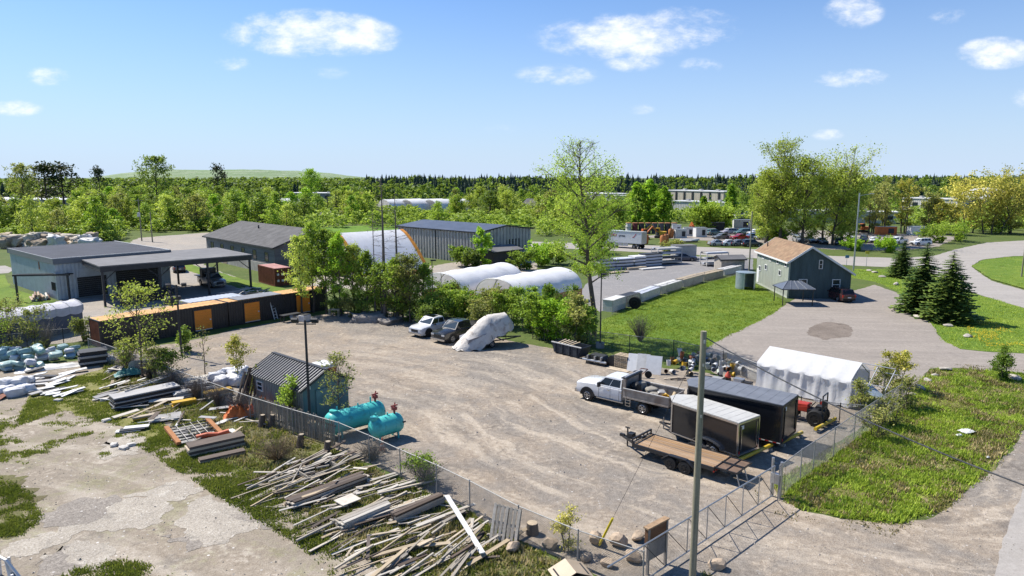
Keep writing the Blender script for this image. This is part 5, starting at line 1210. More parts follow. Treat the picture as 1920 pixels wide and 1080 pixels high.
def forest():
    rr = random.Random(77); pts = []
    def try_add(x, y, h, kind):
        if not forbidden(x, y): pts.append((x, y, h, kind))
    # rings of distance; jittered so that crowns overlap
    y = 172.0
    while y < 1150:
        step = 6.0 + y * .012; w = y * .80
        x = -w
        while x < w:
            xx, yy = x + rr.uniform(-.45, .45) * step, y + rr.uniform(-.5, .5) * step * 1.1
            u = 960 + xx * FOC / yy
            d = noise.noise((xx * .012, yy * .012, 2.0)); z = noise.noise((xx * .05, yy * .05, 9.0))
            x += step * rr.uniform(.75, 1.25)
            if yy < 165: continue
            keep = .93
            if u > 1130 and yy < 420: keep = .40 + .3 * d          # more open, built-up right half
            if u > 1380 and yy < 300: keep = .12
            if rr.random() > keep: continue
            if yy < 230: h = rr.uniform(6.5, 11)
            elif yy < 380: h = rr.uniform(7.5, 11.5) * (1 if u < 1000 else .85)
            elif yy < 600: h = rr.uniform(9, 13.5) * (1 if u < 690 else .85)
            else: h = rr.uniform(12, 16.3)
            con = .10
            if yy > 560: con = .28 + .5 * max(0, d)
            if (690 < u < 1480 and yy > 430) or (840 < u < 1060 and yy > 340): con = .88 if d > -.3 else .6
            if u >= 1480 and yy > 430: con = .6
            if u < 690 and 240 < yy < 560: con = .17
            if u < 680 and yy < 240: con = .05
            k = 'con' if rr.random() < con else ('bare' if rr.random() < .10 else 'dec')
            if k == 'con' and yy > 420: h *= rr.uniform(.8, 1.32 if u > 680 else 1.1)
            if u < 690 and yy > 500: h *= .88
            try_add(xx, yy, h, k)
        y += step * .92
    pts.sort(key=lambda p: p[1])
    near, far = pts[:285], pts[285:]
    cnt = {'dec': 0}
    ROWS = ((195, 'front row'), (225, 'second row'), (260, 'third row'), (310, 'fourth row'), (9e9, 'deep inside'))
    SEG = ((60, 'at far left'), (130, 'above the workshop roof'), (200, 'left of the transformer pole'), (265, 'behind the transformer pole'), (330, 'above the gravel storage lot'), (400, 'left above the long building'), (470, 'above the long building ridge'), (540, 'right above the long building'), (620, 'behind the belt of young trees'), (720, 'left of the polytunnels'), (860, 'near the polytunnels'), (960, 'above the metal building'), (1060, 'left of the tall airy tree'), (1200, 'right of the tall airy tree'), (1400, 'near the beige warehouse'), (1600, 'behind the poplars'), (9999, 'behind the willows'))
    COLN = ('spring-green', 'pale green', 'mid-green', 'narrow spring-green', 'olive', 'lime-green', 'broad pale green', 'dark green')
    for i, (x, y, h, k) in enumerate(near):
        u = 960 + x * FOC / y; row = next(n for q, n in ROWS if y < q); sg = next(n for q, n in SEG if u < q); hs_ = 'short' if h < 7.8 else ('tall' if h > 9.4 else 'middling')
        if k == 'con': pr, nm, kn = SPR_PROTO[i % 3], 'conifer_tree', 'dark conifer'
        elif k == 'bare': pr, nm, kn = BARE_PROTO[0], 'thin_tree', 'thin-leaved pale tree'
        else: pr, nm, kn = NEAR_PROTO[i % 8], 'broadleaf_tree', COLN[i % 8] + ' tree'
        lb = '%s %s of the wood %s, %s' % (hs_, kn, sg, row)
        s = h / 10; w = s * rr.uniform(.85, 1.25)
        put(nm, lb, 'tree', pr, (x, y, 0), (w, w, s), rr.uniform(0, 6.28), group=nm.replace('_', ' ') + 's of the distant wood')
    # far wood: one mass for each leaf colour is still one object (joined)
    rg = np.random.default_rng(5)
    dec = clump_meshes(350, 10, 7, LF_SPRING, 26, 5, 1.7)[1]; dec2 = clump_meshes(351, 10, 7.5, LF_SPRING, 26, 5, 1.7)[1]
    def arr(me):
        v = np.empty(len(me.vertices) * 3, np.float32); me.vertices.foreach_get('co', v); return v.reshape(-1, 3)
    src = {'dec': [arr(dec), arr(dec2)], 'con': [far_conifer(1), far_conifer(2), far_conifer(3)]}
    out = {0: [], 1: [], 2: []}; F = {0: 4, 1: 4, 2: 3}
    for (x, y, h, k) in far:
        g = 2 if k == 'con' else (0 if noise.noise((x * .06, y * .06, 4)) + rr.uniform(-.35, .35) > -.05 else 1)
        v = src['con'][rr.randrange(3)] if k == 'con' else src['dec'][rr.randrange(2)]
        a = rr.uniform(0, 6.28); ca, sa = cos(a), sin(a); s = h / 10; w = s * rr.uniform(.9, 1.35) * (1.25 if k == 'con' else 1)
        q = np.empty_like(v); q[:, 0] = (v[:, 0] * ca - v[:, 1] * sa) * w + x; q[:, 1] = (v[:, 0] * sa + v[:, 1] * ca) * w + y; q[:, 2] = v[:, 2] * s
        out[g].append(q)
    me = None
    V = np.concatenate([np.concatenate(out[g]) for g in (0, 1, 2)]); off_ = 0; loops = []; starts = []; mi = []; p = 0
    for g in (0, 1, 2):
        n = sum(len(q) for q in out[g]); k = F[g]; nf = n // k
        loops.append(np.arange(off_, off_ + n)); starts.append(p + np.arange(nf) * k); mi.append(np.full(nf, g)); off_ += n; p += n
    me = bpy.data.meshes.new('far_wood'); me.vertices.add(len(V)); me.vertices.foreach_set('co', V.astype(np.float32).ravel())
    L = np.concatenate(loops).astype(np.int32); me.loops.add(len(L)); me.loops.foreach_set('vertex_index', L)
    St = np.concatenate(starts).astype(np.int32); me.polygons.add(len(St)); me.polygons.foreach_set('loop_start', St)
    me.polygons.foreach_set('material_index', np.concatenate(mi).astype(np.int32)); me.update(calc_edges=True)
    for m in (leaf_mat('far_spring', (.08, .13, .022), (.23, .30, .06)), leaf_mat('far_mid', (.05, .085, .02), (.13, .18, .045)), leaf_mat('far_needles', (.016, .032, .018), (.042, .066, .028), trans=.08, gain=1.7)): me.materials.append(m)
    o = bpy.data.objects.new('far_wood', me); COL.objects.link(o); tag(o, 'far-off mixed wood stretching to the horizon', 'wood', kind='stuff')
    print('forest', len(near), len(far), len(V))
forest()
def scrub():
    rr = random.Random(6); src = []
    for k in range(2):
        me = clump_meshes(360 + k, 10, 11, LF_SPRING, 22, 6, 2.0, base=0)[1]; v = np.empty(len(me.vertices) * 3, np.float32); me.vertices.foreach_get('co', v); src.append(v.reshape(-1, 3))
    out = []; n = 0
    while n < 1900:
        y = 165 * (2.6 ** rr.random()); x = rr.uniform(-.82, .82) * y; u = 960 + x * FOC / y
        if u > 1150 and rr.random() < .4: continue
        if forbidden(x, y, KEEP_S): continue
        n += 1; s = rr.uniform(.18, .42) * (1 + y * .0006); w = s * rr.uniform(1.0, 1.6); a = rr.uniform(0, 6.28); v = src[n % 2]; ca, sa = cos(a), sin(a); q = np.empty_like(v)
        q[:, 0] = (v[:, 0] * ca - v[:, 1] * sa) * w + x; q[:, 1] = (v[:, 0] * sa + v[:, 1] * ca) * w + y; q[:, 2] = v[:, 2] * s; out.append(q)
    V = np.concatenate(out); me = raw_mesh('scrub', V, np.arange(len(V)).reshape(-1, 4), leaf_mat('scrub_leaves', (.075, .12, .015), (.24, .31, .05), spread=.4, big=.05))
    o = bpy.data.objects.new('scrub', me); COL.objects.link(o); tag(o, 'low green scrub filling the ground under the distant wood', 'scrub', kind='stuff')
scrub()
# ------------------------------------------------------------------ vehicles
TYRE = mat('tyre_rubber', (.018, .018, .018), .85, 0, .2, 8); RIM = mat('alloy_rim', (.50, .50, .51), .3, .8, .1, 6); RIMD = mat('black_rim', (.03, .03, .03), .4, .3, .1)
CHROME = mat('bright_metal', (.62, .62, .63), .2, .95, .05); LAMPC = mat('lamp_clear', (.62, .64, .66), .15, .1, .1, spec=.8); LAMPR = mat('lamp_red', (.42, .02, .015), .25, 0, .1, spec=.7)
PLAST = mat('black_plastic', (.02, .02, .021), .65, 0, .2); PLATE = mat('number_plate', (.70, .71, .72), .5, 0, .03)
WSHIELD = glass_mat('windscreen', (.035, .05, .065), .05); SGLASS = glass_mat('side_glass', (.012, .015, .018), .05)
def paint(n, c, metal=.0): return mat('paint_' + n, c, .28, metal, .04, 1.0, spec=.5, coat=.6, stain=tuple(x * .75 for x in c), stain_amt=.25)
P_WHITE = paint('white', (.78, .79, .80)); P_BLACK = paint('black', (.02, .022, .026)); P_NAVY = paint('navy', (.03, .045, .09)); P_GREY = paint('grey', (.20, .21, .22)); P_SILVER = paint('silver', (.46, .47, .48), .3)
P_RED = paint('red', (.42, .02, .03)); P_BLUE = paint('blue', (.14, .26, .45)); P_TEAL = paint('teal', (.10, .20, .20)); P_MAROON = paint('maroon', (.06, .025, .025)); P_LILAC = paint('lilac', (.46, .44, .52))
def wheel(parent, x, y, r=.38, w=.26, rim=RIM, side=1):
    M = Matrix.Translation((x, y, r)) @ Matrix.Rotation(-side * pi / 2, 4, 'X')
    a = w / 2
    t = MB().lathe([(r * .62, -a), (r * .93, -a), (r, -a * .65), (r, a * .65), (r * .93, a), (r * .62, a)], 22, M, cap=True).obj('wheel', TYRE, parent, smooth=True)
    m = MB().lathe([(r * .60, a + .003), (r * .55, a + .012), (r * .48, a * .72 + .02), (r * .16, a * .8 + .02), (r * .14, a + .02), (.001, a + .02)], 20, M, cap=False)
    for k in range(6): m.box((r * .33 * cos(k * pi / 3), r * .33 * sin(k * pi / 3), a * .80 + .02), (r * .40, r * .12, .03), M, rz=k * pi / 3)
    m.obj('rim', rim, t, smooth=False)
    return t
def quad_on(q, u0, u1, v0, v1, off=.008, th=.012, name='window', m=None, parent=None):
    """thin pane on the planar quad q (bottom-left, bottom-right, top-right, top-left as seen from outside)"""
    q = [Vector(p) for p in q]
    def at(u, v): return q[0].lerp(q[1], u).lerp(q[3].lerp(q[2], u), v)
    c = [at(u0[0], v0), at(u1[0], v0), at(u1[1], v1), at(u0[1], v1)]
    n = (c[1] - c[0]).cross(c[3] - c[0]).normalized() * off
    return MB().slab([p + n for p in c], th).obj(name, m, parent)
def car(name, label, loc, rz, kind, pm, L=4.7, W=1.85, Hh=1.5, wb=2.8, r=.34, group=None, rim=RIM, simple=False, cat='car', bed=None, cap_m=None):
    t = thing(name, label, cat, loc, rz, group); hw = W / 2; gz = r * .62
    if kind == 'pickup': hood, belt, cowl, cr, bedz = Hh * .60, Hh * .64, L * .5 - L * .235, -L * .115, Hh * .64
    elif kind == 'suv': hood, belt, cowl, cr, bedz = Hh * .58, Hh * .62, L * .5 - L * .24, -L * .5 + .10, Hh * .62
    else: hood, belt, cowl, cr, bedz = Hh * .60, Hh * .66, L * .5 - L * .28, -L * .5 + L * .17, Hh * .69
    f, b = L / 2, -L / 2
    st = [(f, gz + .12, hood * .72, hw * .80), (f - .06, gz + .02, hood * .86, hw * .93), (f - .35, gz, hood * .97, hw), (cowl + .1, gz, hood + .03, hw), (cowl - .35, gz, belt, hw), (0, gz, belt, hw)]
    if kind == 'pickup': st += [(cr, gz, belt, hw), (cr - .03, gz, bedz, hw), (b + .15, gz + .06, bedz, hw), (b, gz + .12, bedz - .02, hw * .97)]
    elif kind == 'suv': st += [(cr + .6, gz, belt + .02, hw), (b + .2, gz + .05, belt, hw * .98), (b, gz + .14, belt - .1, hw * .90)]
    else: st += [(cr, gz, belt + .02, hw), (b + .25, gz + .04, bedz, hw * .96), (b, gz + .15, bedz - .1, hw * .86)]
    rings = []
    for (x, z0, z1, h) in st:
        m_ = z0 + (z1 - z0) * .55
        rings.append([(x, -h * .93, z0), (x, -h * .99, z0 + .12), (x, -h, m_), (x, -h * .965, z1 - .07), (x, -h * .86, z1), (x, 0, z1 + .025), (x, h * .86, z1), (x, h * .965, z1 - .07), (x, h, m_), (x, h * .99, z0 + .12), (x, h * .93, z0)])
    bo = MB().loft(rings).obj('body', pm, t, smooth=True)
    # greenhouse
    rk_f, rk_b = (.62, .12) if kind == 'pickup' else ((.70, .32) if kind == 'suv' else (.78, .62))
    x0, x1 = cowl - .05, cr + (.02 if kind != 'suv' else .02); zb = belt - .02; hb, ht = hw * .93, hw * .76
    c = {'fl': (x0, hb, zb), 'fr': (x0, -hb, zb), 'rl': (x1, hb, zb), 'rr': (x1, -hb, zb), 'Fl': (x0 - rk_f, ht, Hh - .06), 'Fr': (x0 - rk_f, -ht, Hh - .06), 'Rl': (x1 + rk_b, ht, Hh - .05), 'Rr': (x1 + rk_b, -ht, Hh - .05)}
    g = MB(); xm = (c['Fl'][0] + c['Rl'][0]) / 2
    g.add([c['fl'], c['fr'], c['rr'], c['rl'], c['Fl'], c['Fr'], c['Rr'], c['Rl'], (xm, ht * .98, Hh - .01), (xm, -ht * .98, Hh - .01), (xm, 0, Hh), (c['Fl'][0], 0, Hh - .02), (c['Rl'][0], 0, Hh - .015)],
          [(0, 1, 5, 11, 4), (2, 3, 7, 12, 6), (1, 2, 6, 9, 5), (3, 0, 4, 8, 7), (4, 11, 10, 8), (11, 5, 9, 10), (10, 9, 6, 12), (8, 10, 12, 7)])
    ca = g.obj('cab', pm, t)
    quad_on([c['fr'], c['fl'], c['Fl'], c['Fr']], (.06, .07), (.94, .93), .10, .93, name='windscreen', m=WSHIELD, parent=ca)
    quad_on([c['rl'], c['rr'], c['Rr'], c['Rl']], (.08, .09), (.92, .91), .22, .88, name='rear_window', m=SGLASS, parent=ca)
    for s, (A_, B_, C_, D_) in ((1, (c['rl'], c['fl'], c['Fl'], c['Rl'])), (-1, (c['fr'], c['rr'], c['Rr'], c['Fr']))):
        seg = ((.05, .46), (.50, .95)) if kind != 'suv' else ((.04, .30), (.33, .62), (.65, .95))
        for (u0, u1) in (seg if s > 0 else [(1 - b_, 1 - a_) for a_, b_ in seg]):
            quad_on([A_, B_, C_, D_], (u0, u0), (u1, u1), .16, .88, name='side_window', m=SGLASS, parent=ca)
    # wheels and arches
    for sx in (1, -1):
        for sy in (1, -1):
            wheel(t, sx * wb / 2 + (.08 if kind == 'pickup' else 0), sy * (hw - .11), r, .25, rim, sy)
            ar = MB(); xc = sx * wb / 2 + (.08 if kind == 'pickup' else 0); pts_o = [(xc + (r + .11) * cos(a), r + (r + .11) * sin(a)) for a in [pi * i / 10 for i in range(11)]]; pts_i = [(xc + (r + .03) * cos(a), r + (r + .03) * sin(a)) for a in [pi * i / 10 for i in range(11)]]
            y0, y1 = (hw * .9, hw + .012) if sy > 0 else (-hw - .012, -hw * .9)
            ar.extrude_y(pts_o + pts_i[::-1], y0, y1); ar.obj('wheel_arch', PLAST, bo)
            MB().extrude_y([(xc + (r + .05) * cos(a), r + (r + .05) * sin(a)) for a in [pi * i / 10 for i in range(11)]], (hw * .88 if sy > 0 else -hw - .004), (hw + .004 if sy > 0 else -hw * .88)).obj('wheel_well', PLAST, bo)
    fr = f + .015
    MB().box((fr - .03, 0, hood * .63), (.06, W * .50, hood * .26)).obj('grille', PLAST, bo)
    MB().box((fr - .02, 0, gz + .16), (.16, W * .88, .17)).obj('bumper', PLAST if kind != 'pickup' else CHROME, bo)
    for s in (1, -1):
        MB().box((fr - .09, s * hw * .70, hood * .74), (.16, hw * .36, .15)).obj('headlight', LAMPC, bo)
        MB().box((b + .0, s * hw * .86, bedz * .80), (.08, hw * .18, .34)).obj('tail_light', LAMPR, bo)
        MB().box((cowl - .45, s * (hw + .10), belt + .06), (.12, .2, .15)).obj('mirror', pm if kind != 'pickup' else PLAST, ca)
        for k in range(2): MB().box((cowl - .95 - k * 1.0, s * (hw + .004), belt - .16), (.18, .03, .035)).obj('door_handle', pm, bo)
        if kind == 'pickup': MB().box((.05, s * (hw - .02), gz + .02), (L * .36, .14, .06)).obj('running_board', PLAST, bo)
    MB().box((b - .01, 0, gz + .18), (.14, W * .9, .18)).obj('bumper', PLAST if kind != 'pickup' else CHROME, bo)
    MB().box((b - .06, 0, gz + .45), (.03, .46, .15)).obj('number_plate', PLATE, bo)
    if kind == 'pickup':
        bm_ = cap_m or PLAST
        MB().box(((cr + b) / 2, 0, bedz + .022), (abs(b - cr) - .16, W * .84, .05)).obj('bed_cover', bm_, bo)
    return t
def heading(a, deg): return radians(deg)
# the two pickups and the covered boat at the back of the yard
def place_by_wheel(u, v, deg, wb, W, side=1):
    p = P(u, v); f = Vector((cos(radians(deg)), sin(radians(deg)), 0)); l = Vector((-f.y, f.x, 0)); return p - f * (wb / 2 + .08) - l * side * (W / 2 - .1)
c_ = car('pickup_truck', 'white pickup with sunroof parked beside a black pickup', place_by_wheel(803, 632, 229, 3.18, 1.98), radians(229), 'pickup', P_WHITE, 5.3, 1.98, 1.80, 3.18, .40, rim=RIMD, cat='pickup')
MB().box((.25, 0, 1.80), (.75, .95, .025)).obj('sunroof', SGLASS, c_)
car('pickup_truck', 'black pickup parked between the white pickup and the covered boat', place_by_wheel(848, 643.5, 229, 3.68, 2.02), radians(229), 'pickup', P_BLACK, 5.9, 2.02, 1.93, 3.68, .42, cat='pickup')
def boat():
    A = P(853, 656); B = P(965, 641); t = thing('covered_boat', 'boat on a trailer draped in a dirty white tarp', 'boat', A, ang(A, B)); n = 26
    key = [(-.1, .55, .0, .10), (.35, .95, .0, .55), (1.0, 1.25, .02, 1.15), (1.8, 1.35, .06, 1.85), (2.6, 1.35, .35, 2.45), (3.15, 1.35, .85, 2.86), (4.2, 1.3, 1.15, 2.92), (5.2, 1.15, 1.40, 2.95), (5.6, .9, 1.55, 2.35), (5.9, .5, 1.75, 2.05)]
    rr = random.Random(2); rings = []
    xs = np.linspace(key[0][0], key[-1][0], n)
    for i, x in enumerate(xs):
        hw, z0, z1 = [np.interp(x, [k[0] for k in key], [k[j] for k in key]) for j in (1, 2, 3)]; ring = []
        for j in range(15):
            s = -1 + 2 * j / 14; y = s * hw; z = z0 + (z1 - z0) * (1 - abs(s) ** 2.2) ** .75
            fold = .05 * sin(i * 1.9 + j * 1.3) + .04 * sin(i * .8 - j * 2.2)
            if j in (0, 14): z = z0 + .12 * sin(i * 1.3); y *= 1.0 + .05 * sin(i * 2.7)
            ring.append((x + .03 * sin(j * 2 + i), y + fold * s, z + fold * .5))
        rings.append(ring)
    DT = mat('dirty_tarp', (.66, .62, .56), .75, 0, .12, 2.2, stain=(.34, .27, .22), stain_amt=.75, stain_scale=1.3, bump=.05, bscale=3)
    tp = MB().loft(rings, cap=False, closed=False).obj('tarp', DT, t, smooth=True)
    MB().path([(3.15, -1.36, .9), (3.15, -.7, 2.3), (3.15, 0, 2.9), (3.15, .7, 2.3), (3.15, 1.36, .9)], .025, 5).obj('rope', WOODD, tp)
    h = [[(x, -w, zt), (x, -w * .85, zb), (x, 0, zb - .12), (x, w * .85, zb), (x, w, zt)] for (x, w, zb, zt) in ((.9, 1.0, .55, 1.0), (3.0, 1.1, .75, 1.5), (4.8, .95, 1.0, 1.8), (5.8, .3, 1.5, 2.0))]
    MB().loft(h).obj('hull', mat('hull_grey', (.30, .30, .32), .4), t, smooth=True)
    fr = MB()
    for s in (-.6, .6): fr.beam((1.0, s, .48), (5.0, s, .55), .08, .1); fr.beam((5.0, s, .55), (6.9, 0, .5), .08, .1)
    for x in (1.3, 2.8, 4.6): fr.beam((x, -.8, .5), (x, .8, .5), .07, .08)
    for x in (3.6, 4.9): fr.beam((x, -.7, .5), (x, -.7, 1.2), .05, .05); fr.beam((x, .7, .5), (x, .7, 1.2), .05, .05)
    fr.obj('trailer_frame', DARKM, t)
    for s in (1, -1): wheel(t, 3.3, s * .95, .33, .2, RIM, s)
boat()
# ------------------------------------------------------------------ white crew-cab dump truck
def dump_truck():
    rw, fw = P(1206, 776.5), P(1102, 751.5); dg = ang(rw, fw); f = Vector((cos(dg), sin(dg), 0)); l = Vector((-f.y, f.x, 0)); wb = 4.36; W = 2.05
    c = (rw + fw) / 2 - l * (W / 2 - .08)          # near side is the left-hand side
    t = thing('dump_truck', 'white crew-cab truck with steel dump box full of gear', 'truck', c, dg); hw = W / 2; pm = P_WHITE; r = .43; gz = .50; xf = wb / 2
    rings = []
    for (x, z0, z1, h) in ((xf + .98, gz + .15, 1.08, hw * .82), (xf + .92, gz + .02, 1.26, hw * .94), (xf + .55, gz, 1.36, hw), (xf - .60, gz, 1.42, hw), (xf - .85, gz, 1.36, hw), (-.45, gz, 1.36, hw), (-.50, gz + .02, 1.34, hw * .985)):
        m_ = z0 + (z1 - z0) * .55
        rings.append([(x, -h * .93, z0), (x, -h * .99, z0 + .12), (x, -h, m_), (x, -h * .97, z1 - .09), (x, -h * .84, z1), (x, 0, z1 + .04), (x, h * .84, z1), (x, h * .97, z1 - .09), (x, h, m_), (x, h * .99, z0 + .12), (x, h * .93, z0)])
    bo = MB().loft(rings).obj('body', pm, t, smooth=True)
    x0, x1, zb, Hh = xf - .62, -.46, 1.33, 2.02; hb, ht = hw * .93, hw * .76; rk = .68
    cc = {'fl': (x0, hb, zb), 'fr': (x0, -hb, zb), 'rl': (x1, hb, zb), 'rr': (x1, -hb, zb), 'Fl': (x0 - rk, ht, Hh - .05), 'Fr': (x0 - rk, -ht, Hh - .05), 'Rl': (x1 + .05, ht, Hh - .05), 'Rr': (x1 + .05, -ht, Hh - .05)}
    g = MB(); xm = (cc['Fl'][0] + cc['Rl'][0]) / 2
    g.add([cc['fl'], cc['fr'], cc['rr'], cc['rl'], cc['Fl'], cc['Fr'], cc['Rr'], cc['Rl'], (xm, ht * .98, Hh - .01), (xm, -ht * .98, Hh - .01), (xm, 0, Hh), (cc['Fl'][0], 0, Hh - .02), (cc['Rl'][0], 0, Hh - .02)],
          [(0, 1, 5, 11, 4), (2, 3, 7, 12, 6), (1, 2, 6, 9, 5), (3, 0, 4, 8, 7), (4, 11, 10, 8), (11, 5, 9, 10), (10, 9, 6, 12), (8, 10, 12, 7)])
    ca = g.obj('cab', pm, t)
    quad_on([cc['fr'], cc['fl'], cc['Fl'], cc['Fr']], (.06, .07), (.94, .93), .08, .93, name='windscreen', m=WSHIELD, parent=ca)
    quad_on([cc['rl'], cc['rr'], cc['Rr'], cc['Rl']], (.1, .1), (.9, .9), .2, .85, name='rear_window', m=SGLASS, parent=ca)
    for s, q in ((1, (cc['rl'], cc['fl'], cc['Fl'], cc['Rl'])), (-1, (cc['fr'], cc['rr'], cc['Rr'], cc['Fr']))):
        for (u0, u1) in (((.05, .47), (.49, .93)) if s > 0 else ((.07, .51), (.53, .95))): quad_on(q, (u0, u0), (u1, u1), .14, .90, name='side_window', m=SGLASS, parent=ca)
        for k in range(2): MB().box((x0 - 1.05 - k * .98, s * (hw + .006), 1.14), (.2, .035, .04)).obj('door_handle', CHROME, bo)
        d = MB()
        for xx in (x0 - .30, x0 - 1.22, x1 + .12): d.box((xx, s * (hw + .002), .95), (.014, .008, .8))
        d.obj('door_gap', PLAST, bo)
        MB().box((x0 - .42, s * (hw + .17), 1.46), (.14, .26, .30)).obj('mirror', PLAST, ca)
        MB().box((x0 - 1.2, s * (hw - .02), gz - .03), (2.1, .16, .06)).obj('running_board', CHROME, bo)
        MB().box((xf + .86, s * hw * .70, 1.08), (.2, hw * .40, .2)).obj('headlight', LAMPC, bo)
        ar = MB(); po = [(xf + (r + .15) * cos(a), r + .02 + (r + .17) * sin(a)) for a in [pi * i / 12 for i in range(13)]]; pi_ = [(xf + (r + .05) * cos(a), r + .02 + (r + .05) * sin(a)) for a in [pi * i / 12 for i in range(13)]]
        y0, y1 = (hw * .88, hw + .03) if s > 0 else (-hw - .03, -hw * .88); ar.extrude_y(po + pi_[::-1], y0, y1).obj('wheel_arch', PLAST, bo)
        MB().extrude_y([(xf + (r + .07) * cos(a), r + (r + .07) * sin(a)) for a in [pi * i / 12 for i in range(13)]], (hw * .86 if s > 0 else -hw - .006), (hw + .006 if s > 0 else -hw * .86)).obj('wheel_well', PLAST, bo)
        wheel(t, xf, s * (hw - .13), r, .27, RIM, s); wheel(t, -xf, s * (hw - .02), r, .27, RIM, s); wheel(t, -xf, s * (hw - .34), r, .24, RIM, s)
    MB().box((xf + .99, 0, .98), (.06, W * .55, .36)).obj('grille', PLAST, bo); MB().box((xf + .99, 0, .60), (.2, W * .92, .22)).obj('bumper', CHROME, bo)
    MB().box((-1.6, 0, .62), (4.2, .75, .2)).obj('chassis', PLAST, t)
    # dump box
    STEEL = mat('box_steel', (.36, .33, .30), .5, .35, .25, 2.5, stain=(.20, .12, .08), stain_amt=.55)
    bx0, bx1, z0, z1, bw = -.72, -4.05, .92, 1.42, 1.08
    MB().box(((bx0 + bx1) / 2, 0, z0), (bx0 - bx1, 2 * bw, .1)).obj('box_floor', STEEL, t)
    for s in (1, -1):
        sd = MB(); sd.box(((bx0 + bx1) / 2, s * bw, (z0 + z1) / 2 + .05), (bx0 - bx1, .06, z1 - z0)); sd.box(((bx0 + bx1) / 2, s * (bw + .03), z1 + .09), (bx0 - bx1 + .04, .14, .09)); sd.box(((bx0 + bx1) / 2, s * (bw + .03), z0 + .02), (bx0 - bx1, .13, .10))
        so = sd.obj('side_board', STEEL, t); MB().box(((bx0 + bx1) / 2, s * (bw + .075), z1 + .14), (bx0 - bx1, .06, .03)).obj('rail_cap', OFFW, so)
        MB().box((bx0 - .08, s * (bw - .02), 1.55), (.2, .14, 1.25)).obj('corner_post', STEEL, t)
    MB().box((bx1 + .02, 0, 1.2), (.06, 2 * bw, .58)).obj('tailgate', STEEL, t)
    MB().box((bx0 - .02, 0, 1.55), (.06, 2 * bw - .1, 1.2)).obj('headboard', STEEL, t)
    MB().box((bx0 - .05, 0, 2.22), (.42, 2 * bw + .1, .07)).obj('tarp_roller', PLAST, t); MB().tube((bx0 - .1, -bw, 2.30), (bx0 - .1, bw, 2.30), .07).obj('rolled_tarp', mat('rolled_tarp', (.5, .5, .5)), t)
    ld = MB()
    for xx in (-.95, -1.3): ld.beam((xx, bw + .10, .38), (xx, bw + .10, .98), .04, .04)
    for zz in (.40, .60, .80): ld.beam((-.95, bw + .10, zz), (-1.3, bw + .10, zz), .04, .04)
    ld.obj('step_ladder', CHROME, t)
    return t, c, dg
tk, tkc, tka = dump_truck()
# loose load in the box
fv = Vector((cos(tka), sin(tka), 0)); lv = Vector((-fv.y, fv.x, 0)); rr = random.Random(9)
YEL = mat('yellow_plastic', (.66, .40, .03), .5, 0, .1); OLIV = mat('grey_sack', (.30, .28, .24), .85, 0, .2); REDP = mat('red_plastic', (.45, .05, .03), .5); BLUP = mat('blue_plastic', (.06, .20, .42), .45); TANB = mat('tan_pail', (.55, .42, .25), .6)
def pail(name, label, loc, m, r=.16, h=.36, tilt=None, cat='pail', group=None, rim=None):
    prof = [(r * .82, 0), (r * .84, .01), (r, h), (r * 1.05, h), (r * 1.05, h - .03), (r * .93, h - .03), (r * .8, .03), (.001, .03)]
    o = MB().lathe(prof, 14, cap=False).obj(name, m, smooth=True); o.location = loc
    if tilt: o.rotation_euler = tilt
    return tag(o, label, cat, group)
def sack(name, label, loc, m, size=(.7, .45, .25), rz=0.0, seed=0, cat='sack', group=None, sag=.22, parent=None):
    """lumpy filled bag"""
    bm = bmesh.new(); bmesh.ops.create_icosphere(bm, subdivisions=3, radius=1.0)
    for v in bm.verts:
        n = v.co.copy(); q = Vector((abs(n.x) ** .45 * (1 if n.x > 0 else -1), abs(n.y) ** .45 * (1 if n.y > 0 else -1), abs(n.z) ** .55 * (1 if n.z > 0 else -1)))
        w = noise.noise(n * 1.9 + Vector((seed * 3.1, 0, 0))) * sag + noise.noise(n * 5 + Vector((seed, 2, 0))) * sag * .35
        v.co = Vector((q.x * size[0] / 2, q.y * size[1] / 2, q.z * size[2] / 2)) * (1 + w)
    me = bpy.data.meshes.new(name); bm.to_mesh(me); bm.free(); me.materials.append(m); me.polygons.foreach_set('use_smooth', [True] * len(me.polygons))
    o = share(name, me, parent, loc, (0, 0, rz))
    return tag(o, label, cat, group) if label else o
for i, (x, y, m, r, h, lb) in enumerate(((-3.5, .35, YEL, .2, .45, 'yellow pail at the tailgate of the dump box'), (-3.1, .05, YEL, .2, .42, 'yellow pail in the middle of the dump box load'), (-3.6, -.35, TANB, .18, .5, 'tan pail at the far tailgate corner'), (-2.4, .5, OFFW, .18, .4, 'off-white pail near the box side'), (-1.6, .4, REDP, .16, .4, 'red pail behind the headboard'))):
    pail('pail', lb, tkc + fv * x + lv * y + Vector((0, 0, .98)), m, r, h, tilt=(rr.uniform(-.5, .5), rr.uniform(-.9, .9), rr.uniform(0, 6)))
for i, (x, y, s) in enumerate(((-1.2, -.3, (.9, .7, .8)), (-1.3, .45, (.6, .6, .9)), (-2.0, -.4, (.9, .8, .5)), (-2.7, -.5, (.8, .6, .4)), (-2.5, .1, (.7, .6, .35)))):
    sack('sack', ['grey sack leaning on the dump box headboard, far side', 'grey sack leaning on the dump box headboard, near side', 'grey sack in mid dump box', 'grey sack by the far box side', 'flat grey sack between the pails in the dump box'][i], tkc + fv * x + lv * y + Vector((0, 0, .97 + s[2] / 2)), (OLIV, PLAST, OLIV, GREYM, OLIV)[i], s, rr.uniform(0, 3), i)

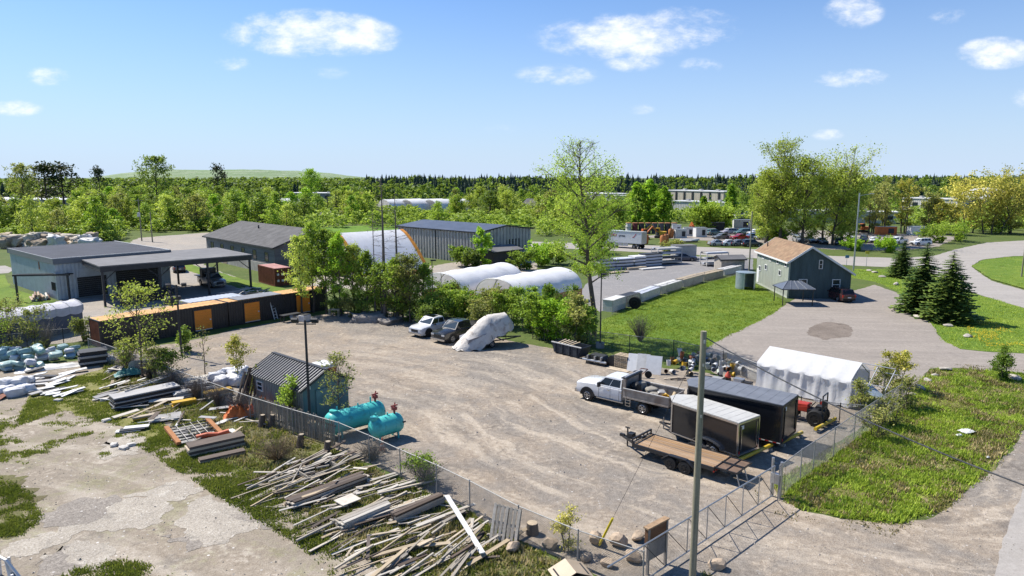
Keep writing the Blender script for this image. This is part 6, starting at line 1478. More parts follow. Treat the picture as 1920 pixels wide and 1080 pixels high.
# ------------------------------------------------------------------ trailers
def box_trailer(name, label, rear_near, front_near, W, z0, z1, sidem, roofm, trimm, nose=.75, axles=2, tape=False):
    a, b = Vector((*rear_near.to_2d(), 0)), Vector((*front_near.to_2d(), 0)); L = (b - a).length
    t = thing(name, label, 'trailer', a, ang(a, b))   # local x forward; near side y = 0, far side y = -W
    pts = [(0, 0), (0, -W), (L, -W), (L + nose, -W / 2 - .25), (L + nose, -W / 2 + .25), (L, 0)]
    MB().prism(pts[::-1], z0, z1 - .03).obj('body', sidem, t)
    o = .03; rp = [(-o, o), (-o, -W - o), (L + .02, -W - o), (L + nose + o, -W / 2 - .27), (L + nose + o, -W / 2 + .27), (L + .02, o)]
    k = MB(); k.prism(rp[::-1], z1 - .028, z1 + .02)
    ro = k.obj('roof', roofm, t)
    for i in range(9): MB().box((L * (i + .5) / 9, -W / 2, z1 + .022), (.05, W - .1, .012)).obj('roof_bow', roofm, ro)
    tr = MB()
    for (x, y) in ((0, 0), (0, -W), (L, 0), (L, -W)): tr.box((x, y, (z0 + z1) / 2), (.09, .09, z1 - z0 - .06))
    tr.box((L / 2, .02, z1 - .08), (L, .05, .1)); tr.box((-.02, -W / 2, z1 - .08), (.05, W - .1, .1)); tr.box((-.02, -W / 2, z0 + .04), (.06, W - .1, .1)); tr.box((L / 2, .02, z0 + .03), (L - .1, .05, .07))
    tr.obj('trim', trimm, t)
    d = MB(); d.box((-.025, -W / 2, (z0 + z1) / 2), (.03, W - .22, z1 - z0 - .3)); do = d.obj('rear_door', sidem, t)
    for y in (-W * .12, -W * .88): MB().box((-.06, y, (z0 + z1) / 2), (.04, .05, z1 - z0 - .5)).obj('lock_bar', trimm, do)
    for y in (-.12, -W + .12): MB().box((-.05, y, z0 + .2), (.03, .08, .16)).obj('tail_light', LAMPR, t)
    MB().box((-.05, -W * .17, z1 - .32), (.02, .22, .2)).obj('sticker', WHITE, do)
    if tape:
        for i in range(10): MB().box((.1 + i * .22, .045, z0 + .035), (.2, .012, .05)).obj('reflector', LAMPR if i % 2 else WHITE, t)
    wx = L * .42
    for i in range(axles):
        xx = wx + (i - (axles - 1) / 2) * .85
        wheel(t, xx, .02, .34, .2, RIM, 1); wheel(t, xx, -W - .02, .34, .2, RIM, -1)
    for y in (.08, -W - .08):
        fe = MB(); n = 12; lf = .85 * axles + .30
        po = [(wx - lf / 2 + lf * i / n, z0 + .10 + .36 * sin(pi * i / n) ** .5) for i in range(n + 1)]
        fe.extrude_y(po + [(x, z - .05) for x, z in reversed(po)], y - .13, y + .13); fe.obj('fender', trimm, t)
    fr = MB(); fr.box((L / 2, -W / 2, z0 - .07), (L - .1, W - .3, .1)); fr.beam((L - .3, -W * .2, z0 - .06), (L + nose + 1.0, -W / 2, z0 - .05), .08, .1); fr.beam((L - .3, -W * .8, z0 - .06), (L + nose + 1.0, -W / 2, z0 - .05), .08, .1)
    fr.obj('chassis', DARKM, t)
    MB().tube((L + nose + .7, -W / 2, .02), (L + nose + .7, -W / 2, .75), .04).obj('jack', GALV, t)
    return t
BLKS = mat('gloss_black_panel', (.016, .017, .02), .16, 0, .15, 1.2, spec=.6)
box_trailer('cargo_trailer', 'black enclosed cargo trailer with pale roof and bright trim', P(1385, 793, 2.35), P(1261, 753, 2.35), 1.95, .42, 2.35, BLKS, mat('pale_trailer_roof', (.58, .57, .53), .5, .1, .1, 1.5), CHROME, nose=.7, axles=2)
box_trailer('cargo_trailer', 'larger all-black enclosed cargo trailer with grey roof', P(1468, 760, 2.8), P(1292, 723, 2.8), 2.5, .5, 2.8, BLKS, mat('grey_trailer_roof', (.22, .23, .25), .45, .2, .15, 1.5), BLACKM, nose=.6, axles=2, tape=True)
def flat_trailer():
    rn, fn, ff = P(1338, 876, .75), P(1188, 831, .75), P(1217, 813, .75); a, b = Vector((rn.x, rn.y, 0)), Vector((fn.x, fn.y, 0)); L = (b - a).length; W = 1.9
    t = thing('flatbed_trailer', 'black flatbed trailer with worn plank deck and folded ramps', 'trailer', a, ang(a, b)); n = 9
    DECK = mat('worn_deck', (.36, .235, .135), .85, 0, .35, 2.5, rnd=.25, grain=(.8, 9, 9), stain=(.22, .12, .07), stain_amt=.7)
    for i in range(n): share('plank', unit_box(DECK), t, (L / 2, -W * (i + .5) / n, .72), scale=(L, W / n - .012, .05))
    f = MB()
    for y in (.05, -W - .05): f.box((L / 2, y, .66), (L + .1, .09, .2))
    for i in range(7): f.box((L * i / 6, -W / 2, .62), (.08, W, .1))
    f.beam((L, -.25, .6), (L + 1.3, -W / 2, .55), .1, .12); f.beam((L, -W + .25, .6), (L + 1.3, -W / 2, .55), .1, .12)
    f.obj('frame', BLACKM, t)
    hb = MB(); hb.beam((L + .04, .05, .72), (L + .04, .05, 1.0), .07, .07); hb.beam((L + .04, -W - .05, .72), (L + .04, -W - .05, 1.0), .07, .07); hb.beam((L + .04, .05, 1.0), (L + .04, -W - .05, 1.0), .08, .08); hb.beam((L + .04, .05, .8), (L + .04, -W - .05, .8), .06, .06)
    for k in range(4): hb.beam((L + .04, -W * (k + 1) / 5, .78), (L + .04, -W * (k + 1) / 5, 1.0), .05, .05)
    hb.obj('front_rail', BLACKM, t)
    c = MB(); c.box((L + 1.35, -W / 2, .62), (.3, .14, .16)); c.tube((L + 1.0, -W / 2, .05), (L + 1.0, -W / 2, 1.15), .045); c.box((L + 1.0, -W / 2, 1.15), (.3, .06, .06)); c.box((L + .75, -W / 2, .75), (.35, .4, .3)); c.obj('coupler', BLACKM, t)
    for s in (0, 1):
        y0 = -.08 - s * W * .5
        r = MB(); r.box((-.62, y0 - W * .22, .70), (1.2, W * .40, .05)); ro = r.obj('ramp', mat('ramp_wood', (.17, .11, .075), .8, 0, .3, 3), t)
        fr = MB()
        for yy in (y0, y0 - W * .44): fr.beam((-.0, yy, .73), (-1.22, yy, .73), .06, .08)
        for k in range(3): fr.beam((-.05 - .58 * k, y0, .73), (-.05 - .58 * k, y0 - W * .44, .73), .05, .08)
        fr.obj('ramp_frame', BLACKM, ro)
        MB().tube((-1.15, y0 - .1, .68), (-1.35, y0 - .1, .05), .035).obj('ramp_leg', GALV, ro)
    for s, y in ((1, .2), (-1, -W - .2)):
        for k in (-1, 1): wheel(t, L * .40 + k * .43, y, .36, .22, RIMD, s)
        fe = MB(); fe.box((L * .40, y, .80), (1.05, .26, .05)); fe.beam((L * .40 - .5, y, .80), (L * .40 - .95, y, .5), .26, .04); fe.beam((L * .40 + .5, y, .80), (L * .40 + .95, y, .5), .26, .04); fe.obj('fender', BLACKM, t)
    for k in range(3): MB().box((-.05, .05 - k * .25, .55), (.04, .12, .07)).obj('tail_light', LAMPR, t)
flat_trailer()
# ------------------------------------------------------------------ tractor behind the black trailer
def tractor():
    c = P(1513, 790); t = thing('tractor', 'small red tractor partly hidden behind the black trailer', 'tractor', c, radians(140)); m = mat('tractor_red', (.45, .045, .025), .4, 0, .15)
    MB().box((.55, 0, .95), (1.3, .62, .55)).obj('hood', m, t, bevel=.08); MB().box((-.55, 0, .75), (1.0, .7, .35)).obj('body', PLAST, t)
    MB().box((-.75, 0, 1.15), (.45, .5, .12)).obj('seat', PLAST, t); MB().box((-.97, 0, 1.38), (.1, .5, .42)).obj('backrest', PLAST, t)
    rp = MB(); rp.path([(-1.0, -.5, .9), (-1.0, -.5, 2.0), (-1.0, .5, 2.0), (-1.0, .5, .9)], .045); rp.obj('roll_bar', BLACKM, t)
    MB().tube((-.2, 0, 1.05), (-.45, 0, 1.4), .03).obj('steering_column', PLAST, t)
    ld = MB(); ld.beam((-.1, .45, 1.1), (1.4, .45, .8), .08, .12); ld.beam((-.1, -.45, 1.1), (1.4, -.45, .8), .08, .12); ld.obj('loader_arm', m, t); MB().extrude_y([(1.35, .9), (1.4, .25), (1.95, .25), (1.95, .35), (1.5, .4)], -.7, .7).obj('bucket', m, t)
    for s in (1, -1): wheel(t, -.65, s * .62, .52, .32, RIMD, s); wheel(t, .95, s * .5, .33, .2, RIMD, s)
tractor()
t = thing('snow_blower', 'red and black snow blower beside the tractor', 'machine', P(1538, 786), radians(60)); m = mat('tractor_red', (.45, .045, .025))
MB().box((0, 0, .35), (.5, .75, .5)).obj('auger_housing', m, t, bevel=.05); MB().tube((0, 0, .6), (.15, 0, 1.15), .1, .13).obj('chute', m, t); MB().path([(-.2, .2, .5), (-.8, .25, 1.0), (-.8, -.25, 1.0), (-.2, -.2, .5)], .025).obj('handlebar', PLAST, t)
for s in (1, -1): wheel(t, -.25, s * .3, .2, .14, RIMD, s)
# ------------------------------------------------------------------ other cars
car('suv', 'dark maroon SUV parked before the green house', P(1575, 563) + Vector((0, .4, 0)), radians(95), 'suv', P_MAROON, 4.6, 1.86, 1.68, 2.7, .36)
car('suv', 'dark SUV parked on gravel beyond the canopy', P(336, 509), radians(118), 'suv', P_NAVY, 4.6, 1.85, 1.65, 2.7, .36)
def flatbed():
    c = P(398, 536); t = thing('flatbed_truck', 'dark flatbed truck under the canopy with black tool cabinet', 'truck', c, radians(-44)); W = 2.0
    k = car('x', 'x', (0, 0, 0), 0, 'pickup', P_GREY, 5.6, 2.0, 1.95, 3.4, .42)
    for ch in list(k.children): ch.parent = t
    bpy.data.objects.remove(k)
    MB().box((-2.2, 0, 1.32), (3.0, 2.1, .1)).obj('flat_deck', BLACKM, t); MB().box((-1.2, 0, 1.95), (.9, 2.0, 1.15)).obj('tool_cabinet', BLACKM, t)
flatbed()
LOTCARS = [(1338, 441, 'suv', P_TEAL, 30, 'teal SUV at the left of the far car park'), (1346, 461, 'sedan', P_SILVER, 12, 'silver sedan nearest the street, leftmost'), (1369, 461, 'sedan', P_WHITE, 10, 'white sedan in the front car park row, second'), (1386, 461, 'sedan', P_GREY, 10, 'grey sedan in the front car park row, third'), (1409, 462, 'suv', P_BLACK, 8, 'black SUV in the front car park row beside the pole'),
           (1352, 448, 'sedan', P_GREY, 200, 'grey car left of the red one'), (1366, 439, 'suv', P_LILAC, 200, 'lilac van in the back car park row'), (1386, 449, 'sedan', P_RED, 195, 'red car in the far car park'), (1392, 440, 'suv', P_TEAL, 195, 'dark green SUV behind the red car'), (1408, 448, 'sedan', P_BLUE, 190, 'pale blue car right of the red one'), (1417, 441, 'suv', P_WHITE, 190, 'white SUV behind the pale blue car'), (1432, 449, 'sedan', P_SILVER, 190, 'silver sedan above the house roof'), (1440, 443, 'suv', P_BLACK, 190, 'black SUV above the house roof'),
           (1497, 454, 'suv', P_SILVER, 265, 'silver jeep-like SUV under the poplars'), (1519, 455, 'sedan', P_BLACK, 265, 'black car under the poplars, left of the next'), (1541, 457, 'sedan', P_BLACK, 262, 'black car at the right under the poplars'), (1571, 459, 'suv', P_NAVY, 255, 'navy SUV by the street pole'), (1596, 461, 'sedan', P_BLUE, 250, 'blue sedan right before the street pole'), (1592, 449, 'suv', P_WHITE, 250, 'white SUV behind the street pole'), (1619, 454, 'suv', P_BLACK, 240, 'black SUV left of the white sedan'), (1638, 455, 'sedan', P_WHITE, 235, 'white sedan alone right of the black SUV'), (1684, 458, 'pickup', P_WHITE, 215, 'white pickup in the car park near the spruces'), (1726, 460, 'suv', P_WHITE, 190, 'white SUV at the right end of the car park'),
           (1283, 489, 'sedan', P_NAVY, 350, 'navy car in the neighbour yard beside the racks')]
for (u, v, k, pm, dg, lb) in LOTCARS:
    dims = {'suv': (4.6, 1.85, 1.68, 2.7, .36), 'sedan': (4.6, 1.8, 1.45, 2.7, .33), 'pickup': (5.6, 1.95, 1.85, 3.4, .4)}[k]
    car({'suv': 'suv', 'sedan': 'sedan', 'pickup': 'pickup_truck'}[k], lb, P(u, v), radians(dg), k, pm, *dims, group='cars in the far car park' if v < 480 else None)
# white box truck on the street
def box_truck():
    a, b = P(1139, 463.5), P(1203, 468); L = (b - a).length; t = thing('box_truck', 'white box truck with red and black lettering on the street', 'truck', a, ang(a, b)); s = MB()
    L = 8.3; MB().box((L / 2, 1.25, 2.45), (L, 2.5, 2.6)).obj('cargo_box', P_WHITE, t)
    tr = MB(); tr.box((L / 2, -.02, 3.72), (L, .06, .1)); tr.box((L / 2, -.02, 1.18), (L, .06, .1)); tr.box((L + .01, 1.25, 3.7), (.06, 2.5, .12)); tr.obj('trim', GALV, t)
    MB().box((L + .02, 1.25, 2.4), (.04, 2.2, 2.3)).obj('rear_door', GALV, t)
    MB().box((L * .40, .05, .85), (L * .42, .06, .6)).obj('side_skirt', OFFW, t); MB().box((L / 2, 1.25, 1.0), (L, 1.0, .25)).obj('chassis', DARKM, t)
    for x in (1.1, L - 1.8, L - .75 - .1): wheel(t, x, .2, .5, .3, RIM, -1); wheel(t, x, 2.3, .5, .3, RIM, 1)
    MB().box((-1.2, 1.25, 1.6), (1.9, 2.3, 2.2)).obj('cab', P_WHITE, t, bevel=.15); wheel(t, -1.1, .2, .5, .3, RIM, -1); wheel(t, -1.1, 2.3, .5, .3, RIM, 1)
    for (txt, m, x, sz) in (('IPEX', mat('lettering_red', (.5, .02, .03)), .8, .95), ('press', mat('lettering_black', (.03, .03, .035)), 2.75, .9)):
        cu = bpy.data.curves.new('lettering', 'FONT'); cu.body = txt; cu.size = sz * .84; cu.extrude = .005; cu.offset = .012; o = bpy.data.objects.new('lettering', cu); COL.objects.link(o)
        dg = bpy.context.evaluated_depsgraph_get(); me = bpy.data.meshes.new_from_object(o.evaluated_get(dg)); bpy.data.objects.remove(o); me.materials.append(m)
        q = share('lettering', me, t, (x, -.012, 2.55), (pi / 2, 0, 0))
    MB().extrude_y([(6.0, 2.5), (6.5, 2.5), (7.1, 3.3), (6.95, 3.35), (6.45, 2.7)], -.02, -.005).obj('logo_swoosh', MATS['lettering_red'], t)
box_truck()
# ------------------------------------------------------------------ fences and gate
def wires(mb, a, b, z0, z1, pitch=.07, r=.0042):
    """woven wire: two sets of diagonals, a hair apart"""
    a, b = Vector(a), Vector(b); L = (b - a).length; u = (b - a) / L; n = Vector((-u.y, u.x, 0)); h = z1 - z0; k = int((L + h) / (pitch * 1.414))
    for s in (0, 1):
        for i in range(k):
            t0 = i * pitch * 1.414 - h; p, q = (t0, 0.0), (t0 + h, h)
            if p[0] < 0: p = (0, -t0)
            if q[0] > L: q = (L, L - t0)
            if q[0] - p[0] < .02: continue
            if s: p, q = (L - p[0], p[1]), (L - q[0], q[1])
            A = a + u * p[0] + n * (.004 if s else -.004) + Vector((0, 0, z0 + p[1])); B = a + u * q[0] + n * (.004 if s else -.004) + Vector((0, 0, z0 + q[1]))
            d = (B - A).normalized(); o = len(mb.v); w1 = n * r; w2 = d.cross(n) * r
            mb.v += [tuple(A + w1), tuple(A - w1 * .5 + w2), tuple(A - w1 * .5 - w2), tuple(B + w1), tuple(B - w1 * .5 + w2), tuple(B - w1 * .5 - w2)]
            mb.f += [(o, o + 1, o + 4, o + 3), (o + 1, o + 2, o + 5, o + 4), (o + 2, o, o + 3, o + 5)]
    return mb
RAILM = mat('dull_rail', (.34, .34, .33), .6, .3, .2, 3)
WIRE = mat('fence_wire', (.30, .30, .29), .5, .6, .15, 4)
def fence(name, label, pts, h=1.75, mesh=True, r=.024, postm=RAILM, pitch=.065, cat='fence', skip_mesh=()):
    o0 = pts[0]; t = thing(name, label, cat, o0)
    L = [Vector(p) - o0 for p in pts]
    for p in L: MB().tube(p, p + Vector((0, 0, h + .06)), r * 1.25, n=8).obj('post', postm, t, smooth=True)
    for i in range(len(L) - 1):
        MB().tube(L[i] + Vector((0, 0, h)), L[i + 1] + Vector((0, 0, h)), r, n=7).obj('top_rail', RAILM, t, smooth=True)
        if mesh and i not in skip_mesh: tag(wires(MB(), L[i], L[i + 1], .04, h - .02, pitch).obj('wire_mesh', WIRE, t), kind='stuff')
    return t
F1 = PX([(168, 668), (226, 690), (300, 720), (380, 752), (470, 788), (550, 815), (637, 842), (693, 868), (751, 897), (819, 929), (881, 962), (972, 1014), (1083, 1064), (1205, 1108)])
fence('chain_link_fence', 'long galvanised chain-link fence between the yard and the lumber', F1, 1.6)
F6 = PX([(-80, 672), (20, 657), (120, 646), (168, 640)])
fence('chain_link_fence', 'short chain-link fence before the tarped stack', F6, 1.5, r=.03, postm=DARKM)
F3 = PX([(1458, 938), (1500, 903), (1524, 886), (1562, 858), (1600, 829), (1650, 793), (1697, 760)])
fence('chain_link_fence', 'galvanised chain-link fence right of the gate along the verge', F3, 1.75)
fence('chain_link_fence', 'bent chain-link fence behind the junk row on the lawn edge', PX([(1100, 650), (1180, 662), (1262, 672), (1355, 694), (1424, 722)]), 1.6, postm=DARKM)
fence('chain_link_fence', 'short black-posted fence at the open tent end', PX([(1500, 782), (1535, 789), (1573, 795), (1640, 800)]), 1.35, postm=BLACKM)
fence('chain_link_fence', 'wire fence round the neighbour yard beside the lawn', PX([(1148, 590), (1195, 572), (1250, 553), (1320, 531), (1392, 513)]), 1.6, pitch=.12)
def gate():
    A, B = P(1205, 1100), P(1449, 936); L = (B - A).length; t = thing('sliding_gate', 'long galvanised sliding gate with diagonal truss bars', 'gate', A, ang(A, B)); z0, z1 = .22, 1.72
    MB().tube((-2.2, 0, z1), (L, 0, z1), .032).obj('top_rail', GALV, t); MB().tube((-.4, 0, z0), (L, 0, z0), .032).obj('bottom_rail', GALV, t)
    k = 7
    for i in range(k + 1):
        x = L * i / k; MB().tube((x, 0, z0), (x, 0, z1), .024).obj('upright', GALV, t)
        if i < k: MB().tube((x, 0, z1), (L * (i + 1) / k, 0, z0), .016).obj('diagonal_bar', DARKM, t)
    tag(wires(MB(), (0, 0, 0), (L, 0, 0), z0, z1, .11, .0025).obj('wire_mesh', WIRE, t), kind='stuff')
    for i, p in enumerate(((L + .25, .22, 2.0), (L + .25, -.22, 1.9), (L + .75, 0, 1.7))): MB().tube((p[0], p[1], 0), p, .065, n=10).obj('guide_post', GALV, t, smooth=True)
    MB().box((L + .25, 0, 1.0), (.25, .5, .5)).obj('roller_box', GALV, t)
gate()
# heavy yellow pipes lying along the fence
for i, (a, b, lb) in enumerate((((1352, 886), (1446, 842), 'worn yellow pipe beside the gate, nearest'), ((1462, 838), (1503, 818), 'bright yellow pipe in the middle behind the gate posts'), ((1528, 812), (1566, 792), 'yellow pipe farthest along the fence'))):
    a, b = P(*a), P(*b); t = thing('yellow_pipe', lb, 'pipe', a, ang(a, b)); L_ = (b - a).length
    MB().tube((0, 0, .26), (L_, 0, .26), .11, n=12).obj('pipe', mat('worn_yellow', (.66, .46, .04), .5, 0, .15, 3, stain=(.45, .42, .30), stain_amt=.6), t, smooth=True)
    for x in (.25, L_ - .25): MB().box((x, 0, .075), (.2, .36, .15)).obj('block', CONC, t)
# board fence in front of the shed and dark slats further left
def board_fence(name, label, A, B, h, m, w=.15, off_n=.25, jit=.05):
    d = (B - A).normalized(); n = Vector((-d.y, d.x, 0)); A = A + n * off_n; L = (B - A).length; t = thing(name, label, 'fence', A, ang(A, B)); rr = random.Random(int(L * 10)); k = int(L / (w + .012))
    for i in range(k): share('board', unit_box(m), t, (w * .5 + i * (w + .012), rr.uniform(-.012, .012), h / 2 + rr.uniform(-.14, .06)), (0, rr.uniform(-.04, .04), 0), (w * rr.uniform(.6, .95), .022, h))
    for z in (.35, h - .35): MB().beam((0, .035, z), (L, .035, z), .04, .09).obj('rail', WOODD, t)
GREYB = mat('grey_fence_board', (.27, .24, .20), .9, 0, .25, 3, rnd=.3, grain=(14, 14, 1)); DARKB = mat('dark_fence_slat', (.085, .075, .068), .9, 0, .3, 3, rnd=.3, grain=(14, 14, 1))
board_fence('board_fence', 'weathered vertical board fence in front of the shed', P(470, 786), P(630, 838), 1.6, GREYB)
# ------------------------------------------------------------------ poles, wires, lights
def flood_pole(label, u, v, vt, heads=2, m=DARKM, r=.09, rz=0):
    b = P(u, v); H_ = Zat(b, vt); t = thing('light_pole', label, 'light pole', b, rz); MB().tube((0, 0, 0), (0, 0, H_), r, r * .8, 10).obj('pole', m, t, smooth=True)
    MB().beam((-.55, 0, H_ - .25), (.65, 0, H_ - .25), .06, .06).obj('cross_arm', m, t)
    for s in (-1, 1)[:heads]:
        k = MB(); M = Matrix.Translation((s * .6, -.05, H_ - .02)) @ Matrix.Rotation(radians(40), 4, 'X'); k.box((0, 0, 0), (.42, .16, .34), M); h = k.obj('flood_light', m, t, bevel=.02)
        MB().box((0, -.085, 0), (.36, .02, .28), M).obj('lens', PANE, h)
flood_pole('dark light pole with two floodlights beside the shed', 582, 806, 600)
flood_pole('dark light pole with floodlights before the black containers', 341, 668, 534, rz=.4)
def plain_pole(name, label, u, v, vt, r, m, cat='pole', extra=None):
    b = P(u, v); H_ = Zat(b, vt); t = thing(name, label, cat, b); MB().tube((0, 0, 0), (0, 0, H_), r, r * .72, 12).obj('pole', m, t, smooth=True)
    if extra: extra(t, H_, b)
    return t, H_, b
plain_pole('steel_pole', 'thin black pole set in a pail beside the tall tree', 1125, 652, 512, .07, DARKM, extra=lambda t, H_, b: (MB().lathe([(.38, 0), (.42, .5), (.36, .5), (.3, .45), (.001, .45)], 16, cap=False).obj('base', CONC, t), MB().box((.2, 0, H_ - .1), (.5, .16, .12)).obj('lamp_head', DARKM, t)))
plain_pole('steel_pole', 'thin dark pole in the hedge left of the hoop shelters', 812, 600, 488, .06, DARKM, extra=lambda t, H_, b: MB().box((.15, 0, H_), (.6, .2, .15)).obj('lamp_head', DARKM, t))
PW = mat('pole_wood', (.31, .285, .20), .9, 0, .25, 1.5, streak=(6, 6, .4), grain=(14, 14, .7))
# big wooden pole at the gate: base just below the picture
def big_pole():
    b = P(1297, 1112); H_ = Zat(b, 621); t = thing('utility_pole', 'thick wooden utility pole standing in front of the gate', 'pole', b); MB().tube((0, 0, 0), (0, 0, H_), .135, .105, 20).obj('pole', PW, t, smooth=True)
    for z, s in ((H_ - .35, .12), (H_ - 1.2, .1), (H_ - 3.1, .1)): MB().box((-.0, -.15, z), (.05, .06, s)).obj('bolt_plate', GALV, t)
    MB().box((.0, .17, 2.2), (.1, .06, 1.6)).obj('cable_cover', DARKM, t)
    return b, H_
bpole, bH = big_pole()
def catenary(a, b, sag, n=24): return [a.lerp(b, i / n) - Vector((0, 0, sag * 4 * (i / n) * (1 - i / n))) for i in range(n + 1)]
top_ = bpole + Vector((.1, .05, bH - .25)); e_ = PY(2060, 960, 15.5)
tag(MB().path(catenary(top_, e_, .35), .022, 6).obj('service_cable', mat('twisted_cable', (.10, .10, .10), .5, .2, .5, 8)), 'black overhead service cable running from the wooden pole to the right', 'cable')
ga_ = P(1122, 1025); gb_ = bpole + Vector((-.1, .1, bH - .6)); t = thing('guy_wire', 'guy wire with bright yellow guard anchored by the boulders', 'guy wire', ga_)
MB().tube((0, 0, 0), gb_ - ga_, .008, n=5).obj('wire', DARKM, t); MB().tube((gb_ - ga_) * .01, (gb_ - ga_) * .165, .055, n=8).obj('guard', mat('guard_yellow', (.75, .60, .03), .45), t)
for (u, v, vt, r, lb) in ((1600, 508, 362, .14, 'grey street pole beside the street behind the house'), (1404, 512, 396, .13, 'wooden pole at the back corner of the house'), (266, 452, 372, .15, 'utility pole with transformer beyond the workshop'), (286, 454, 398, .15, 'shorter utility pole right of the transformer pole'), (1915, 520, 460, .12, 'pole on the traffic island at the right edge')):
    t_, H_, b_ = plain_pole('utility_pole', lb, u, v, vt, r, PW if u != 1600 else GALV)
    if u == 1600: MB().beam((0, 0, H_ - .4), (1.8, -.3, H_ - .1), .06, .06).obj('lamp_arm', GALV, t_); MB().box((1.9, -.3, H_ - .1), (.6, .25, .12)).obj('lamp_head', GALV, t_)
    if u == 266: MB().tube((0, -.4, H_ - 4.4), (0, -.4, H_ - 3.4), .35, n=12).obj('transformer', OFFW, t_); MB().box((0, 0, H_ - .5), (2.2, .1, .12)).obj('cross_arm', PW, t_); MB().tube((.2, -.2, H_ - 3.6), (2.2, .1, H_ - 4.5), .02).obj('cable', DARKM, t_)
for (u, v, vt, m, lb) in ((1587, 498, 478, mat('sign_blue', (.10, .25, .42)), 'small blue street sign behind the house'), (1624, 500, 470, mat('sign_yellow', (.7, .55, .05)), 'small yellow street sign behind the house')):
    t_, H_, b_ = plain_pole('street_sign', lb, u, v, vt, .04, GALV, cat='sign'); MB().box((0, -.06, H_ - .3), (.7, .03, .5)).obj('plate', m, t_)
t_ = thing('entrance_post', 'short metal post with a bent arm at the driveway entrance', 'post', P(1886, 702)); MB().tube((0, 0, 0), (0, 0, 1.0), .05).obj('post', DARKM, t_); MB().beam((-.1, 0, 1.0), (.5, 0, .95), .08, .08).obj('arm', DARKM, t_)
# ------------------------------------------------------------------ teal tanks, cone, sign board, boulders
TEAL = mat('teal_paint', (.09, .58, .53), .42, 0, .10, 1.5, stain=(.07, .36, .29), stain_amt=.75, stain_scale=1.6, coat=.1)
def rock(name, label, loc, m, size, rz, seed, cat):
    bm = bmesh.new(); bmesh.ops.create_icosphere(bm, subdivisions=2, radius=.5); r2 = random.Random(seed); pl = [(Vector((r2.gauss(0, 1), r2.gauss(0, 1), r2.gauss(0, .8))).normalized(), r2.uniform(.28, .44)) for _ in range(11)]
    for v in bm.verts:
        for n, d in pl:
            k = v.co.dot(n)
            if k > d: v.co -= n * (k - d)
        v.co += v.co.normalized() * noise.noise(v.co * 5 + Vector((seed, 0, 0))) * .05; v.co = Vector((v.co.x * size[0] * 1.25, v.co.y * size[1] * 1.25, v.co.z * size[2] * 1.25))
    me = bpy.data.meshes.new(name); bm.to_mesh(me); bm.free(); me.materials.append(m)
    return tag(share(name, me, None, loc, (0, 0, rz)), label, cat)
def tank(label, a, b, r, z, seed, valve_x):
    A, B = P(*a, z), P(*b, z); L = (B - A).length; t = thing('tank', label, 'tank', (A.x, A.y, 0), ang(A, B)); M = Matrix.Translation((0, 0, z)) @ Matrix.Rotation(pi / 2, 4, 'Y')
    prof = [(.001, -.02), (r * .55, .02), (r * .85, .12), (r, .28), (r, L - .28), (r * .85, L - .12), (r * .55, L - .02), (.001, L + .02)]
    bo = MB().lathe(prof, 30, M, cap=False).obj('shell', TEAL, t, smooth=True)
    for x in (L * .33, L * .67): MB().lathe([(r + .004, x - .03), (r + .012, x - .02), (r + .012, x + .02), (r + .004, x + .03)], 30, M, cap=False).obj('weld_band', TEAL, bo)
    for x in (L * .2, L * .8):
        for s in (-1, 1): MB().beam((x, s * r * .55, 0), (x, s * r * .5, z - r * .72), .1, .1).obj('leg', TEAL, t)
    for x, h in ((L * .18, .3), (L * .55, .16), (L * .78, .36)): MB().tube((x, 0, z + r - .05), (x, 0, z + r + h), .05, n=8).obj('nozzle', TEAL, t)
    MB().lathe([(.25, 0), (.25, .2), (.001, .2)], 16, Matrix.Translation((L * .12, 0, z + r - .08)), cap=False).obj('hatch', TEAL, t)
    v = MB(); x = valve_x; v.tube((x, 0, z + r - .05), (x, 0, z + r + .22), .07); v.box((x, 0, z + r + .3), (.26, .26, .18)); v.tube((x - .2, .05, z + r + .45), (x + .2, -.05, z + r + .5), .05); v.tube((x, .0, z + r + .3), (x + .12, .1, z + r + .62), .04); v.obj('red_valve', mat('rust_red', (.30, .06, .05), .6), t, smooth=True)
    MB().box((L * .92, -r * .92, z + .12), (.28, .03, .10)).obj('data_plate', DARKM, t)
tank('long teal horizontal tank with red valve beside the shed', (613, 796), (717, 768), .67, .95, 1, 3.35)
tank('short teal horizontal tank with red valve right of the long one', (695, 805), (752, 789), .60, .88, 2, 1.65)
def cone(label, u, v):
    t = thing('traffic_cone', label, 'cone', P(u, v)); MB().box((0, 0, .02), (.42, .42, .04)).obj('base', PLAST, t); MB().lathe([(.16, .04), (.03, .78), (.001, .78)], 16, cap=False).obj('cone', mat('cone_orange', (.60, .16, .08), .6), t, smooth=True)
    for z in (.32, .52): MB().lathe([(.162 - (z - .04) * .176 + .004, z), (.162 - (z + .10 - .04) * .176 + .004, z + .1)], 16, cap=False).obj('stripe', OFFW, t)
cone('faded orange traffic cone before the short tank', 717, 846)
for i, (u, v, s) in enumerate(((1032, 1026, .55), (1118, 1018, .62), (1160, 1022, .62), (1196, 1012, .5), (1186, 1052, .55), (1345, 1066, .5), (1098, 1050, .35), (1140, 1062, .4), (962, 1034, .5))):
    o = rock('boulder', 'tan boulder at the fence corner, %s from the left' % ['second', 'fifth', 'seventh', 'ninth', 'eighth', 'tenth', 'third', 'sixth', 'first'][i], P(u, v) + Vector((0, 0, s * .35)), mat('tan_rock', (.46, .36, .26), .9, 0, .3, 2, stain=(.28, .21, .16), stain_amt=.6, bump=.03, bscale=6), (s * 1.3, s * 1.05, s * .85), i * 1.3, i + 11, 'boulder')
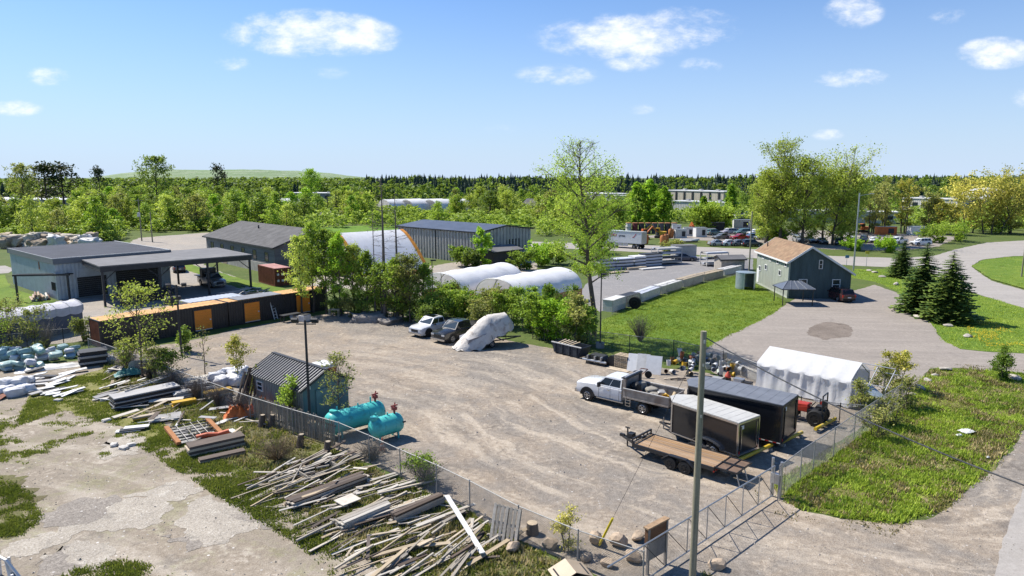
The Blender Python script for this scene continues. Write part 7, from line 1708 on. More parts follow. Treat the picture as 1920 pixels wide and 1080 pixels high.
for i, (u, v, s) in enumerate(((1772, 694, .5), (1738, 716, .55), (1722, 730, .6), (1705, 742, .5), (1752, 706, .4), (1902, 712, .7), (1640, 512, .6), (1655, 520, .6), (1680, 534, .7), (1722, 596, .7), (1778, 612, .5), (1815, 632, .6), (1780, 602, .6), (1630, 508, .5))):
    rock('rock', ['pale rock', 'grey rock', 'flat rock', 'brown rock'][i % 4] + ' edging the driveway, ' + ['at the verge tip', 'second from the verge tip', 'third from the verge tip', 'beside the tent corner', 'small one at the verge tip', 'by the entrance post', 'left behind the house', 'in the middle behind the house', 'right behind the house', 'below the middle spruce', 'below the nearest spruce', 'beside the dandelions', 'between the spruces', 'farthest behind the house'][i], P(u, v) + Vector((0, 0, s * .22)), mat('pale_rock', (.45, .41, .35), .9, 0, .3, 2, bump=.03, bscale=6), (s * 1.8, s * 1.1, s * .6), i * .9, i + 31, 'rock')
# back of a timber notice board at the gate
a_, b_ = P(1211, 1078), P(1248, 1056); t = thing('notice_board', 'rusty-framed timber notice board seen from behind at the gate', 'sign', a_, ang(a_, b_)); L_ = max(.9, (b_ - a_).length)
MB().box((L_ / 2, 0, 1.0), (L_, .05, .9)).obj('lower_panel', mat('board_grey', (.30, .27, .24), .9, 0, .2, 4), t); MB().box((L_ / 2, .04, 1.62), (L_, .16, .62)).obj('cabinet', mat('rust_brown', (.20, .10, .05), .8, 0, .3, 4), t)
MB().box((L_ / 2, .04, 1.96), (L_ + .08, .26, .06)).obj('cap', mat('faded_board', (.36, .24, .14), .8, 0, .3, 4), t)
for x in (.06, L_ - .06): MB().box((x, -.02, .95), (.1, .1, 1.9)).obj('post', mat('board_grey', (.30, .27, .24)), t)
# leaning pallet
def pallet(name, label, M, parent=None, m=None, group=None):
    t = thing(name, label, 'pallet', (0, 0, 0), 0, group); t.matrix_world = M; m = m or WOODG
    for i in range(7): share('slat', unit_box(m), t, (.06 + i * .18, .5, .125), scale=(.12, 1.0, .02))
    for y in (.05, .5, .95): share('stringer', unit_box(m), t, (.6, y, .07), scale=(1.2, .05, .09))
    for i in range(3): share('bottom_slat', unit_box(m), t, (.06 + i * .54, .5, .015), scale=(.1, 1.0, .018))
    return t
a_, b_ = P(920, 1010), P(968, 1024); pallet('pallet', 'grey wooden pallet leaning upright against the fence', Matrix.Translation(a_ + Vector((0, 0, .05))) @ Matrix.Rotation(ang(a_, b_), 4, 'Z') @ Matrix.Rotation(radians(72), 4, 'X') @ Matrix.Diagonal((1.1, 1.5, 1, 1)))
t = thing('tree_stump', 'cut tree stump behind the pallet', 'stump', P(998, 1000)); MB().tube((0, 0, 0), (0, 0, .5), .30, .24, 12).obj('stump', BARK, t); MB().tube((0, 0, .5), (0, 0, .51), .23, .23, 12).obj('cut_face', WOODT, t)
# brown sheet-metal roof cap at the bottom edge
a_ = P(1070, 1088); t = thing('chimney_cap', 'folded beige sheet-metal cap lying in the weeds at the bottom', 'metal cap', a_, radians(20))
TANM = mat('beige_sheet', (.50, .40, .29), .5, .1, .1)
MB().slab([(-.75, -.5, .30), (0, -.5, .62), (0, .55, .62), (-.75, .55, .30)], .02).obj('left_sheet', TANM, t); MB().slab([(0, -.5, .62), (.75, -.5, .30), (.75, .55, .30), (0, .55, .62)], .02).obj('right_sheet', TANM, t); MB().box((0, .0, .2), (1.2, .8, .38)).obj('box', DARKM, t)
# white broken plastic chair frame at the lower left corner
t = thing('broken_frame', 'broken white plastic frame in the lower left corner', 'frame', P(8, 1082), radians(-30))
for (a, b) in (((-.3, 0, 0), (-.25, 0, .8)), ((.5, 0, 0), (.3, 0, .8)), ((-.3, 0, .8), (.35, 0, .82)), ((.35, 0, .82), (.85, .2, .1)), ((-.1, .3, 0), (-.05, .25, .7)), ((.9, -.1, 0), (.92, -.1, .45))): MB().beam(a, b, .09, .06).obj('bar', WHITE, t)

# ------------------------------------------------------------------ white tarp tent
def tent():
    A, B = P(1417, 726), P(1592, 766); L = (B - A).length; t = thing('tarp_tent', 'white tarp tent on a pipe frame, open at its right end', 'tent', A, ang(A, B)); W = 3.7; he, hr = 1.95, 2.85; nx = 48; rings = []; bay = 6
    prof = [(-.12, .05), (-.06, .7), (-.02, 1.35), (0, he - .12), (.06, he), (W * .25, (he + hr) / 2), (W / 2, hr), (W * .75, (he + hr) / 2), (W - .06, he), (W, he - .15), (W + .05, 1.0), (W + .1, .05)]
    for i in range(nx + 1):
        s = i / nx; x = L * s; ph = (s * bay) % 1; bel = sin(pi * ph); ring = []
        for j, (y, z) in enumerate(prof):
            dy = dz = 0
            if j in (1, 2): dy = .10 * bel + .03 * sin(i * 1.7 + j); dz = 0
            if j in (3,): dz = -.13 * bel; dy = -.05 * bel
            if j == 4: dz = -.05 * bel
            if j in (5, 7): dz = -.03 * bel
            if j == 0: dz = .06 * sin(i * .9) + .05 * sin(i * .31)
            ring.append((x + .04 * sin(j * 1.3 + i * .5), y + dy, z + dz))
        rings.append(ring)
    MB().loft(rings, cap=False, closed=False).obj('tarp', mat('tent_tarp', (.83, .83, .83), .6, 0, .04, 2, bump=.03, bscale=2.5, translucent=.3), t, smooth=True)
    rr = random.Random(4); rg = []
    for i in range(15):                                   # torn flap at the open end
        s = i / 14; rg.append([(L + .0 + .7 * s + .06 * sin(i * 2), -.15 + .25 * s + .10 * sin(i * 1.9), .1 + .25 * s), (L + .5 * s, -.02 + .12 * sin(i * 2.3), 1.0), (L + .55 * s, .0, he - .2 * s)])
    MB().loft(rg, cap=False, closed=False).obj('torn_flap', MATS['tent_tarp'], t, smooth=True)
    for x in (.05, L * .5, L - .05, L + 1.0, L + 2.1):
        MB().path([(x, .12, 0), (x, .12, he - .22), (x, W / 2, hr - .12), (x, W - .12, he - .22), (x, W - .12, 0)], .035, 7).obj('hoop', GALV if x > L - .1 else WHITE, t)
    for (y, z) in ((0, he), (W / 2, hr - .03), (W, he)): MB().tube((L, y, z), (L + 2.1, y, z), .03, n=6).obj('purlin', GALV, t)
    MB().slab([(L + .6, .5, 1.4), (L + 2.0, .8, .5), (L + 2.1, 1.9, .45), (L + .7, 1.7, 1.5)], .02).obj('fallen_sheet', mat('grey_blue_sheet', (.42, .50, .56), .4), t)
tent()
# ------------------------------------------------------------------ junk row at the back of the yard
rr = random.Random(31)
def skip():
    A, B = P(1037, 661), P(1078, 671); t = thing('steel_skip', 'small dark steel skip loaded with wood under the bushes', 'skip', A, ang(A, B)); L = (B - A).length + .2
    s = MB(); prof_o = [(-.15, 1.0), (L + .5, 1.0), (L + .1, .1), (.1, .1)]
    s.extrude_y(prof_o[::-1], 0, .08); s.extrude_y(prof_o[::-1], 1.3, 1.38); s.box((L / 2, .69, .14), (L - .1, 1.2, .08)); s.slab([(-.15, .08, 1.0), (.1, .08, .1), (.1, 1.3, .1), (-.15, 1.3, 1.0)], .06); s.slab([(L + .1, .08, .1), (L + .5, .08, 1.0), (L + .5, 1.3, 1.0), (L + .1, 1.3, .1)], .06)
    SK = mat('skip_blue_black', (.035, .045, .06), .5, .2, .3, 3); s.obj('tub', SK, t)
    MB().box((L / 2 + .17, -.02, 1.0), (L + .66, .1, .08)).obj('rim', OFFW, t)
    for i in range(4): MB().box((.3 + i * (L - .3) / 3, -.04, .55), (.1, .1, .8)).obj('rib', SK, t)
    return A, ang(A, B), L
sA, sa, sL = skip(); sf = Vector((cos(sa), sin(sa), 0)); sn = Vector((-sf.y, sf.x, 0))
for i in range(5): tag(plank('board', WOODT, sA + sf * (.2 + .35 * i) + sn * .3 + Vector((0, 0, .85)), sA + sf * (.6 + .4 * i) + sn * 1.1 + Vector((0, 0, 1.15)), .16, .05), 'tan board sticking out of the small skip', 'board', 'boards in the small skip')
t = thing('plow_attachment', 'black steel machine attachment lying in the junk row', 'machine', P(1098, 680), ang(P(1098, 680), P(1138, 688)))
MB().extrude_y([(0, 0), (1.9, 0), (1.9, .25), (1.6, .75), (.4, .8), (.05, .4)], 0, .9).obj('housing', mat('oily_black', (.05, .05, .048), .55, .2, .3, 5), t); MB().tube((-.2, -.15, .35), (2.1, -.15, .35), .1).obj('roller', GALV, t)
for x in (.3, 1.0, 1.6): MB().box((x, -.1, .5), (.14, .25, .5)).obj('bracket', GALV, t)
MB().tube((2.3, .4, .45), (2.3, .9, .45), .45, n=18).obj('drum', PLAST, t)
b_ = P(1150, 690); aj = ang(P(1150, 690), P(1176, 695))
for i in range(7): pallet('pallet', 'pale pallet in the stack by the junk row, %s from the bottom' % ['first', 'second', 'third', 'fourth', 'fifth', 'sixth', 'topmost'][i] if i < 6 else 'topmost pale pallet of the stack in the junk row', Matrix.Translation(b_ + Vector((.1, .3, .05 + i * .145))) @ Matrix.Rotation(aj + rr.uniform(-.05, .05), 4, 'Z'), m=WOODT, group='pallet stack in the junk row')
tag(MB().slab([(0, -.7, .05), (2.0, -.7, .05), (2.0, .1, .05), (0, .1, .05)], .05).obj('plywood_sheet', WOODT, loc=P(1142, 688), rz=aj), 'plywood sheet on the ground before the pallet stack', 'plywood')
for i, (u, v, w, h, tl, m) in enumerate(((1188, 697, 1.15, 1.5, .5, WHITE), (1204, 699, 1.0, 1.55, .45, OFFW), (1224, 702, 1.25, 1.5, .4, WHITE))):
    a_ = P(u, v); M = Matrix.Translation(a_) @ Matrix.Rotation(radians(-22), 4, 'Z') @ Matrix.Rotation(-tl, 4, 'X'); o = MB().box((0, 0, h / 2), (w, .05, h), M).obj('plasterboard_sheet', m)
    tag(o, 'white panel leaning in the junk row, %s of three' % ['leftmost', 'middle', 'rightmost'][i], 'panel')
t = thing('bicycle_frame', 'rusty machine frame with wheels before the white panels', 'machine', P(1202, 708), radians(-10)); MB().path([(-.4, 0, .3), (0, 0, .75), (.5, 0, .7), (.1, 0, .3), (-.4, 0, .3)], .035).obj('frame', RUST, t); wheel(t, -.4, 0, .28, .08, RIMD, 1); wheel(t, .55, 0, .28, .08, RIMD, 1)
pm_ = [OFFW, WHITE, TANB, mat('rust_pail', (.36, .12, .05), .6), mat('brown_pail', (.30, .15, .07), .6), YEL, GALV, mat('sage_pail', (.42, .47, .40), .6), BLUP]; pw = [5, 4, 4, 4, 3, 1.5, 3, 3, 1]
zone = PX([(1238, 700), (1260, 668), (1330, 672), (1388, 690), (1396, 712), (1330, 712), (1290, 708)]); xs = [p.x for p in zone]; ys = [p.y for p in zone]; k = 0
cn = {id(pm_[0]): 'off-white', id(pm_[1]): 'white', id(pm_[2]): 'tan', id(pm_[3]): 'rusty orange', id(pm_[4]): 'brown', id(pm_[5]): 'yellow', id(pm_[6]): 'grey metal', id(pm_[7]): 'sage green', id(pm_[8]): 'blue'}
while k < 62:
    x, y = rr.uniform(min(xs), max(xs)), rr.uniform(min(ys), max(ys))
    if not inside((x, y), zone): continue
    m = rr.choices(pm_, pw)[0]; lvl = 1 if rr.random() < .45 else 0; ly = rr.random() < .6
    pail('pail', '%s pail %s, %s the junk heap' % (cn[id(m)], ('lying' if ly else 'standing') + (' on top' if lvl else ' on the ground'), 'left in' if 960 + x * FOC / y < 1285 else ('middle of' if 960 + x * FOC / y < 1330 else 'right in')), (x, y, (.18 if ly else .02) + .36 * lvl), m, rr.uniform(.15, .22), rr.uniform(.38, .62), tilt=(radians(90) + rr.uniform(-.3, .3), 0, rr.uniform(-.9, .9)) if ly else (rr.uniform(-.2, .2), rr.uniform(-.2, .2), 0), group='pails heaped in the junk row'); k += 1
for i in range(12):
    u = 1245 + i * 12; p_ = P(u, 712 + i * .6); tag(plank('board', (WOODT, WOODD, WOODG)[i % 3], p_ + Vector((0, 0, .06)), p_ + Vector((rr.uniform(.5, 1.3), rr.uniform(-.3, .3), rr.uniform(.05, .3))), .12, .05), 'short board on the ground before the pail heap', 'board', 'boards before the pail heap')
BLK = mat('barrier_concrete', (.46, .44, .40), .9, 0, .2, 1.5)
for i, (a, b, lb) in enumerate((((1390, 702), (1432, 718), 'grey concrete barrier behind the pails, left one'), ((1434, 719), (1470, 735), 'grey concrete barrier behind the tent side'))):
    a, b = P(*a), P(*b); t = thing('concrete_barrier', lb, 'barrier', a, ang(a, b)); MB().loft([[(x, -.3, 0), (x, .3, 0), (x, .3, .15), (x, .1, .75), (x, -.1, .75), (x, -.3, .15)] for x in (0, (b - a).length)]).obj('block', BLK, t)
t = thing('gas_pump', 'red and black hose reel standing by the barrier', 'hose reel', P(1364, 722)); MB().box((0, 0, .3), (.4, .35, .6)).obj('base', PLAST, t); MB().lathe([(.2, .6), (.24, .7), (.18, .85), (.05, 1.05), (.001, 1.06)], 12, cap=False).obj('red_can', mat('can_red', (.5, .07, .04), .5), t, smooth=True)
for i, (u, v, h) in enumerate(((1345, 722, .55), (1385, 728, .7), (1400, 732, .6))):
    t = thing('tool_crate', ['dark crate left of the hose reel', 'pale crate right of the hose reel', 'dark tool crate beside the tent'][i], 'crate', P(u, v), radians(-40)); MB().box((0, 0, h / 2), (.7, .5, h)).obj('box', (PLAST, OFFW, GREYM)[i], t); MB().box((0, 0, h + .03), (.74, .54, .06)).obj('lid', (GREYM, GALV, PLAST)[i], t)
# gravel mounds and small things at the back
for i, (u, v, s) in enumerate(((694, 601, 2.6), (733, 605, 1.8), (715, 597, 1.2))):
    sack('gravel_mound', ['largest gravel mound at the foot of the tree belt', 'smaller gravel mound right of the largest', 'low gravel mound between the two others'][i], P(u, v) + Vector((0, 0, .05)), mat('mound_gravel', (.30, .27, .24), .95, 0, .3, 2.5, bump=.06, bscale=5, stain=(.18, .16, .14), stain_amt=.7), (s * 1.5, s, s * .55), i, 50 + i, 'gravel mound', sag=.5)
t = thing('work_bench', 'dark work bench with machines before the black container', 'bench', P(545, 602), ang(CA, CB)); MB().box((0, 0, .75), (2.2, .8, .1)).obj('top', DARKM, t)
for x in (-1, 1):
    for y in (-.3, .3): MB().box((x, y, .35), (.1, .1, .7)).obj('leg', DARKM, t)
for i, (u, v, s, m) in enumerate(((560, 600, (1.0, .7, .6), GREYM), (572, 602, (1.1, .8, .7), OFFW), (552, 596, (.9, .6, .5), OFFW))):
    t = thing('machine_crate', ['grey machine crate by the work bench', 'off-white crate at the third orange door', 'small pale crate on the work bench side'][i], 'crate', P(u, v), ang(CA, CB) + .2 * i); MB().box((0, 0, s[2] / 2), s).obj('case', m, t, bevel=.04); MB().box((0, 0, s[2] + .02), (s[0] * .9, s[1] * .9, .05)).obj('lid', DARKM, t)
t = thing('side_table', 'small wooden table at the end of the black containers', 'table', P(627, 593)); MB().box((0, 0, .8), (1.2, .7, .08)).obj('top', WOODT, t)
for x in (-.5, .5):
    for y in (-.28, .28): MB().box((x, y, .38), (.08, .08, .76)).obj('leg', WOODT, t)
t = thing('red_cabinet', 'white-topped red cabinet behind the shed roof', 'cabinet', P(610, 722), radians(-40)); MB().box((0, 0, .75), (1.5, 1.0, 1.5)).obj('body', mat('cabinet_red', (.36, .05, .03), .5), t); MB().box((0, 0, 1.62), (1.6, 1.1, .25)).obj('top', WHITE, t, bevel=.06)
for i, (u, v, r, h, m) in enumerate(((742, 820, .02, .0, OFFW),)): pass
t = thing('steel_drum', 'grey steel drum with tan lid beside the long tank', 'drum', P(588, 818)); MB().lathe([(.29, 0), (.29, .28), (.305, .30), (.29, .32), (.29, .58), (.305, .60), (.29, .62), (.29, .9)], 18).obj('drum', GREYM, t, smooth=True); MB().lathe([(.32, .9), (.32, .95), (.001, .97)], 18, cap=False).obj('lid', TANB, t)
t = thing('gas_bottle', 'green-grey gas bottle beside the drum', 'gas bottle', P(600, 822)); MB().lathe([(.17, 0), (.17, .75), (.12, .88), (.05, .92), (.05, 1.0), (.001, 1.0)], 14).obj('bottle', mat('bottle_green', (.25, .34, .30), .5), t, smooth=True); MB().tube((0, 0, .98), (0, 0, 1.06), .03).obj('valve', GALV, t)
for i, (u, v) in enumerate(((562, 838), (490, 800), (508, 800), (612, 852))):
    t = thing('fence_stump', ['dark stump by the fence before the tanks', 'dark stump below the board fence, left', 'dark stump below the board fence, right', 'charred stump under the long tank'][i], 'stump', P(u, v)); MB().tube((0, 0, 0), (.1, .05, .75), .22, .17, 10).obj('stump', BARK, t); MB().tube((.1, .05, .75), (.1, .05, .765), .15, n=10).obj('cut_face', WOODT, t)

# ------------------------------------------------------------------ lumber heap
rr = random.Random(12)
HEAP = PX([(478, 906), (570, 860), (650, 852), (700, 880), (770, 915), (850, 955), (925, 992), (950, 1030), (900, 1075), (720, 1100), (650, 1050), (600, 990), (545, 955), (490, 926)]); xs = [p.x for p in HEAP]; ys = [p.y for p in HEAP]
WD = [WOODG, WOODG, mat('bleached_wood', (.60, .55, .47), .85, 0, .2, 3, rnd=.22, grain=(1, 14, 14)), WOODT, WOODD, WOODG]
wn = {id(WOODG): 'weathered grey board', id(WD[2]): 'bleached pale board', id(WOODT): 'tan board', id(WOODD): 'dark board'}
k = 0
while k < 292:
    x, y = rr.uniform(min(xs), max(xs)), rr.uniform(min(ys), max(ys))
    if not inside((x, y), HEAP): continue
    if noise.noise((x * .55, y * .55, 8.1)) < rr.uniform(-.55, .05): continue
    m = rr.choice(WD); q = noise.noise((x * .35, y * .35, 3.3)); a = radians(46) + rr.gauss(0, .17) + .4 * q; L_ = rr.choice((.6, .9, 1.3, 1.8, 2.4, 3.4)) * rr.uniform(.8, 1.15)
    if rr.random() < .14: a += rr.uniform(-1.2, 1.2); L_ *= .6
    z = .04 + rr.random() ** 1.4 * (.34 + .2 * q); dz = rr.uniform(-.14, .14) * min(1, z * 3); d = Vector((cos(a), sin(a), 0)) * L_ / 2; c = Vector((x, y, z))
    u = 960 + x * FOC / y; zn = next(n for q, n in ((520, 'beside the dry brush'), (580, 'left of the open crate'), (640, 'right of the open crate'), (700, 'near the pale plywood piece'), (760, 'near the dark beam stack'), (830, 'left of the white plank'), (9999, 'beside the leaning pallet')) if u < q)
    if not (inside(c + d, HEAP) or inside(c - d, HEAP)): continue
    w_ = rr.choice((.05, .07, .09, .09, .14, .18))
    o = plank('board', m, c - d - Vector((0, 0, min(dz, z - .03))), c + d + Vector((0, 0, dz)), w_, rr.choice((.025, .035, .04, .07)), roll=rr.uniform(-.25, .25))
    tag(o, '%s %s %s, %s in the heap' % ('short' if L_ < 1.1 else ('long' if L_ > 2.1 else 'mid-length'), 'wide' if w_ > .1 else 'narrow', wn[id(m)], zn), 'board', 'boards of the lumber heap'); k += 1
def stack(name, label, a, ang_, n, L, w, t_, m, cols=3, group=None, cat='lumber stack', bearers=True):
    """tidy banded stack: one thing whose boards are its parts"""
    th = thing(name, label, cat, a, ang_, group); r2 = random.Random(n)
    for i in range(n):
        c, lv = i % cols, i // cols; share('board', unit_box(m if not isinstance(m, list) else r2.choice(m)), th, (L / 2 + r2.uniform(-.12, .12), c * (w + .015), .10 + t_ / 2 + lv * (t_ + .006)), (0, 0, r2.uniform(-.02, .02)), (L * r2.uniform(.9, 1.0), w, t_))
    if bearers:
        for x in (L * .2, L * .8): MB().box((x, cols * w / 2 - w / 2, .05), (.1, cols * w + .1, .1)).obj('bearer', WOODD, th)
A45 = radians(46)
stack('lumber_stack', 'tidy stack of long grey planks in the middle of the heap', P(545, 958), A45, 15, 4.4, .22, .06, [WOODG, WOODD], 3)
stack('lumber_stack', 'low stack of short planks under the heap centre', P(640, 1000), A45, 18, 2.6, .2, .06, [WOODG, WD[2]], 3)
stack('lumber_stack', 'dark stack of thick beams lying beside the grass', P(740, 985), A45, 8, 3.0, .2, .1, [WOODG, WOODD], 2)
tag(plank('white_plank', WHITE, P(838, 952) + Vector((0, 0, .62)), P(905, 1052) + Vector((0, 0, .35)), .22, .05), 'long white-painted plank lying across the lumber heap', 'plank')
tag(MB().box((0, 0, .3), (1.0, .8, .04)).obj('plywood_sheet', WD[2], loc=P(652, 948), rz=A45), 'pale square plywood piece on the lumber heap', 'plywood')
def crate_frame():
    t = thing('open_crate', 'open wooden crate frame at the top of the lumber heap', 'crate', P(578, 905), A45)
    for (c, d) in (((.9, 0, .2), (1.9, .05, .3)), ((.9, 1.2, .2), (1.9, .05, .3)), ((0, .6, .2), (.05, 1.1, .3)), ((1.85, .6, .2), (.05, 1.1, .3))): MB().box(c, d).obj('side', WOODG, t)
crate_frame()
# ------------------------------------------------------------------ left junk: panels, tarps, frames
BLKP = mat('black_panel', (.025, .026, .03), .6, 0, .3, 2); GREYP = mat('grey_panel', (.38, .37, .36), .7, 0, .15, 2, rnd=.15)
def panel_stack(label, u, v, rz, L, W, n, th, mats, jit=.08, name='panel_stack', z0=.06, cat='panel stack'):
    t = thing(name, label, cat, P(u, v), radians(rz)); r2 = random.Random(u)
    for i in range(n): share('panel', unit_box(mats[i % len(mats)]), t, (L / 2 + r2.uniform(-jit, jit), W / 2 + r2.uniform(-jit, jit), z0 + th / 2 + i * (th + .008)), (0, 0, r2.uniform(-.04, .04)), (L, W, th))
    for x in (L * .2, L * .8): MB().box((x, W / 2, z0 / 2), (.1, W, z0)).obj('bearer', WOODD, t)
    return t
panel_stack('black-edged stack of long panels with pale ladder on top', 218, 772, 45, 4.2, 1.3, 9, .085, [BLKP, BLKP, GREYP])
panel_stack('stack of dark boards topped by a pale sheet by the bales', 150, 690, 35, 2.0, 1.5, 7, .16, [BLKP, GREYP, BLKP], cat='panel stack')
panel_stack('stack of white corrugated boards beside the black-edged panels', 330, 752, 40, 2.6, 1.6, 9, .05, [OFFW, WHITE, GREYP])
panel_stack('plywood sheets stacked by the fence next to the white boards', 350, 728, 40, 3.0, 1.6, 5, .05, [WD[2], WOODT])
panel_stack('yellow-edged beams stacked under plywood by the leaning planks', 386, 752, 40, 1.9, .6, 5, .09, [YEL, WOODD])
panel_stack('bundle of bright yellow joists on the black-edged panels', 326, 766, 38, 1.5, .5, 3, .10, [YEL, YEL])
panel_stack('yellow joists lying left of the rusty frame', 248, 792, 35, 1.4, .35, 2, .10, [YEL, WOODT])
panel_stack('thick grey plank platform in the grass before the brush', 356, 860, 38, 3.0, .9, 4, .14, [WOODT, WOODD])
panel_stack('low plank pile right of the plank platform', 378, 872, 36, 2.4, .5, 2, .1, [WOODT, WOODD])
panel_stack('flat pale sheet lying before the dark panels', 280, 796, 30, 1.9, 1.4, 2, .03, [GREYP, GREYP])
panel_stack('white louvre panels scattered beside the yellow joists', 224, 812, 20, 1.4, .5, 3, .05, [OFFW, DARKM], jit=.25)
ladder('ladder', 'pale ladder lying on the black-edged panels', P(232, 758) + Vector((0, 0, .95)), P(356, 714) + Vector((0, 0, 1.0)), .42, 14, WD[2])
ladder('ladder', 'dark ladder lying across the white corrugated boards', P(338, 742) + Vector((0, 0, .6)), P(402, 735) + Vector((0, 0, .62)), .45, 9, DARKM)
# rusty pallet-rack frame lying flat
def rack_frame():
    A, B = P(336, 838), P(300, 792); t = thing('rack_frame', 'rusty orange rack frame with cross bars lying flat', 'rack', A, ang(A, B)); L = 3.3; W = 2.4; RO = mat('rust_orange', (.40, .17, .06), .8, 0, .25, 3)
    for y in (0, -W): MB().box((L / 2, y, .22), (L, .26, .16)).obj('beam', RO, t)
    for i in range(6): MB().box((.3 + i * .54, -W / 2, .26), (.06, W - .3, .06)).obj('cross_bar', DARKM, t)
    for i in range(4): MB().box((L / 2, -.5 - i * .42, .30), (L - .3, .025, .025)).obj('wire', WD[2], t)
    MB().box((L / 2, -W / 2, .08), (L - .4, W - .4, .05)).obj('base_sheet', GREYP, t)
rack_frame()
TEALT = mat('teal_tarp', (.045, .20, .19), .55, 0, .2, 2, bump=.04, bscale=5); ORN = mat('orange_netting', (.62, .16, .035), .7, 0, .25, 4, bump=.03, bscale=9); GREYT = mat('dark_plastic_film', (.10, .10, .12), .45, 0, .4, 2, bump=.05, bscale=4)
def crumple(name, label, u, v, L, W, h, rz, m, seed, cat='tarp', z=0.0):
    n, k = 22, 14; rows = []
    for i in range(n):
        row = []
        for j in range(k):
            s, q = i / (n - 1), j / (k - 1); e = min(1, 5 * min(s, 1 - s)) * min(1, 5 * min(q, 1 - q))
            f = noise.noise((s * 5 + seed, q * 4, seed)) * .6 + noise.noise((s * 12, q * 9 + seed, 1)) * .4
            row.append(((s - .5) * L * (1 + .1 * f), (q - .5) * W * (1 + .25 * noise.noise((s * 4, seed, 0))), max(.01, e * h * (.6 + .8 * f)) + z + .01))
        rows.append(row)
    return tag(MB().loft(rows, cap=False, closed=False).obj(name, m, smooth=True, loc=P(u, v), rz=radians(rz)), label, cat)
crumple('tarp', 'crumpled teal tarp lying on the scrap boards', 250, 706, 2.6, 1.1, .55, 35, TEALT, 1, z=.25); crumple('tarp', 'grey plastic film crumpled behind the teal tarp', 236, 694, 3.0, 1.2, .5, 35, GREYT, 2); crumple('netting', 'heap of bright orange safety netting beside the fence', 450, 782, 2.0, 1.1, .95, 20, ORN, 3, 'netting', z=.1); crumple('netting', 'orange netting caught on the fence post', 494, 778, .7, .6, 1.3, 0, ORN, 4, 'netting', z=.1)
crumple('sheeting', 'white plastic sheeting spread before the bales', 95, 690, 4.8, 1.5, .3, 30, OFFW, 5, 'sheeting'); crumple('sheeting', 'crumpled white sheeting right of the dark board stack', 200, 676, 1.4, 1.0, .6, 40, OFFW, 6, 'sheeting')
tag(MB().path([(-.9, 0, .30), (-.3, .05, .38), (.3, 0, .34), (.9, .1, .45)], .15, 10).obj('orange_tube', mat('tube_orange', (.62, .13, .05), .5), smooth=True, loc=P(400, 826), rz=radians(18)), 'thick orange plastic tube lying on the rusty rack', 'tube')
sack('bag', 'dark plastic bag under the orange tube', P(392, 834) + Vector((0, 0, .14)), GREYT, (1.3, .6, .32), .3, 5, 'bag')
for i in range(13):
    a_ = P(440 + i * 2.6, 768 - i * .5) ; o = plank('plank', WOODD, a_ + Vector((rr.uniform(-.1, .1), rr.uniform(-.1, .2), .0)), a_ + Vector((.45 + rr.uniform(-.2, .2), .75 + rr.uniform(-.2, .3), 2.2 + rr.uniform(-.4, .45))), .13, .05, roll=rr.uniform(-.4, .4)); tag(o, 'dark plank leaning upright in the bundle against the fence', 'plank', 'dark planks leaning on the fence')
t = thing('square_pad', 'dark square cover with white mark by the leaning planks', 'cover', P(424, 762), radians(30)); MB().box((0, 0, .45), (.9, .08, .9)).obj('cover', mat('slate_cover', (.14, .17, .20), .6), t); MB().box((.1, -.05, .55), (.25, .02, .3)).obj('white_mark', WHITE, t)
sack('tarp_bundle', 'pale beige board-like bundle leaning behind the teal tarp', P(262, 700) + Vector((0, 0, .55)), mat('beige_sheet2', (.50, .46, .38), .8), (1.5, .15, 1.1), .5, 3, 'panel', sag=.03)
# scattered scrap boards in the left junk
J = PX([(165, 725), (230, 690), (330, 712), (440, 760), (490, 800), (470, 830), (380, 845), (300, 800), (230, 780)]); xs = [p.x for p in J]; ys = [p.y for p in J]; k = 0
while k < 85:
    x, y = rr.uniform(min(xs), max(xs)), rr.uniform(min(ys), max(ys))
    if not inside((x, y), J): continue
    m = rr.choice((WOODT, WOODG, WOODD, WD[2], OFFW, GREYP)); a = radians(42) + rr.gauss(0, .7); L_ = rr.uniform(.6, 2.6); z = .04 + rr.random() * .3; d = Vector((cos(a), sin(a), 0)) * L_ / 2; c = Vector((x, y, z))
    tag(plank('scrap_board', m, c - d, c + d + Vector((0, 0, rr.uniform(-.03, .2))), rr.choice((.08, .12, .2, .35)), .04, roll=rr.uniform(-.3, .3)), {id(WOODT): 'tan', id(WOODG): 'grey', id(WOODD): 'dark', id(WD[2]): 'bleached', id(OFFW): 'white', id(GREYP): 'pale grey'}[id(m)] + ' %s scrap board %s' % ('long' if L_ > 1.7 else ('short' if L_ < 1.0 else 'middling'), next(n for q, n in ((230, 'left of the black-edged panels'), (300, 'around the black-edged panels'), (370, 'around the rusty rack'), (430, 'between the rack and the leaning planks'), (9999, 'under the orange netting')) if 960 + x * FOC / y < q)), 'board', 'scrap boards between the panel stacks'); k += 1
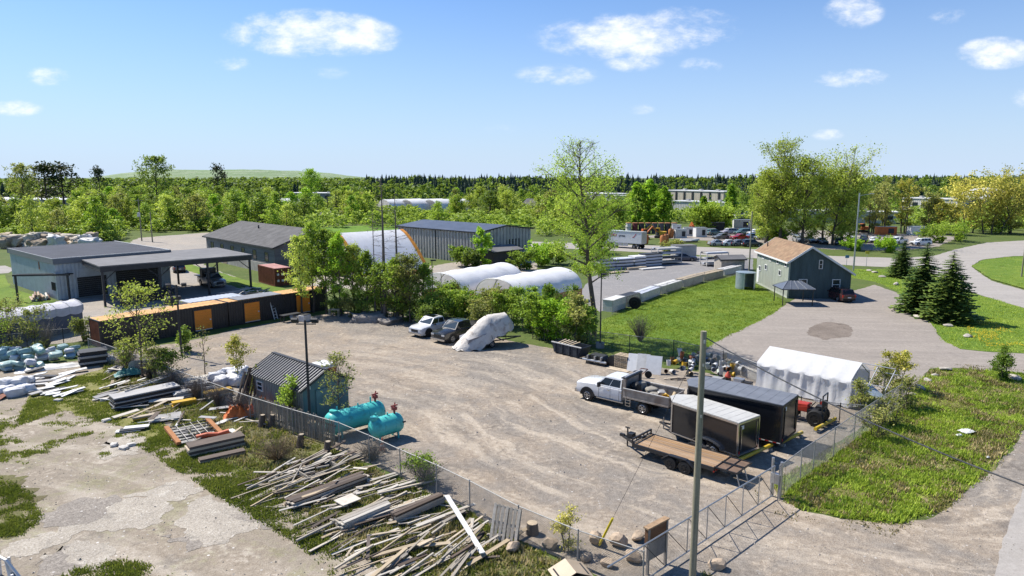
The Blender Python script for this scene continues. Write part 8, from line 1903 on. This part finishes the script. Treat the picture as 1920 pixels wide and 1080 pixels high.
# wrapped insulation bales, mint and white
MINT = mat('mint_wrap', (.36, .52, .49), .45, 0, .15, 3, rnd=.15, bump=.02, bscale=9); MINTB = mat('blue_mint_wrap', (.30, .44, .50), .45, 0, .15, 3, rnd=.15); SACKW = mat('white_sack', (.68, .68, .70), .6, 0, .1, 3, rnd=.08, bump=.03, bscale=7)
def bale(label, loc, m, s, rz, seed, tilt=0.0):
    t = sack('bale', label, loc, m, s, rz, seed, 'bale', 'wrapped bales on the vacant lot', sag=.2); t.rotation_euler = (tilt, 0, rz); return t
rows = [[(4, 680), (28, 682), (52, 680), (74, 676)], [(0, 692), (22, 694), (46, 693), (70, 690)], [(12, 672), (40, 672), (64, 670)], [(104, 676), (124, 672)], [(100, 668), (118, 664), (136, 666)]]
nm = 0
for j, row in enumerate(rows):
    for i, (u, v) in enumerate(row):
        for l in range(2 if j else 3):
            m = rr.choice((MINT, MINTB, MINT, SACKW)); bale('%s wrapped bale, %s layer, %s of the pile at the left edge' % ({id(MINT): 'mint-green', id(MINTB): 'bluish', id(SACKW): 'white'}[id(m)], ('bottom', 'second', 'top')[l], ('left end', 'left middle', 'right middle', 'right part')[i] + (' front', ' foremost row', ' centre', ' outlier', ' back')[j]), P(u, v) + Vector((rr.uniform(-.35, .35), rr.uniform(-.35, .35), .22 + .36 * l + (.3 if j == 2 else 0))), m, (rr.uniform(.7, 1.1), rr.uniform(.5, .75), rr.uniform(.34, .5)), radians(30) + rr.uniform(-1.4, 1.4), nm, rr.uniform(-.6, .6)); nm += 1
for i, (u, v) in enumerate(((10, 740), (30, 742), (50, 736), (6, 726), (28, 724), (48, 722), (16, 734), (38, 732))):
    sack('bulk_sack', 'bulging white sack in the heap at the left edge, ' + ['front left', 'front middle', 'front right', 'back left', 'back middle', 'back right', 'centre left', 'centre right'][i], P(u, v) + Vector((0, 0, .3 + (.35 if i > 5 else 0))), SACKW, (1.2, .9, .7), rr.uniform(0, 3), 70 + i, 'sack', sag=.3)
for i, (u, v) in enumerate(((404, 716), (416, 712), (428, 708), (440, 712), (452, 704), (432, 720), (418, 722), (446, 722))):
    sack('bulk_sack', 'white bulk sack behind the fence at the sapling, ' + ['first from the left', 'third from the left', 'back middle', 'behind the sapling', 'rightmost and highest', 'front middle', 'front left', 'front right'][i], P(u, v) + Vector((0, 0, .35)), SACKW, (1.1, .9, .8), rr.uniform(0, 3), 90 + i, 'sack', sag=.25)
for i in range(26):
    u, v = rr.uniform(50, 140), rr.uniform(696, 742); a_ = P(u, v); a = radians(35) + rr.gauss(0, .5); L_ = rr.uniform(.7, 2.2); d = Vector((cos(a), sin(a), 0)) * L_ / 2
    tag(plank('white_board', rr.choice((OFFW, WHITE, OFFW, GREYP, DARKM)), a_ - d + Vector((0, 0, .05 + rr.random() * .25)), a_ + d + Vector((0, 0, .08 + rr.random() * .25)), rr.choice((.2, .35, .5)), .05), '%s flat board %s before the bales' % ('long' if L_ > 1.5 else 'short', ('at the left', 'left of the middle', 'right of the middle', 'at the right')[int((u - 50) / 23)] + (' front' if v > 720 else ' back')), 'board', 'white boards before the bales')
tag(plank('rusty_sheet', RUST, P(-10, 752) + Vector((0, 0, .1)), P(14, 742) + Vector((0, 0, .3)), .8, .04), 'rusty orange sheet at the left picture edge', 'sheet')
# ------------------------------------------------------------------ far yards: drums, racks, stacks, machines
for i in range(8):
    u = 1178 + i * 12.2; m = (OFFW, mat('maroon_tank', (.16, .03, .04)), BLACKM, mat('slate_tank', (.07, .08, .10)), mat('slate_tank', (.07, .08, .10)), mat('slate_tank', (.07, .08, .10)), BLACKM, GREYM)[i]
    t = thing('storage_drum', ['white', 'maroon', 'black', 'slate', 'slate ribbed', 'tall slate', 'second black', 'grey'][i] + ' tall drum in the row behind the street truck', 'drum', P(u, 438)); MB().lathe([(.78, 0), (.78, .9), (.84, 1.0), (.78, 1.1), (.78, 1.9), (.84, 2.0), (.78, 2.1), (.78, 2.9), (.6, 3.0), (.001, 3.0)], 16).obj('drum', m, t, smooth=True); MB().lathe([(.8, 2.9), (.8, 3.02), (.001, 3.06)], 16, cap=False).obj('lid', mat('drum_lid', (.55, .25, .12)), t)
ORM = mat('machine_orange', (.58, .15, .03), .5, 0, .15); 
def excavator(label, u, v, rz, m=ORM, s=1.0):
    t = thing('digger', label, 'digger', P(u, v), radians(rz)); t.scale = (s, s, s)
    for y in (-.9, .9): MB().box((0, y, .35), (2.8, .5, .7)).obj('track', PLAST, t, bevel=.2)
    MB().box((-.5, 0, 1.25), (2.0, 1.9, .9)).obj('body', m, t, bevel=.1); c = MB().box((.6, .5, 1.8), (1.1, .9, 1.6)).obj('cab', m, t, bevel=.08); MB().box((.75, .5, 2.1), (.9, .94, .7)).obj('window', SGLASS, c)
    b = MB(); b.beam((.8, -.3, 1.5), (2.6, -.3, 3.2), .3, .35); b.beam((2.6, -.3, 3.2), (4.0, -.3, 1.8), .25, .3); b.obj('boom', m, t); MB().extrude_y([(3.8, 1.8), (4.4, 1.6), (4.2, .9), (3.7, 1.0)], -.7, .1).obj('bucket', DARKM, t)
excavator('orange digger behind the street truck', 1205, 449, 20); excavator('yellow and orange machine among the drums', 1238, 446, 160, mat('machine_yellow', (.60, .36, .03))); excavator('orange digger right of the pale frames', 1302, 440, 100); excavator('red-orange machine behind the parked cars', 1618, 436, 190)
for i, (u, v) in enumerate(((1243, 460), (1248, 458), (1210, 458), (1258, 446))):
    t = thing('hopper', ['rusty orange hopper beside the street', 'second orange hopper touching the first', 'small orange hopper behind the truck', 'orange roller drum among the machines'][i], 'hopper', P(u, v)); MB().lathe([(.5, 0), (.7, .3), (.75, 1.9), (.6, 2.3), (.001, 2.3)], 14).obj('shell', mat('hopper_orange', (.50, .19, .06), .7, 0, .2), t, smooth=True); MB().tube((0, 0, 2.2), (0, 0, 2.6), .2).obj('neck', RUST, t)
for i, (u, v, w, h) in enumerate(((1275, 446, 3, 2.2), (1312, 444, 3, 2.4), (1268, 440, 2.4, 2.6), (1340, 432, 5, 2.4), (1330, 440, 3, 1.6), (1290, 442, 2.6, 2.2), (1390, 428, 5, 2.6), (1660, 440, 5, 2.2), (1720, 440, 5, 2.2))):
    t = thing('site_container', ['pale frame box among the machines', 'white frame box with orange bits', 'white gate-like frame box', 'dark long box before the bushes', 'grey box left of the teal SUV', 'grey-white box by the orange digger', 'pale box behind the lilac van', 'orange-edged box behind the white cars', 'white box behind the willows'][i], 'box', P(u, v), rr.uniform(-.2, .2)); m = (OFFW, WHITE, WHITE, DARKM, GREYM, OFFW, OFFW, ORM, WHITE)[i]
    MB().box((0, 0, h / 2), (w, 2, h)).obj('body', m, t); MB().box((0, 0, h + .05), (w + .1, 2.1, .1)).obj('lid', GALV, t); MB().box((w * .2, -1.02, h * .5), (w * .3, .04, h * .6)).obj('opening', DARKM, t)
t = thing('small_boat', 'upturned pale dinghy beside the street', 'boat', P(1292, 455), radians(10)); MB().loft([[(x, -w, .5), (x, -w * .6, .9), (x, w * .6, .9), (x, w, .5)] for x, w in ((-2.4, .8), (0, 1.0), (1.6, .7), (2.6, .1))]).obj('hull', OFFW, t); MB().box((0, 0, .35), (4.0, 1.2, .3)).obj('cradle', DARKM, t)
STRAP = mat('blue_white_board', (.55, .58, .66), .55, 0, .12, 2, rnd=.1)
for i, (u, v, L_, n, W_) in enumerate(((1126, 508, 3.4, 9, 2.0), (1156, 506, 3.6, 10, 2.0), (1190, 503, 2.4, 11, 2.0), (1210, 500, 3.8, 12, 2.0), (1148, 514, 3.4, 1, 1.2), (1178, 507, 4.0, 2, 1.2), (1205, 507, 5.0, 1, 1.2))):
    panel_stack(['leftmost banded stack of pale boards in the neighbour yard', 'second banded stack of pale boards in the neighbour yard', 'short dark-banded stack in the neighbour yard', 'tallest banded stack of pale boards in the neighbour yard', 'tan boards lying before the leftmost stack', 'tan boards lying before the dark-banded stack', 'long pale beam lying before the tallest stack'][i], u, v, 28, L_, W_, n, .17, [STRAP, WHITE, DARKM] if n > 3 else ([WOODT] if i < 6 else [OFFW]), jit=.06)
def rack(label, u, v, rz, L, W, h, lv):
    t = thing('storage_rack', label, 'rack', P(u, v), radians(rz))
    for x in (0, L):
        for y in (0, W): MB().box((x, y, h / 2), (.1, .1, h)).obj('upright', OFFW, t)
    for i in range(lv):
        z = .3 + (h - .5) * i / max(1, lv - 1); MB().box((L / 2, W / 2, z), (L, W, .08)).obj('shelf', GALV, t)
        for k in range(4): share('stored_board', unit_box((WD[2], DARKM, STRAP, OFFW)[(k + i) % 4]), t, (L / 2, W * (k + .5) / 4, z + .16), scale=(L * .95, W / 4 - .06, .22))
rack('open storage rack with boards beside the navy car', 1233, 497, 24, 5.2, 2.0, 2.9, 4); rack('lower storage rack with white boards near the house', 1325, 500, 20, 4.5, 2.0, 2.4, 3)
a_ = P(1352, 508); gable('site_hut', 'small wooden hut with grey roof in the neighbour yard', a_, radians(10), 4.2, 2.6, 1.9, 2.4, WOODG, CANVR, DARKM, over=.25, cat='hut')
t = thing('wire_cage', 'tall white wire cage beside the small hut', 'cage', P(1392, 505), radians(8))
for x in np.linspace(0, 1.8, 9): MB().tube((x, 0, 0), (x, 0, 2.4), .02, n=5).obj('bar', WHITE, t)
for z in np.linspace(.1, 2.4, 9): MB().tube((0, 0, z), (1.8, 0, z), .02, n=5).obj('bar', WHITE, t)
t = thing('dark_container', 'dark grey box container behind the navy car', 'container', P(1268, 487), radians(12)); MB().box((2, 1.2, 1.3), (4.2, 2.4, 2.6)).obj('body', GREYM, t); MB().box((2, 1.2, 2.64), (4.3, 2.5, .08)).obj('roof', CANVR, t)
for i, (a, b, m, h) in enumerate((((1150, 586), (1176, 577), OFFW, 1.3), ((1178, 576), (1202, 568), GREYM, 1.2), ((1204, 567), (1240, 553), OFFW, 1.0), ((1243, 552), (1280, 540), GREYM, 1.0), ((1283, 539), (1320, 528), CONC, 1.0), ((1322, 527), (1358, 518), WOODT, .9), ((1360, 517), (1392, 509), OFFW, .9))):
    a, b = P(*a), P(*b); L_ = (b - a).length; t = thing('stored_crate', 'crate row along the neighbour fence, %s from the left' % ['first', 'second', 'third', 'fourth', 'fifth', 'sixth', 'seventh'][i], 'crate', a, ang(a, b)); MB().box((L_ / 2, .8, h / 2), (L_ - .2, 1.3, h)).obj('body', m, t); MB().box((L_ / 2, .8, h + .05), (L_ - .1, 1.4, .1)).obj('cover', (OFFW, DARKM, STRAP, OFFW, WOODT, WOODT, OFFW)[i], t)
wheel(thing('spare_tyre', 'large black tyre leaning at the neighbour fence corner', 'tyre', P(1186, 578) + Vector((.2, -.4, 0)), radians(-30)), 0, 0, .75, .35, RIMD, -1)
# pale rubble heaps far left and scrap under the canopy
for i in range(46):
    u = rr.uniform(5, 175); w_ = rr.uniform(1.0, 2.6); sack('rubble_lump', 'pale rubble lump in the heap behind the workshop roof', P(u, 464 + rr.uniform(-5, 4)) + Vector((0, 0, rr.uniform(.4, 2.2))), (mat('pale_rubble', (.58, .52, .42), .9, 0, .3, 1), WOODT, OFFW, mat('brown_rubble', (.36, .29, .21), .9, 0, .3, 1))[i % 4], (w_ * 1.5, w_, w_), i, 200 + i, 'rubble', 'rubble heap behind the workshop', sag=.6)
for i in range(22):
    u, v = rr.uniform(425, 500), rr.uniform(545, 560); a_ = P(u, v); a = rr.uniform(0, 3.1); d = Vector((cos(a), sin(a), 0)) * rr.uniform(.5, 1.6); tag(plank('metal_offcut', rr.choice((DARKM, GALV, OFFW, DARKM)), a_ - d + Vector((0, 0, .1 + rr.random() * .5)), a_ + d + Vector((0, 0, .2 + rr.random() * .6)), .15, .08), 'metal offcut in the scrap heap by the canopy column', 'offcut', 'metal offcuts beside the canopy')
for i in range(10):
    a_ = P(rr.uniform(225, 330), rr.uniform(556, 572)); t = thing('machine_part', 'dark machinery part standing under the canopy', 'machine', a_, rr.uniform(0, 3), 'machinery under the canopy'); MB().box((0, 0, .5), (1.6, .9, 1.0)).obj('body', DARKM, t, bevel=.08); MB().tube((-.4, 0, .9), (-.4, 0, 1.6), .12).obj('stack_pipe', DARKM, t)
# litter on the verge
for i, (u, v) in enumerate(((1812, 812), (1798, 820), (1852, 862))): crumple('litter', ['large white torn sheet in the verge grass', 'small white scrap beside the torn sheet', 'tiny white scrap near the side road'][i], u, v, (.9, .4, .15)[i], (.6, .25, .12)[i], .12, 20, WHITE, 20 + i, 'litter', z=.12)
for i, (u, v) in enumerate(((256, 752), (278, 758), (294, 752), (110, 752), (200, 790), (214, 836), (232, 842), (246, 836))): sack('stone_chunk', 'pale concrete chunk lying on the thin grass, ' + ['left of three by the black panels', 'right of three by the black panels', 'nearest the black panels', 'by the white sacks', 'in the bare patch', 'left in the rubble patch', 'front in the rubble patch', 'right in the rubble patch'][i], P(u - 60 if i < 3 else u, v) + Vector((0, 0, .06)), mat('pale_chunk', (.58, .55, .50), .9, 0, .2, 3), (.5, .35, .2), i, 120 + i, 'concrete chunk', sag=.4)
